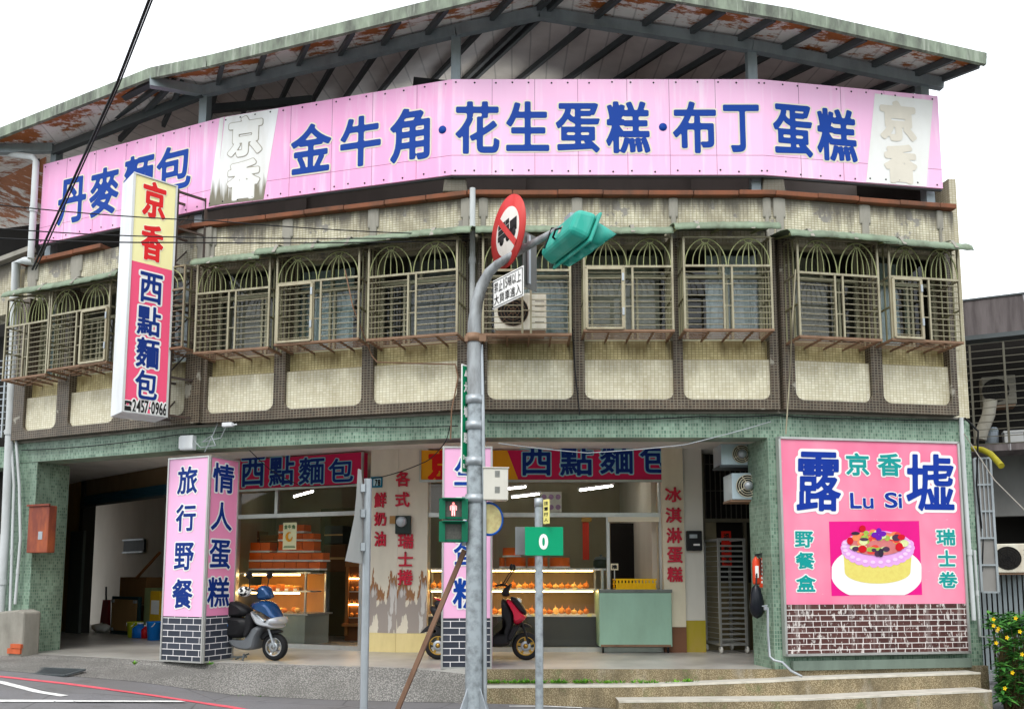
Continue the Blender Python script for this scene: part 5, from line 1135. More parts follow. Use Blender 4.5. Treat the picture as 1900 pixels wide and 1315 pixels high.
arm = [at9(881, 742), at9(879, 660), at9(880, 600), at9(885, 560), at9(894, 530), at9(907, 506), at9(922, 491, YP-.08), at9(960, 468, YP-.2), at9(1010, 440, YP-.4), at9(1062, 413, YP-.6)]
MB().tube(arm, [.088, .082, .078, .074, .068, .06, .052, .045, .04, .038], 18).build('bent_arm', M['arm_rust'], lp)
for y, m in ((742, 'galv'), (790, 'galv'), (856, 'galv'), (925, 'galv')): MB().lathe(at9(881, y), [(.095, -.05), (.112, -.05), (.112, .05), (.095, .05)], 'z', 20).build('band', M[m], lp)
MB().bar(at9(862, 628, YP-.05), at9(902, 628, YP-.05), .03, .07).lathe(at9(879, 628), [(.08, -.05), (.095, -.05), (.095, .05), (.08, .05)], 'z', 20).build('rusty_clamp', M['bars_rust'], lp)
fn_ = MB()
for q in range(4):
    a = R(45+90*q); c, s = math.cos(a), math.sin(a)
    fn_.add([(xb+.1*c-.008*s, YP+.1*s+.008*c, zg+.34), (xb+.1*c-.008*s, YP+.1*s+.008*c, zg), (xb+.26*c-.008*s, YP+.26*s+.008*c, zg), (xb+.1*c+.008*s, YP+.1*s-.008*c, zg+.34), (xb+.1*c+.008*s, YP+.1*s-.008*c, zg), (xb+.26*c+.008*s, YP+.26*s-.008*c, zg)], [(0,1,2), (5,4,3), (0,2,5,3), (1,0,3,4), (2,1,4,5)])
fn_.build('base_fin', M['galv'], lp); MB().box(xb-.24, xb+.24, YP-.24, YP+.24, zg-.02, zg+.02).build('base_plate', M['galv'], lp)
mb = MB(); mb.tube([at9(893, 640, YP+.05), at9(896, 760, YP-.06), at9(897, 860, YP-.06), at9(899, 930, YP-.06), at9(900, 1300, YP-.04)], .022, 8); mb.build('conduit', M['galv'], lp)
# vehicle signal seen from behind
def frame3(o, fwd, up=(0, 0, 1)):
    f = Vector(fwd).normalized(); r_ = f.cross(Vector(up)).normalized(); u_ = r_.cross(f); return lambda a, b, c: tuple(Vector(o)+r_*a+f*b+u_*c)
teal = plain('faded_teal_plastic', lin(44,160,142), .4, 0, .5, 5, lin(120,190,176))
NEAR, FAR = Vector(aty(1092, 424, 8.25)), Vector(aty(1037, 468, 9.05)); SGo = tuple((NEAR+FAR)/2); SL = (NEAR-FAR).length
r = thing('traffic_signal', 'faded teal traffic signal seen from behind on the bent arm', 'traffic signal', W, SGo)
e_a = (NEAR-FAR).normalized(); e_b = Vector((.90, .1, -.34)); e_b = (e_b-e_a*e_b.dot(e_a)).normalized(); e_c = e_a.cross(e_b).normalized(); e_c = e_c if e_c.z > 0 else -e_c
def S3(a, b, c): return tuple(Vector(SGo)+e_a*a+e_b*b+e_c*c)
def box3(mb, a0, a1, b0, b1, c0, c1, t=1.):
    vs = [S3(a*(t if b == b0 else 1), b, c*(t if b == b0 else 1)) for c in (c0, c1) for a, b in ((a0, b0), (a1, b0), (a1, b1), (a0, b1))]
    return mb.add(vs, [(0,3,2,1),(4,5,6,7),(0,1,5,4),(1,2,6,5),(2,3,7,6),(3,0,4,7)])
HL = SL/2+.10
box3(MB(), -HL, HL, -.20, .02, -.16, .16, .86).build('housing', teal, r, bevel=.06).modifiers[0].segments = 3
box3(MB(), -HL-.015, HL+.015, .022, .055, -.175, .175).build('door_flange', teal, r, bevel=.015)
for k in (-1, 0, 1):
    a = k*SL*.36; mb = MB(); vs = []
    for L_, rr in ((.055, .15), (.2, .145), (.34, .135)):
        for j in range(17): q = R(-50+280*j/16); vs.append(S3(a+rr*math.cos(q), L_-(.12*(1-math.sin(q))/2*(L_-.055)/.285*1.6), rr*math.sin(q)))
    mb.add(vs, [(m_*17+j, m_*17+j+1, (m_+1)*17+j+1, (m_+1)*17+j) for m_ in range(2) for j in range(16)], 0, True); o = mb.build('visor', teal, r); s_ = o.modifiers.new('t', 'SOLIDIFY'); s_.thickness = .008
    MB().poly([S3(a+.12*math.cos(q), .06, .12*math.sin(q)) for q in [2*math.pi*j/18 for j in range(18)]]).build('lens', plain('dark_lens', lin(40,44,44), .2), r)
MB().poly([S3(.02, -.2005, -.03), S3(.12, -.2005, -.03), S3(.12, -.2005, .05), S3(.02, -.2005, .05)]).build('sticker', plain('sticker', lin(190,170,160), .6), r)
MB().tube([S3(.1, -.2, .02), S3(.12, -.26, -.04), S3(.05, -.24, -.1), S3(.0, -.2, -.08)], .012, 6).tube([S3(-.3, -.21, -.1), S3(-.3, -.21, .16), S3(-.28, -.1, .19)], .012, 6).build('wire_loop', M['cable'], r)
MB().tube([at9(1050, 420, YP-.55), S3(.05, -.08, .20), S3(.05, -.08, .1)], .03, 10).bar(S3(-.04, -.12, .19), S3(.14, -.12, .19), .1, .08).build('mount', M['galv'], r)
# round no-truck sign, its plate and a second sign seen from the back
SR = Facet(aty(942, 430, YP-.12)[:2], -62)
zc = aty(942, 430, YP-.12)[2]; rr = .43
r = thing('road_sign', 'faded round red and white no trucks sign on the bent arm', 'road sign', SR, (0, 0, zc))
MB().lathe((0, 0, zc), [(0, .012), (rr, .012), (rr, -.004), (0, -.004)], 'y', 48).build('disc', plain('faded_red_sign', lin(196,52,50), .45, 0, .35, 4, lin(226,120,110)), r)
MB().lathe((0, 0, zc), [(rr*.68, -.0045), (rr*.67, -.007), (0, -.007)], 'y', 48).build('white_field', plain('aged_white_sign', lin(222,216,208), .5, 0, .35, 4, lin(180,160,140)), r)
tk = MB()
for x0, x1, z0, z1 in ((-.23, .05, .02, .08), (-.23, -.145, .09, .15), (-.135, -.05, .09, .15), (-.04, .05, .09, .15), (.07, .24, -.05, .10), (-.24, .24, -.055, .012)): tk.box(x0, x1, -.010, -.008, zc+z0, zc+z1)
for x in (-.14, .02, .16): tk.lathe((x, -.008, zc-.07), [(.055, -.0005), (.054, -.003), (0, -.003)], 'y', 16)
tk.build('truck_symbol', M['black_ink'], r)
MB().bar((-rr*.5, -.0125, zc+rr*.5), (rr*.5, -.0125, zc-rr*.5), .075, .002, up=(0, -1, 0)).build('diagonal_bar', plain('faded_red_sign', lin(196,52,50), .45, 0, .35, 4), r)
MB().bar((.0, .02, zc-.2), (.16, .14, zc-.2), .04).build('bracket', M['galv'], r)
SP2 = Facet(aty(914, 540, YP-.02)[:2], -54); u1 = SP2.u(971, 528); z0, z1 = SP2.z(942, 562), SP2.z(942, 507)
r = thing('road_sign', 'white rectangular plate with black characters under the round no trucks sign', 'road sign', SP2, (0, 0, z0))
MB().box(0, u1, 0, .012, z0, z1).build('plate', M['white_ink'], r, bevel=.01)
fr = MB()
for p, q in (((.015, z0+.02), (.015, z1-.02)), ((u1-.015, z0+.02), (u1-.015, z1-.02)), ((.015, z0+.02), (u1-.015, z0+.02)), ((.015, z1-.02), (u1-.015, z1-.02))): fr.bar((p[0], -.002, p[1]), (q[0], -.002, q[1]), .01, .003)
fr.build('border_line', M['black_ink'], r)
a, b = MB(), MB(); hh = (z1-z0)
def row(txt, zc0, zc1):
    ws = [.5 if c.isdigit() else 1. for c in txt]; w1 = (u1-.07)/sum(ws); x = .035
    for ch, q in zip(txt, ws):
        k = w1*q; m_ = k*.32 if ch == '1' else .006; put_char([(a, -.006, .004)], ch, (x+m_, x+k-m_, zc0, zc1), 0, 44, .06); x += k
row('禁止15噸以上', z0+hh*.53, z1-hh*.12); row('大貨車進入', z0+hh*.12, z0+hh*.45)
a.build('lettering', M['black_ink'], r)
BK = Facet(aty(970, 470, YP+.12)[:2], 48); u1 = BK.u(996, 470); 
r = thing('road_sign', 'weathered grey sign seen from its back beside the round sign', 'road sign', BK, (0, 0, BK.z(983, 520)))
MB().prism([(0, BK.z(971, 532)), (u1, BK.z(971, 532)), (u1, BK.z(971, 428)), (0, BK.z(971, 428))], 0, .01).build('plate', plain('sign_back_grey', lin(104,104,100), .6, .2, .5, 5), r, bevel=.004)
MB().bar((u1*.3, -.03, BK.z(971, 525)), (u1*.3, -.03, BK.z(971, 435)), .04, .03).build('stiffener', M['galv'], r)
# street name plate
NP = Facet(aty(857, 780, YP-.05)[:2], 50); u1 = NP.u(870, 780)
z0, z1 = NP.z(862, 878), NP.z(862, 676)
r = thing('street_name_sign', 'tall narrow green street name sign strapped to the lamp pole', 'street sign', NP, (0, 0, z0)); gs = plain('road_sign_green', lin(0,128,84), .45, 0, .15, 4)
MB().box(0, u1, 0, .014, z0, z1).build('plate', M['white_ink'], r); MB().box(u1*.07, u1*.93, -.003, -.0005, z0+.02, z1-.02).build('green_field', gs, r)
a = MB(); H = z1-z0
a.poly([(u1*.22, -.007, z1-H*.11), (u1*.78, -.007, z1-H*.11), (u1*.5, -.007, z1-H*.045)])
for ch, c in (('大', .205), ('埔', .43), ('路', .67)): put_char([(a, -.007, .03)], ch, (u1*.2, u1*.8, z1-H*(c+.055), z1-H*(c-.045)), 0, 28, .06)
def mini(txt, c, h):
    ws = [glyph(q)[2][0] for q in txt]; tot = sum(ws)*1.18; x = u1*.14
    for q, wd in zip(txt, ws):
        k = u1*.72/tot; hz = glyph(q)[2][1]; hh = H*h*hz/.73; base = z1-H*c-(H*h*.3 if q in 'pg' else 0); put_char([(a, -.007, .03)], q, (x, x+wd*k, base, base+hh), 0, 24, .06); x += wd*k*1.18
mini('Dapu', .875, .045); mini('Rd.', .955, .045)
a.build('lettering', M['white_ink'], r); MB().bar((u1*.7, .02, z0+H*.3), (u1+.03, .08, z0+H*.3), .03).bar((u1*.7, .02, z0+H*.9), (u1+.03, .08, z0+H*.9), .03).build('strap', M['galv'], r)
# pedestrian signal
PS = Facet(aty(820, 965, YP-.14)[:2], 8); u1 = PS.u(862, 965); gdk = plain('signal_green_housing', lin(20,104,76), .4, 0, .3, 6)
r = thing('pedestrian_signal', 'green two lens pedestrian signal with a lit red standing man', 'traffic signal', PS, (0, 0, PS.z(840, 1006)))
for (ya, yb_), kind in (((925, 963), 'red'), ((967, 1005), 'off')):
    z1, z0 = PS.z(840, ya), PS.z(840, yb_)
    MB().box(0, u1, 0, .2, z0, z1).build('housing', gdk, r, bevel=.012)
    MB().box(.03, u1-.03, -.003, -.0005, z0+.03, z1-.03).build('lens', plain('ped_lens_grey', lin(84,84,78), .5, 0, .5, 40, lin(30,30,30), streak=False), r)
    hd = MB().bar((0, -.04, z1), (u1, -.04, z1), .09, .012).bar((0, -.03, z0), (0, -.03, z1), .07, .012).bar((u1, -.03, z0), (u1, -.03, z1), .07, .012); hd.build('hood', gdk, r)
    if kind == 'red':
        cx, h = u1/2, z1-z0-.06; zb_ = z0+.03; mn = MB()
        mn.lathe((cx, -.004, zb_+h*.86), [(h*.085, -.001), (0, -.002)], 'y', 14)
        mn.prism([(cx-h*.12, zb_+h*.76), (cx+h*.12, zb_+h*.76), (cx+h*.11, zb_+h*.42), (cx-h*.11, zb_+h*.42)], -.007, -.005)
        for s in (-1, 1): mn.prism([(cx+s*h*.13, zb_+h*.76), (cx+s*h*.22, zb_+h*.70), (cx+s*h*.22, zb_+h*.42), (cx+s*h*.15, zb_+h*.42)], -.007, -.005); mn.prism([(cx+s*h*.015, zb_+h*.41), (cx+s*h*.11, zb_+h*.41), (cx+s*h*.11, zb_+h*.06), (cx+s*h*.03, zb_+h*.06)], -.007, -.005)
        mn.build('red_man', emis('red_signal_man', (1, .06, .05), 1.2), r)
MB().bar((u1-.02, .1, PS.z(840, 922)), (u1+.12, .12, PS.z(840, 922)), .04).bar((u1-.02, .1, PS.z(840, 1008)), (u1+.12, .12, PS.z(840, 1008)), .04).build('mount', M['galv'], r)
# control cabinet
CB = Facet(aty(897, 900, YP-.1)[:2], 6); u1 = CB.u(943, 900); z0, z1 = CB.z(920, 927), CB.z(920, 868)
r = thing('control_box', 'pale grey louvred control box on the right of the lamp pole', 'box', CB, (0, 0, z0)); MB().box(0, u1, 0, .2, z0, z1).build('casing', plain('pale_grey_enamel', lin(206,202,190), .45, .1, .2, 3), r, bevel=.008)
MB().box(-.01, u1+.01, -.012, .21, z1, z1+.012).build('lid', plain('pale_grey_enamel', lin(206,202,190), .45), r); lv = MB()
for c in (.72, .22):
    for k in range(7): z = z0+(z1-z0)*c+k*.011; lv.box(u1*.46, u1*.66, -.003, 0, z, z+.005)
lv.build('louvre', M['steel_dark'], r)
# small round worn mirror
MR = Facet(aty(905, 962, YP+.02)[:2], 35); zc = MR.z(905, 962); r = thing('round_sign', 'worn round yellow disc with a blue rim half behind the lamp pole', 'road sign', MR, (0, 0, zc)); rr = .20
MB().lathe((.02, 0, zc), [(0, .012), (rr, .012), (rr, -.004), (rr*.86, -.006), (rr*.86, 0)], 'y', 36).build('rim', plain('blue_rim', lin(20,84,170), .4), r); MB().lathe((.02, 0, zc), [(rr*.86, -.005), (0, -.005)], 'y', 36).build('disc', plain('worn_yellow', lin(206,196,140), .5, 0, .7, 8, lin(140,80,50), streak=False), r)
MB().bar((-.05, .02, zc), (-.25, .1, zc), .03).build('bracket', M['galv'], r)
# rusty leaning strut
r = thing('leaning_strut', 'rusty angle iron strut leaning from the pavement up to the lamp pole', 'strut', W, at9(738, 1316, 9.6)); MB().bar(at9(735, 1322, 9.6), at9(862, 1020, 9.45), .052, .052).build('angle_iron', plain('rust_brown_iron', lin(126,96,76), .8, .1, .9, 6, lin(84,56,40)), r)
# small sign post with the zero sign
YQ = 9.25; xq = aty(1000, 1100, YQ)[0]
r = thing('sign_post', 'slim galvanised post carrying the green zero sign', 'post', W, (xq, YQ, gz(xq))); MB().tube([(xq, YQ, gz(xq)), (xq, YQ, aty(1000, 930, YQ)[2])], .046, 14).build('post_tube', plain('stained_galvanised', lin(158,166,170), .5, .3, 1.0, 9, lin(74,76,76), streak=False), r); MB().lathe((xq, YQ, aty(1000, 932, YQ)[2]), [(.03, -.05), (.05, -.05), (.05, .05), (.03, .05)], 'z', 12).build('clamp', M['galv'], r)
ZF = Facet(aty(974, 1004, YQ-.06)[:2], 3); u1 = ZF.u(1045, 1004); z0, z1 = ZF.z(1009, 1030), ZF.z(1009, 977)
r = thing('road_sign', 'green rectangular sign with a white zero on the slim post', 'road sign', ZF, (0, 0, z0)); MB().box(0, u1, 0, .006, z0, z1).build('plate', plain('bright_sign_green', lin(0,150,104), .45, 0, .15, 3), r, bevel=.002)
a = MB(); put_char([(a, -.003, .05)], '0', ZF.box(1000, 990, 1017, 1019), 0, 40, .1); a.build('digit', M['white_ink'], r)
ZB = Facet(aty(956, 1004, YQ+.05)[:2], 20); u1 = ZB.u(990, 1004); r = thing('road_sign', 'grey back of a sign just behind the green zero sign', 'road sign', ZB, (0, 0, ZB.z(965, 1029))); MB().box(0, u1, 0, .006, ZB.z(965, 1029), ZB.z(965, 977)).build('plate', plain('sign_back_light', lin(128,130,130), .5, .3, .4, 5), r, bevel=.002)
YE = Facet(aty(1008, 950, YQ-.05)[:2], -55); u1 = YE.u(1019, 950); r = thing('road_sign', 'little yellow plate turned sideways on top of the slim post', 'road sign', YE, (0, 0, YE.z(1013, 970))); MB().box(0, u1, 0, .006, YE.z(1013, 971), YE.z(1013, 926)).build('plate', plain('sign_yellow', lin(232,220,130), .5, 0, .2, 4), r)
a = MB(); zc0, zc1 = YE.z(1013, 969), YE.z(1013, 928)
for k in range(4): hh = (zc1-zc0)/4; put_char([(a, -.003, .03)], '注意行人'[k], (u1*.15, u1*.85, zc1-hh*(k+1)+.01, zc1-hh*k-.01), 0, 20, .05)
a.build('lettering', M['black_ink'], r)
# post with the bent sign seen edge-on
YR = 9.2; xr = aty(679, 1100, YR)[0]
r = thing('sign_post', 'slim grey post carrying a bent grey sign, before the peeling pillar', 'post', W, (xr, YR, gz(xr))); MB().tube([(xr, YR, gz(xr)-.1), (xr, YR, aty(679, 888, YR)[2])], .045, 14).build('post_tube', M['galv'], r)
r = thing('bent_sign', 'bent grey metal sign seen from its edge on the slim grey post', 'road sign', W, tuple(aty(670, 960, YR)))
out = [(664,869),(669,871),(672,900),(672,960),(671,1045),(655,1043),(640,1040),(648,1005),(657,960),(661,920)]
P = [Vector(aty(x, y, YR-.02-(672-x)*.012)) for x, y in out]; B = [p+Vector((.004, .012, 0)) for p in P]; n_ = len(P)
MB().add([tuple(p) for p in P+B], [list(range(n_)), list(range(2*n_-1, n_-1, -1))]+[(i, n_+i, n_+(i+1) % n_, (i+1) % n_) for i in range(n_)]).build('plate', plain('dull_sign_back', lin(172,172,168), .6, .1, .35, 4), r)
mb = MB()
for y in (905, 952, 1014): c = aty(673, y, YR-.05); mb.box(c[0]-.02, c[0]+.03, c[1]-.02, c[1]+.04, c[2]-.045, c[2]+.045)
mb.build('clamp', M['galv'], r)

# ------------------------------------------------------------------ scooters: side profiles surveyed from the photo, given real widths
def layered(F, pts, w, sc=.72, y0=0, shift=(0, 0)):
    P = np.array([F.uz(x, y) for x, y in pts]); c = P.mean(0); mb = MB(); n_ = len(P)
    if sum(P[i][0]*P[(i+1)%n_][1]-P[(i+1)%n_][0]*P[i][1] for i in range(n_)) < 0: P = P[::-1]
    L = [(-w, sc), (-w*.82, (1+sc)/2+.06), (-w*.45, 1), (w*.45, 1), (w*.82, (1+sc)/2+.06), (w, sc)]; vs = []
    for y, s in L: vs += [(c[0]+(q[0]-c[0])*s, y0+y, c[1]+(q[1]-c[1])*s) for q in P]
    fs = [(j*n_+i, (j+1)*n_+i, (j+1)*n_+(i+1)%n_, j*n_+(i+1)%n_) for j in range(5) for i in range(n_)]
    mb.add(vs, fs, 0, True); mb.add(vs[:n_], [list(range(n_))], 0, True); mb.add(vs[-n_:], [list(range(n_-1, -1, -1))], 0, True); return mb
def wheel(root, F, px, py, rpx, rim_mat, label, spokes=5):
    u, z = F.uz(px, py); R_ = F.uz(px, py)[1]-F.uz(px, py+rpx)[1]; z = R_
    prof = [(R_*.66, -.045), (R_*.86, -.052), (R_*.96, -.035), (R_, 0), (R_*.96, .035), (R_*.86, .052), (R_*.66, .045)]
    wl = MB().lathe((u, 0, z), [(R_*.68, -.03), (R_*.68, .03)], 'y', 28).build(label, rim_mat, root)
    MB().lathe((u, 0, z), prof, 'y', 32).build('tyre', M['rubber'], wl)
    rm = MB().lathe((u, 0, z), [(R_*.60, -.040), (R_*.69, -.046), (R_*.69, .046), (R_*.60, .040), (R_*.60, -.040)], 'y', 32).lathe((u, 0, z), [(0, -.05), (R_*.16, -.05), (R_*.16, .05), (0, .05)], 'y', 14)
    for k in range(spokes): q = 2*math.pi*k/spokes+.4; rm.bar((u, 0, z), (u+R_*.64*math.cos(q), 0, z+R_*.64*math.sin(q)), .035, .022, up=(0, 1, 0))
    rm.build('rim', rim_mat, wl); MB().lathe((u, 0, z), [(R_*.18, -.055), (R_*.36, -.055), (R_*.36, -.05)], 'y', 20).build('brake_disc', M['galv'], wl)
    return u, z, R_
def gloss(name, c, rough=.18, metal=.3):
    t = NT(name); t.b.inputs['Coat Weight'].default_value = .6; t.b.inputs['Coat Roughness'].default_value = .08; return t.fin(c, rough, metal)
def scooter(label, F, cv, parts, wheels, fork, bar, mirror, groups=None):
    r = thing('scooter', label, 'scooter', F, (0, 0, 0))
    for nm, rad, mat, pts, wd in parts:
        mb = layered(F, [cv(*p) for p in pts], wd, rad)
        o = mb.build(nm, mat, r); b = o.modifiers.new('sub', 'SUBSURF'); b.levels = b.render_levels = 1
    for nm, x, y, rp, mat, sp in wheels: wheel(r, F, *cv(x, y), rp, mat, nm, sp)
    a, b = F.uz(*cv(*fork[0])), F.uz(*cv(*fork[1])); mb = MB()
    for y in (-.075, .075): mb.tube([(a[0], y, a[1]), (b[0], y, b[1])], .017, 8)
    mb.build('fork', M['galv'] if fork[2] else M['blackplastic'], r)
    a = F.uz(*cv(*bar)); hb = MB().tube([(a[0], -.05, a[1]), (a[0]-.06, -.2, a[1]+.02), (a[0]-.12, -.34, a[1])], .016, 8).tube([(a[0], .05, a[1]), (a[0]-.06, .2, a[1]+.02), (a[0]-.12, .34, a[1])], .016, 8).build('handlebar', M['rubber'], r)
    for s in (-1, 1):
        m_ = F.uz(*cv(*mirror)); d = a[1]-m_[1]; mb = MB().tube([(a[0]-.05, s*.22, a[1]), (m_[0], s*.25, m_[1])], .008, 6); mb.ball((m_[0], s*.26, m_[1]+.03), .03, .075, .055, 12); mb.build('mirror', M['blackplastic'], r)
    return r, a
SB = Facet(atz(510, 1225, 0)[:2], -16); cvB = lambda x, y: (420+x/6.92, 1050+y/6.92)
silver = gloss('silver_scooter_paint', lin(196,200,204), .28, .35); bluep = gloss('blue_scooter_paint', lin(28,72,120), .2, .3); blk = M['blackplastic']; seatm = plain('black_vinyl_seat', lin(34,34,36), .5, 0, .2, 6)
grayp = plain('grey_scooter_plastic', lin(104,108,112), .45, .1, .2, 5)
r, hb = scooter('blue and silver scooter with patterned hand muffs parked beside the pillar light box', SB, cvB, [
    ('front_apron', .55, silver, [(345,545),(400,575),(470,640),(600,715),(700,760),(745,720),(735,660),(700,620),(660,760),(720,790),(640,800),(520,770),(440,745),(400,690)], .225),
    ('blue_cover', .5, bluep, [(335,480),(400,445),(520,430),(590,455),(650,545),(700,640),(725,700),(690,720),(600,650),(480,585),(350,545)], .165),
    ('handlebar_cover', .6, bluep, [(430,260),(490,235),(545,270),(605,380),(585,415),(500,440),(410,435),(415,350)], .10),
    ('leg_shield', .8, blk, [(345,560),(410,650),(440,740),(400,830),(340,935),(300,900),(360,780),(340,660)], .21),
    ('floorboard', .8, grayp, [(60,920),(200,945),(310,945),(380,830),(430,745),(560,765),(470,840),(430,1000),(420,1075),(250,1075),(110,1020)], .17),
    ('rear_body', .7, blk, [(-420,640),(-200,600),(60,645),(340,650),(360,740),(300,930),(100,915),(-60,900),(-300,830)], .14),
    ('rear_cowl', .6, bluep, [(-460,600),(-250,640),(60,660),(130,700),(190,800),(60,790),(-250,780),(-430,720)], .165),
    ('seat', .75, seatm, [(-400,430),(-200,400),(-40,420),(110,445),(220,485),(330,550),(350,640),(100,655),(-150,620),(-390,560)], .13),
    ('front_mudguard', .7, blk, [(440,900),(500,830),(600,800),(700,800),(740,860),(640,850),(540,880),(470,980)], .07)],
    [('front_wheel', 625, 1030, 26, gloss('alloy_silver', lin(190,192,194), .3, .8), 5), ('rear_wheel', -290, 1030, 26, M['galv'], 5)], ((580, 800), (650, 1030), 1), (450, 320), (425, 140))
mf = plain('patterned_muff_base', lin(226,224,220), .8); t = NT('patterned_muff'); _v = t.noise(22, det=1); M['muff'] = t.fin(t.mix(t.ramp(_v, .49, .51), lin(20,20,22), lin(235,233,228)), .8)
for s in (-1, 1): MB().ball((hb[0]-.10, s*.27, hb[1]), .085, .12, .075, 16).build('hand_muff', M['muff'], r)
a = [SB.uz(*cvB(*p)) for p in ((415,570),(500,620),(600,705),(560,715),(470,670),(430,615))]
for s in (-1, 1): MB().poly([(q[0]+.0, s*(.205-.0012*i*12), q[1]) for i, q in enumerate(a)][::(1 if s < 0 else -1)]).build('headlight', gloss('headlight_glass', lin(214,218,220), .08, .2), r)
MB().bar((SB.uz(*cvB(300,1060))[0], -.02, .09), (SB.uz(*cvB(130,1170))[0], -.02, .005), .02).bar((SB.uz(*cvB(300,1060))[0], -.14, .1), (SB.uz(*cvB(300,1160))[0], -.17, .005), .02).bar((SB.uz(*cvB(140,1120))[0], -.15, .05), (SB.uz(*cvB(340,1110))[0], -.15, .06), .02).build('centre_stand', M['steel_dark'], r)
SRd = Facet(atz(976, 1224, 0)[:2], -4); cvR = lambda x, y: (780+x/6.26, 1030+y/6.26); gold = gloss('gold_alloy', lin(190,150,60), .3, .8); redp = gloss('crimson_scooter_paint', lin(206,22,62), .2, .2)
r, hb = scooter('crimson and black scooter with gold wheels parked behind the pillar light box', SRd, cvR, [
    ('front_apron', .6, redp, [(975,490),(1045,495),(1110,570),(1180,670),(1262,705),(1200,770),(1150,800),(1075,812),(1095,700),(1040,590)], .215),
    ('leg_shield', .8, blk, [(935,480),(990,500),(1060,600),(1095,700),(1080,810),(1010,960),(1060,1020),(1010,1060),(880,1065),(760,1050),(760,985),(900,980),(950,900),(1000,720),(960,640)], .19),
    ('front_cowl', .6, blk, [(1000,470),(1110,470),(1170,540),(1225,620),(1250,695),(1190,690),(1120,590)], .13),
    ('handlebar_cover', .7, blk, [(930,420),(1000,360),(1060,310),(1070,340),(1020,420),(1060,470),(950,490)], .10),
    ('underbody', .8, blk, [(1060,1010),(1130,860),(1180,800),(1120,790),(1070,820),(990,1000)], .14),
    ('seat', .75, seatm, [(150,500),(400,520),(640,600),(700,640),(680,700),(400,690),(140,600)], .13),
    ('rear_body', .7, blk, [(120,560),(230,610),(500,680),(690,690),(740,980),(500,1000),(300,860),(150,720),(110,620)], .15),
    ('tail_tip', .7, redp, [(138,485),(180,480),(330,530),(330,545),(200,520)], .10),
    ('rear_mudguard', .7, blk, [(60,830),(120,790),(230,800),(330,900),(230,960),(180,880),(110,850),(0,910),(-5,900)], .06),
    ('front_mudguard', .7, blk, [(1150,800),(1210,770),(1300,820),(1300,842),(1220,830),(1160,850)], .06)],
    [('front_wheel', 1225, 1030, 26.5, gold, 5), ('rear_wheel', 210, 1030, 26.5, gold, 5)], ((1180, 770), (1262, 1020), 0), (1000, 350), (1072, 165))
c = SRd.uz(*cvR(1140, 530)); MB().ball((c[0], 0, c[1]), .05, .1, .05, 14).build('headlight', gloss('headlight_glass', lin(214,218,220), .08, .2), r)

# ------------------------------------------------------------------ garage on the left
gm = plain('teal_shutter', lin(22,76,96), .6, .1, .3, 4)
def gz_(x, y): return G1.uz(x, y)
def gu(x, v=0): return G1.u(x, 1050, v)
GLu, GRu = gu(150), gl_
part(MB().box(GLu-6, GRu+.2, 1.6, 1.7, 0, 3.28), 'garage_back_wall', plain('garage_white_wall', lin(206,198,186), .8, 0, .35, 1.2, lin(150,140,122)), G1)
part(MB().box(GLu, GRu, -.02, .12, 2.9, 3.27), 'garage_lintel', plain('brown_lintel', lin(120,100,74), .7, 0, .4, 3), G1)
sh = thing('roller_shutter', 'teal rolled up shutter above the garage opening', 'shutter', G1, (GLu, 0, G1.z(230, 928))); mb = MB(); zt = G1.z(230, 891); zb = G1.z(230, 928)
for k in range(6): z = zb+(2.93-zb)*k/6; mb.box(GLu+.05, GRu, -.06+.01*(k % 2), .05, z, z+(2.93-zb)/6-.004)
mb.build('slat_roll', gm, sh); MB().box(GLu+.02, GRu, -.07, -.03, zb-.05, zb-.002).build('bottom_rail', M['steel_dark'], sh)
part(MB().box(GLu-.06, GLu+.12, -.06, .2, 0, 3.25), 'garage_jamb', plain('dark_jamb', lin(60,58,52), .7, 0, .4, 4), G1)
part(MB().box(GLu-3.2, GLu-.07, .05, .1, 0, 3.28), 'garage_side_wall', plain('ochre_wall', lin(176,140,82), .8, 0, .6, 1.5, lin(100,90,70)), G1)
def gbox(name, label, cat, x0, y0, x1, y1, v, d, mat, grp=None, bev=.01):
    u0, u1, z0, z1 = G1.box(x0, y0, x1, y1, v); z0 = 0 if y1 > 1130 else z0; r = thing(name, label, cat, G1, ((u0+u1)/2, -v, z0), grp); MB().box(u0, u1, -v, -v+d, z0, z1).build('body', mat, r, bevel=bev); return r, u0, u1, z0, z1
dl = thing('side_door', 'old teal framed door with orange board left of the garage opening', 'door', G1, (gu(95, -.3), .3, 0))
for nm, x0, y0, x1, y1, v, mt in (('frame', 84, 955, 103, 1155, -.3, plain('teal_door_frame', lin(24,112,130), .5, 0, .4, 4)), ('orange_board', 104, 958, 130, 1078, -.32, plain('orange_board', lin(226,150,50), .6, 0, .4, 3)), ('lower_panel', 109, 1048, 126, 1155, -.25, plain('dingy_white_panel', lin(186,184,174), .6, 0, .4, 4))):
    u0, u1, z0, z1 = G1.box(x0, y0, x1, y1, v); MB().box(u0, u1, -v, -v+.05, max(z0, 0), z1).build(nm, mt, dl)
u0, u1, z0, z1 = G1.box(112, 1098, 121, 1117, -.24); MB().box(u0, u1, .244, .249, z0, z1).build('red_notice', plain('red_notice', lin(190,50,50), .6), dl)
r, *_ = gbox('door_leaf', 'tall dark grey green door leaf folded back at the garage opening', 'door', 126, 985, 150, 1170, .1, .06, plain('dark_leaf', lin(84,92,86), .6, .1, .5, 3))
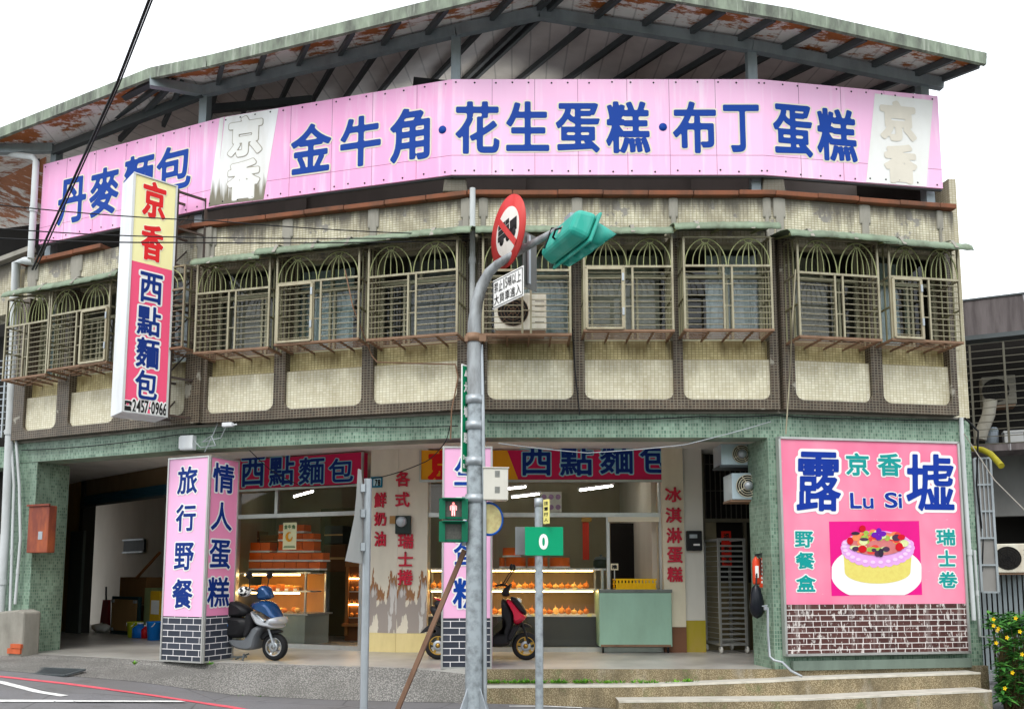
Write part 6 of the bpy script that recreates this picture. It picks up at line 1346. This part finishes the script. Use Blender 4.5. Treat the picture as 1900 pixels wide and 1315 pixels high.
wv = thing('wall_vent', 'dark grille vent high on the garage back wall', 'vent', G1, (0, 1.59, 1.6)); u0, u1, z0, z1 = G1.box(229, 1001, 267, 1024, -1.55); MB().box(u0, u1, 1.55, 1.59, z0, z1).build('grille', M['steel_dark'], wv); MB().bar((u0, 1.54, z0), (u1, 1.54, z0), .04).bar((u0, 1.54, z1), (u1, 1.54, z1), .04).build('frame', M['galv'], wv)
brn = plain('brown_carton', lin(138,100,62), .8, 0, .3, 4)
r, u0, u1, z0, z1 = gbox('carton', 'large brown carton stacked behind the trolley board in the garage', 'box', 221, 1070, 270, 1143, -.7, .5, brn); MB().box(u0, u1, .695, .699, z0+(z1-z0)*.5, z0+(z1-z0)*.53).build('tape', plain('tape', lin(180,150,100), .4), r)
r, u0, u1, z0, z1 = gbox('trolley', 'upright teal framed trolley with a brown board leaning in the garage', 'trolley', 206, 1106, 257, 1168, -.4, .06, plain('dark_teal_frame', lin(30,56,58), .6, 0, .3, 5))
MB().box(u0+.07, u1-.07, .385, .399, z0+.08, z1-.06).build('board', plain('tan_board', lin(150,116,74), .7, 0, .3, 5), r); mb = MB()
for u in (u0+.12, u1-.12):
    for z in (z0+.1, z1-.1): mb.bar((u-.05, .375, z), (u+.05, .375, z), .04, .06)
mb.build('caster_plate', M['galv'], r)
def pail(name, label, x0, y0, x1, y1, v, mat, cat='bucket', rim=True):
    u0, u1, z0, z1 = G1.box(x0, y0, x1, y1, v); h = z1-z0; c = ((u0+u1)/2, -v, 0); rr = (u1-u0)/2; r = thing(name, label, cat, G1, c)
    MB().lathe(c, [(0, 0), (rr*.82, .004), (rr, h*.95), (rr*1.05, h*.96), (rr*1.05, h), (rr*.9, h), (rr*.8, h*.5), (0, h*.45)], 'z', 20).build('body', mat, r)
    if rim: MB().tube([(c[0]+rr*1.05*math.cos(q), c[1]-rr*.9*abs(math.sin(q))*.2-rr*.6, h*(.95-.25*math.sin(q))) for q in [math.pi*k/10 for k in range(11)]], .008, 6).build('handle', M['white_frame'], r)
pail('bucket', 'yellow green bucket standing by the trolley in the garage', 244, 1146, 257, 1175, -.2, plain('lime_plastic', lin(196,204,40), .4))
pail('bucket', 'bright blue bucket at the right end of the garage', 281, 1143, 296, 1178, -.12, plain('bright_blue_plastic', lin(20,120,206), .4))
def jug(name, label, x0, y0, x1, y1, v, mat):
    u0, u1, z0, z1 = G1.box(x0, y0, x1, y1, v); h = z1-z0; c = ((u0+u1)/2, -v, 0); rr = (u1-u0)/2; r = thing(name, label, 'jug', G1, c)
    MB().lathe(c, [(0, 0), (rr, .01), (rr, h*.65), (rr*.5, h*.82), (rr*.35, h*.85), (rr*.35, h*.92)], 'z', 16).build('body', mat, r); MB().lathe(c, [(rr*.42, h*.92), (rr*.42, h), (0, h)], 'z', 12).build('cap', M['white_ink'], r)
jug('jug', 'blue plastic jug beside the lime bucket in the garage', 254, 1147, 267, 1176, -.2, plain('jug_blue', lin(24,110,200), .4)); jug('jug', 'small red jug between the blue jug and the blue bucket', 267, 1150, 274, 1175, -.2, plain('jug_red', lin(190,30,36), .4))
r, u0, u1, z0, z1 = gbox('drum', 'amber yellow oil carton with white label standing near the blue bucket', 'container', 278, 1096, 297, 1146, -.45, .3, plain('amber_carton', lin(222,176,40), .5, 0, .3, 5)); MB().box(u0+.06, u1-.04, .445, .449, z0+.5*(z1-z0), z0+.8*(z1-z0)).build('label_plate', M['white_ink'], r)
r, *_ = gbox('locker', 'narrow pale green cabinet between carton and amber container in the garage', 'cabinet', 267, 1090, 280, 1160, -.6, .4, plain('pale_green_cabinet', lin(150,160,110), .6, 0, .3, 4))
bm = thing('broom', 'wooden broom stick leaning over the cartons in the garage', 'broom', G1, (0, .6, 1)); a, b = G1.uz(254, 1071, -.6), G1.uz(297, 1024, -.6); MB().bar((a[0], .6, a[1]), (b[0], .6, b[1]), .04).build('stick', plain('stick_wood', lin(150,96,54), .7), bm)
dp = thing('dustpan', 'dark red long handled dustpan against the garage wall', 'dustpan', G1, (0, .6, 0)); u0, u1, z0, z1 = G1.box(187, 1112, 203, 1156, -.6); MB().prism([(u0, 0.02), (u1, 0.02), (u1-.05, z1), (u0+.12, z1)], .58, .64).build('pan', plain('dustpan_red', lin(130,40,44), .5, 0, .3, 5), dp); a = G1.uz(196, 1088, -.6); MB().bar(((u0+u1)/2, .61, z1), (a[0], .61, a[1]), .03).build('handle', M['steel_dark'], dp)
wp = thing('white_bag', 'crumpled white plastic bag on the garage floor', 'bag', G1, (0, .5, 0)); u0, u1, z0, z1 = G1.box(175, 1156, 203, 1168, -.5); mb = MB(); mb.ball(((u0+u1)/2, .5, .08), (u1-u0)/2, .15, .1, 10); mb.v = [(x+random.uniform(-.03, .03), y+random.uniform(-.03, .03), max(.002, z+random.uniform(-.02, .03))) for x, y, z in mb.v]; mb.build('bag_body', M['white_ink'], wp)
for p_, q_ in ((FA.pt(-.19, 0, -.4), G1.pt(GLu-3.2, 0, -.1)), ((-13.5, 20.9, 0), (7, 20.9, 0))):  # left wall stops short: hidden opening added to let daylight into the garage
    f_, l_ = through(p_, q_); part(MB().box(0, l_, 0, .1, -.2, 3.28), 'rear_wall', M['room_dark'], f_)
# rusty box, pipes and wires on the left corner pillar
r, u0, u1, z0, z1 = wall_box('rusty_meter_box', 'rusty red electric box on the green corner pillar', 'meter box', FA, .0, 51, 938, 89, 1025, .14, plain('rusty_red_box', lin(120,56,40), .7, .1, .8, 5, lin(196,104,50)))
MB().box(u0+(u1-u0)*.55, u0+(u1-u0)*.75, -.144, -.14, z0+(z1-z0)*.28, z0+(z1-z0)*.45).build('latch_plate', M['galv'], r)
MB().bar((u0-.02, -.15, z1+.01), (u1+.02, -.15, z1+.01), .03, .03).build('hood', plain('rusty_red_box', lin(120,56,40), .7), r)
wb_ = thing('low_block_wall', 'broken low concrete wall stub with bare red bricks at the left corner', 'wall', FA, (-.35, .0, 0)); u0, u1, z0, z1 = FA.box(-30, 1130, 42, 1205, .3)
MB().prism([(u0, -.1), (u1, -.1), (u1, z1*.95), (u1-.15, z1), (u0, z1*.9)], -.3, .0).build('block', M['cement'], wb_, bevel=.03); MB().box(u1-.28, u1+.01, -.33, -.301, .02, .10).box(u1-.2, u1+.03, -.34, -.301, .105, .17).build('bare_brick', plain('bare_brick', lin(196,96,60), .8, 0, .4, 8), wb_)
def pipe(label, F, v, pts, r_, mat, name='drain_pipe', cat='pipe'):
    P = [(F.uz(x, y, v)[0], -v, F.uz(x, y, v)[1]) for x, y in pts]; t_ = thing(name, label, cat, F, P[-1]); MB().tube(P, r_, 10).build('pipe_run', mat, t_)
    mb = MB()
    for a, b in zip(P[:-1], P[1:]):
        if abs(a[2]-b[2]) > 1: mb.lathe(((a[0]+b[0])/2, -v, (a[2]+b[2])/2), [(r_*1.25, -.04), (r_*1.25, .04)], 'z', 10)
    if mb.v: mb.build('collar', mat, t_)
pipe('thick white drain pipe running down the left end of the facade', FA, .12, [(64, 485), (47, 484), (30, 489), (26, 620), (10, 990), (-2, 1170)], .065, M['white_pipe'])
pipe('white pipe dropping from the canopy gutter to the left parapet', FA, .25, [(-30, 282), (20, 286), (62, 292), (67, 300), (57, 480)], .05, M['white_pipe'])
pipe('thin grey conduit curving down the left green pillar', FA, .08, [(40, 650), (28, 790), (36, 900), (38, 1000), (28, 1120)], .022, M['white_pipe'], 'conduit')
pipe('thin pale conduit beside the thick drain pipe on the left', FA, .1, [(33, 640), (20, 800), (26, 900), (18, 1150)], .02, M['white_pipe'], 'conduit')
pipe('white pipe down the right edge of the cake poster wall', FD, .05, [(1783, 775), (1790, 900), (1807, 1150)], .03, M['white_pipe'])
pipe('thin white pipe at the right corner above the plant', FD, .02, [(1808, 1020), (1818, 1180), (1840, 1182)], .018, M['white_pipe'], 'conduit')
pipe('grey drain pipe down the facade behind the lamp pole', FC, .22, [(877, 350), (876, 620), (872, 800)], .04, M['white_pipe'])

# ------------------------------------------------------------------ neighbours
NL = Facet(FA.pt(-.2, 0, -.05), -14); nl = thing('neighbour_house', 'neighbour house at the left edge with a dark grille and cream gable', 'building', NL, (-2, 0, 0))
ORG[nl.name] = (-2, 0, 0)
MB().prism([(-4.5, 4.9), (-.02, 5.7), (.30, 6.62), (.22, 6.66), (-4.5, 5.6)], .02, .3).build('gable_wall', M['cream_top'], nl)
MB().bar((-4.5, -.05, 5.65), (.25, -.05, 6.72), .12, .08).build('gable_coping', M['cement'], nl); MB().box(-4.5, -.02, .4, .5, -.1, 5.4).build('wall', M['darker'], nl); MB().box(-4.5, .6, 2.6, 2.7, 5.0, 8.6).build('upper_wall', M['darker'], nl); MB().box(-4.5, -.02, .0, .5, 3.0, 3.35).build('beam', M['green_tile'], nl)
mb = MB()
for k in range(12): mb.bar((-4.5, -.05, 3.6+.11*k), (-.1, -.05, 3.6+.11*k), .014)
for k in range(4): mb.bar((-.15-k*.8, -.05, 3.5), (-.15-k*.8, -.05, 4.9), .03)
mb.build('grille', M['galv'], nl); MB().box(-4.5, -.1, .02, .3, -.1, 1.9).build('lower_wall', M['cement'], nl)
lt = thing('lean_to_roof', 'lower rusty sheet roof seen under the canopy at the far left', 'roof', W, tuple(FA.pt(.2, 6.9, -.6)))
a0, a1, a2, a3 = [FA.pt(*FA.uz(x, y, -v_), -v_) for x, y, v_ in ((-140, 282, .4), (88, 282, .4), (76, 440, 3.0), (-160, 440, 3.0))]
o = MB().poly([tuple(p) for p in (a0, a1, a2, a3)]).build('sheet', M['soffit'], lt); at = o.data.attributes.new('eave', 'FLOAT', 'POINT'); at.data.foreach_set('value', [1.15, 1.15, .55, .55]); s_ = o.modifiers.new('t', 'SOLIDIFY'); s_.thickness = .05; s_.offset = -1
mb = MB()
for k in (.0, .32, .62, .93): mb.bar(a0+(a1-a0)*k-np.array([0, 0, .03]), a3+(a2-a3)*k-np.array([0, 0, .03]), .07, .1)
mb.build('rafter_row', M['steel_dark'], lt)
NR = Facet(aty(1786, 700, 13.5)[:2], -24); nr = thing('neighbour_house', 'stained concrete neighbour house with caged balcony at the right edge', 'building', NR, (0, 0, 0))
t = NT('stained_concrete'); _c = t.mix(t.ramp(t.noise(5, (1, 1, .12), det=5), .4, .65), lin(110,102,102), lin(72,64,64)); _c = t.mix(t.ramp(t.noise(6, (1, 1, .1), det=3), .66, .72), _c, lin(190,190,194)); M['stained'] = t.fin(_c, .85)
def nz(x, y, v=0): return NR.uz(x, y, v)
zt, zm = nz(1840, 553)[1], nz(1840, 632)[1]
MB().box(-.6, 3.5, 0, .2, zm, zt).build('parapet', M['stained'], nr); MB().box(-.6, 3.5, -.02, .25, zt+.002, zt+.03).build('coping', M['steel_dark'], nr)
za, zb = nz(1840, 648)[1], nz(1840, 830)[1]
MB().bar((-.6, -.5, zm-.06), (3.5, -.5, zm-.06), .05, .05).box(-.6, 3.5, -.5, .0, zm-.03, zm-.005).build('awning', M['steel_dark'], nr)
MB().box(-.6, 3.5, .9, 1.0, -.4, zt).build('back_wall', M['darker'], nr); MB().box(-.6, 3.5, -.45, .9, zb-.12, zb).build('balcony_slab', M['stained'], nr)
mb = MB()
for k in range(15): z = zb+(za-zb)*k/14; mb.bar((-.6, -.45, z), (3.5, -.45, z), .012)
for k in range(8): u = -.4+.48*k; mb.bar((u, -.45, zb), (u, -.45, za), .03)
mb.build('balcony_cage', plain('dull_cage_steel', lin(86,83,70), .5, .2, .5, 6, lin(80,66,46)), nr)
MB().box(1.0, 3.5, .3, .5, -.4, nz(1870, 940)[1]).box(.0, 3.5, .28, .5, nz(1870, 955)[1], zb-.12).build('lower_wall', plain('dull_wall', lin(112,112,110), .8, 0, .5, 2), nr)
mb = MB(); k = -.4
while k < 1.6: mb.box(k, k+.05, .22, .26, -.4, 1.4); k += .075
mb.build('corrugated_gate', M['steel'], nr)
def nb(F, x0, y0, x1, y1, v): return F.box(x0, y0, x1, y1, v)
u0, u1, z0, z1 = NR.box(1826, 690, 1878, 745, .1)
ac_unit('air_conditioner', 'old grey air conditioner inside the caged balcony of the right neighbour', NR, u0, u1+.1, -.1+.3, .25+.3, z0, z1, .4, False, plain('grimy_casing', lin(120,116,106), .6, 0, .4, 5))
u0, u1, z0, z1 = NR.box(1848, 1008, 1915, 1062, .15)
ac_unit('air_conditioner', 'white air conditioner on the lower wall of the right neighbour above the plant', NR, u0, u1, -.15, .2, z0, z1, .33, False)
mb = MB(); wcg = Facet(FD.pt(LD+.12, 0, -.3), -10); u0, u1 = wcg.u(1812, 950), wcg.u(1842, 950); z0, z1 = wcg.z(1827, 1098), wcg.z(1827, 850)
r = thing('window_cage', 'narrow grey sheet backed cage at the corner above the plant', 'window cage', wcg, (u0, 0, z0))
for u in (u0, u1): mb.bar((u, -.02, z0), (u, -.02, z1), .03)
for k in range(6): z = z0+(z1-z0)*k/5; mb.bar((u0, -.02, z), (u1, -.02, z), .025)
mb.build('frame', M['galv'], r); MB().box(u0, u1, 0, .02, z0, z1).build('sheet', plain('grey_sheet', lin(140,136,132), .6, .1, .4, 4), r); mb = MB()
for k in range(1, 4): u = u0+(u1-u0)*k/4; mb.bar((u, -.02, z0+(z1-z0)*.4), (u, -.02, z1), .016)
mb.build('bar_grille', M['galv'], r)
r = thing('yellow_hose', 'mossy yellow hose draped over the corner cage at the right', 'hose', wcg, (u0, 0, z1)); P = [aty(x, y, 11.5-.15*i) for i, (x, y) in enumerate(((1804, 832), (1822, 834), (1838, 842), (1850, 855), (1858, 864)))]; mb = MB().tube(P, .042, 10); o = mb.build('hose_run', plain('mossy_yellow', lin(158,146,34), .6, 0, .7, 8, lin(84,92,30)), None); o.parent = r; o.matrix_parent_inverse = (Matrix.Translation(r.location) @ Matrix.Rotation(r.rotation_euler.z, 4, 'Z')).inverted()
u0, u1, z0, z1 = NR.box(1832, 790, 1866, 822, -.1)
for nm, x0, y0, x1, y1, cl, lb in (('water_drum', 1830, 792, 1856, 824, lin(150,160,170), 'blue grey plastic drum standing in the caged balcony'), ('styrofoam_box', 1864, 798, 1900, 826, lin(196,198,198), 'pale grey box standing in the caged balcony')):
    u0, u1, z0, z1 = NR.box(x0, y0, x1, y1, -.1); r = thing(nm, lb, 'container', NR, ((u0+u1)/2, .1, zb))
    if nm == 'water_drum': MB().lathe(((u0+u1)/2, .3, zb), [(0, 0), ((u1-u0)/2, .01), ((u1-u0)/2, z1-zb), ((u1-u0)*.4, z1-zb+.02), (0, z1-zb+.02)], 'z', 18).build('body', plain('drum_grey', cl, .5), r); MB().lathe(((u0+u1)/2, .3, zb), [((u1-u0)*.53, (z1-zb)*.85), ((u1-u0)*.53, (z1-zb)*.92)], 'z', 18).build('hoop', M['steel'], r)
    else: MB().box(u0, u1, .1, .4, zb, z1-.04).build('body', plain('foam_grey', cl, .7), r, bevel=.01); MB().box(u0-.01, u1+.01, .09, .41, z1-.038, z1).build('lid', plain('foam_grey', cl, .7), r)
pd = thing('air_duct', 'pale flexible duct hanging inside the caged balcony', 'duct', NR, (0, .05, zb)); a = [nz(x, y, -.05) for x, y in ((1838, 742), (1834, 770), (1822, 800), (1818, 815))]; MB().tube([(q[0], .05, q[1]) for q in a], .1, 12).build('duct_run', plain('pale_duct', lin(170,166,154), .6, 0, .4, 6), pd)

# ------------------------------------------------------------------ plant at the right corner, weeds on the steps
lm = [plain('leaf_%d' % i, c, .5, 0, .2, 8) for i, c in enumerate((lin(58,112,44), lin(84,142,58), lin(40,88,38)))]
pc_ = aty(1872, 1200, 10.9); pl_ = thing('flowering_shrub', 'green shrub with yellow flowers at the right corner', 'shrub', W, (pc_[0], pc_[1], gz(pc_[0])))
lf = MB(); fw = MB(); sm = MB(); rp = random.Random(5)
for i in range(170):
    px, py = rp.gauss(1878, 26), rp.uniform(1140, 1300)
    px = max(1838 + (0 if py < 1220 else 20), min(1960, px)); c = Vector(aty(px, py, 10.9+rp.uniform(-.45, .45))); base = Vector((pc_[0]+rp.uniform(-.1, .1), pc_[1], gz(pc_[0])))
    sm.tube([base, (base+c)/2+Vector((rp.uniform(-.1, .1), rp.uniform(-.1, .1), .05)), c], [.008, .006, .003], 5, cap=False)
    for k in range(12):
        a = rp.uniform(0, 6.28); el = rp.uniform(-.3, .7); d = Vector((math.cos(a)*math.cos(el), math.sin(a)*math.cos(el), math.sin(el))); s = d.cross(Vector((0, 0, 1))).normalized(); L = rp.uniform(.09, .16); o0 = c+d*.01; dn = Vector((0, 0, -L*.18))
        lf.add([o0, o0+d*L*.45+s*L*.2, o0+d*L+dn, o0+d*L*.45-s*L*.2, o0+d*L*.45+Vector((0,0,.006))], [(0,1,4), (1,2,4), (2,3,4), (3,0,4)], rp.randrange(3))
for px, py in ((1843, 1148), (1884, 1146), (1843, 1160), (1850, 1169), (1868, 1182), (1892, 1171), (1848, 1192), (1896, 1213), (1878, 1247), (1864, 1276), (1852, 1165)):
    c = Vector(aty(px, py, 10.35+rp.uniform(-.1, .1)))
    for k in range(5): a = 1.256*k; d = Vector((math.cos(a), -.25, math.sin(a))).normalized(); s = d.cross(Vector((0, 1, 0))).normalized(); fw.add([c, c+d*.019+s*.009, c+d*.03, c+d*.019-s*.009], [(0, 1, 2, 3)])
lf.build('foliage', lm, pl_); fw.build('flowers', plain('yellow_petal', lin(250,206,20), .5, 0, .1), pl_); sm.build('stems', plain('shrub_stem', lin(96,84,54), .8), pl_)
wd = MB(); rw = random.Random(9)
def tuft(x, y, z, n_, h):
    for _ in range(n_):
        a = rw.uniform(0, 6.28); r0 = rw.uniform(0, .03); b = Vector((x+r0*math.cos(a), y+r0*math.sin(a)*.4, z)); d = Vector((math.cos(a)*.6, math.sin(a)*.5-.2, rw.uniform(.3, 1))).normalized()*rw.uniform(.4, 1)*h; s = Vector((-math.sin(a), math.cos(a), 0))*h*.14
        wd.add([b, b+d*.5+s, b+d, b+d*.5-s], [(0, 1, 2, 3)], rw.randrange(2))
for px0, px1, py, z, n_ in ((905, 1090, 1266, ZS2, 60), (1090, 1300, 1266, ZS2, 26), (905, 1080, 1303, gz(.2)+.004, 40), (1130, 1148, 1304, gz(1.2)+.01, 5), (430, 700, 1297, -.40, 30), (690, 860, 1302, -.41, 34)):
    for _ in range(n_):
        px = rw.uniform(px0, px1); p = FC.pt(FC.u(px, 1262, .08), z, .08) if px0 > 900 and z == ZS2 else atz(px, py-(1 if px0 > 900 else 3*(px1-px)/(px1-px0)), z); tuft(p[0], p[1]-(.03 if px0 > 900 else .01), p[2], 11, rw.uniform(.04, .09))
for px, py, z in ((1470, 1236, -.05), (1474, 1240, -.06), (1468, 1244, -.1), (1503, 1248, -.2), (250, 1232, -.02), (392, 1232, -.02), (20, 1210, -.02), (8, 1206, -.02)):
    p = atz(px, py, z); tuft(p[0], p[1]-.02, p[2], 14, .12 if px > 1460 and px < 1480 else .08)
stuff(wd.build('weeds', [plain('weed_light', lin(112,168,44), .6, 0, .2, 6), plain('weed_dark', lin(74,128,36), .6, 0, .2, 6)]))

# ------------------------------------------------------------------ cables and small boxes
def cable(label, pts, r_=.008, sag=0, mat='cable', name='cable'):
    P = [Vector(p) for p in pts]; Q_ = []
    for a, b in zip(P[:-1], P[1:]):
        for k in range(9): s = k/9; Q_.append(a.lerp(b, s)-Vector((0, 0, sag*4*s*(1-s))))
    Q_.append(P[-1]); mb = MB(); o0 = Q_[0]
    return tag(MB().tube(Q_, r_, 6).build(name, M[mat], None, W, tuple(o0)), label, 'cable')
cable('thick black service cable falling steeply past the canopy at upper left', [aty(300, -60, 8.0), aty(215, 160, 9.5), aty(60, 500, 12.2)], .016)
cable('second thinner black cable close beside the thick steep one', [aty(306, -60, 8.0), aty(220, 160, 9.45), aty(66, 500, 12.15)], .010)
cable('uppermost of the level black wires crossing the tall projecting sign', [aty(-40, 376, 9.0), aty(400, 410, 9.6), aty(870, 436, 10.4)], .007, .03)
cable('middle of the level black wires crossing the tall projecting sign', [aty(-40, 421, 9.0), aty(330, 440, 9.6), aty(870, 440, 10.4)], .007, .02)
cable('lowest of the level black wires crossing the tall projecting sign', [aty(-40, 440, 9.0), aty(330, 450, 9.6), aty(872, 446, 10.4)], .008, .02)
def onF(F, v, pts): return [tuple(F.pt(*F.uz(x, y, v), v)) for x, y in pts]
cable('black wire hugging the ledge over the left arcade beam', onF(FA, .05, [(40, 835), (180, 826), (330, 806)])+onF(FB, .05, [(420, 800), (640, 792), (850, 790)]), .008, .01)
cable('black wire hugging the ledge over the right arcade beam', onF(FC, .05, [(905, 782), (1100, 778), (1300, 772), (1440, 770)])+onF(FD, .05, [(1600, 776), (1780, 778)]), .009, .015)
cable('black wire drooping from the ledge toward the peeling pillar', onF(FB, .05, [(835, 790), (826, 820)])+[aty(790, 856, 11.6), aty(690, 888, 12.9)], .007, .03)
cable('grey wire swooping across the long crimson shop sign', [aty(925, 822, 10.4), aty(1090, 840, 10.5), aty(1270, 825, 10.6), aty(1430, 782, 10.65)], .007, .01, 'galv')
cable('thin black wire slanting over the left shop sign', [aty(428, 800, 11.6), aty(500, 870, 12.0), aty(560, 902, 13), aty(670, 896, 13.2)], .006, .01)
cable('tan cable hanging beside the third dark pilaster left of the pole', onF(FB, .56, [(640, 500), (655, 570)])+onF(FB, .2, [(690, 660), (700, 672), (845, 676), (850, 700), (838, 760), (836, 815)]), .010, 0, 'bars_rust')
cable('tan cable running down left of the cake poster pilaster', onF(FD, .53, [(1476, 500), (1470, 600)])+onF(FD, .2, [(1465, 700), (1458, 805)]), .010, 0, 'bars')
cable('black cable down the narrow pilaster right of the pole', onF(FC, .17, [(1062, 610), (1068, 700), (1076, 770)]), .009)
cable('black cables down behind the lamp pole', onF(FC, .2, [(893, 620), (898, 700), (896, 780)]), .012)
cable('grey wire leading off the right wall to the edge of view', [tuple(FD.pt(*FD.uz(1786, 800, .05), .05)), aty(1845, 890, 10.6), aty(1930, 975, 10.0)], .007, 0, 'cement')
cable('black looped wires below the right corner of the facade', onF(FD, .04, [(1790, 775), (1815, 800)])+[aty(1812, 900, 11.3), aty(1824, 1000, 11.4), aty(1822, 1060, 11.4)], .012)
r, u0, u1, z0, z1 = wall_box('junction_box', 'small white junction box on the green beam under the tall projecting sign', 'junction box', FB, .0, 333, 807, 357, 834, .1, M['white_frame']); MB().box(u0-.006, u1+.006, -.108, -.1, z0+.02, z1-.02).build('cover', M['white_frame'], r)
cable('tangle of green and white wires beside the white junction box', onF(FB, .08, [(355, 812), (372, 830), (400, 826), (392, 808), (375, 820), (410, 812), (420, 790), (405, 782), (398, 800), (380, 838)]), .007, .0, 'galv')
r, u0, u1, z0, z1 = wall_box('junction_box', 'tiny white clip box on the ledge left of the middle window cages', 'junction box', FB, .14, 411, 783, 430, 791, .06, M['white_frame']); MB().tube([(u1, -.17, z0+.02), (u1+.06, -.17, z0+.03)], .012, 6).build('gland', M['white_frame'], r)
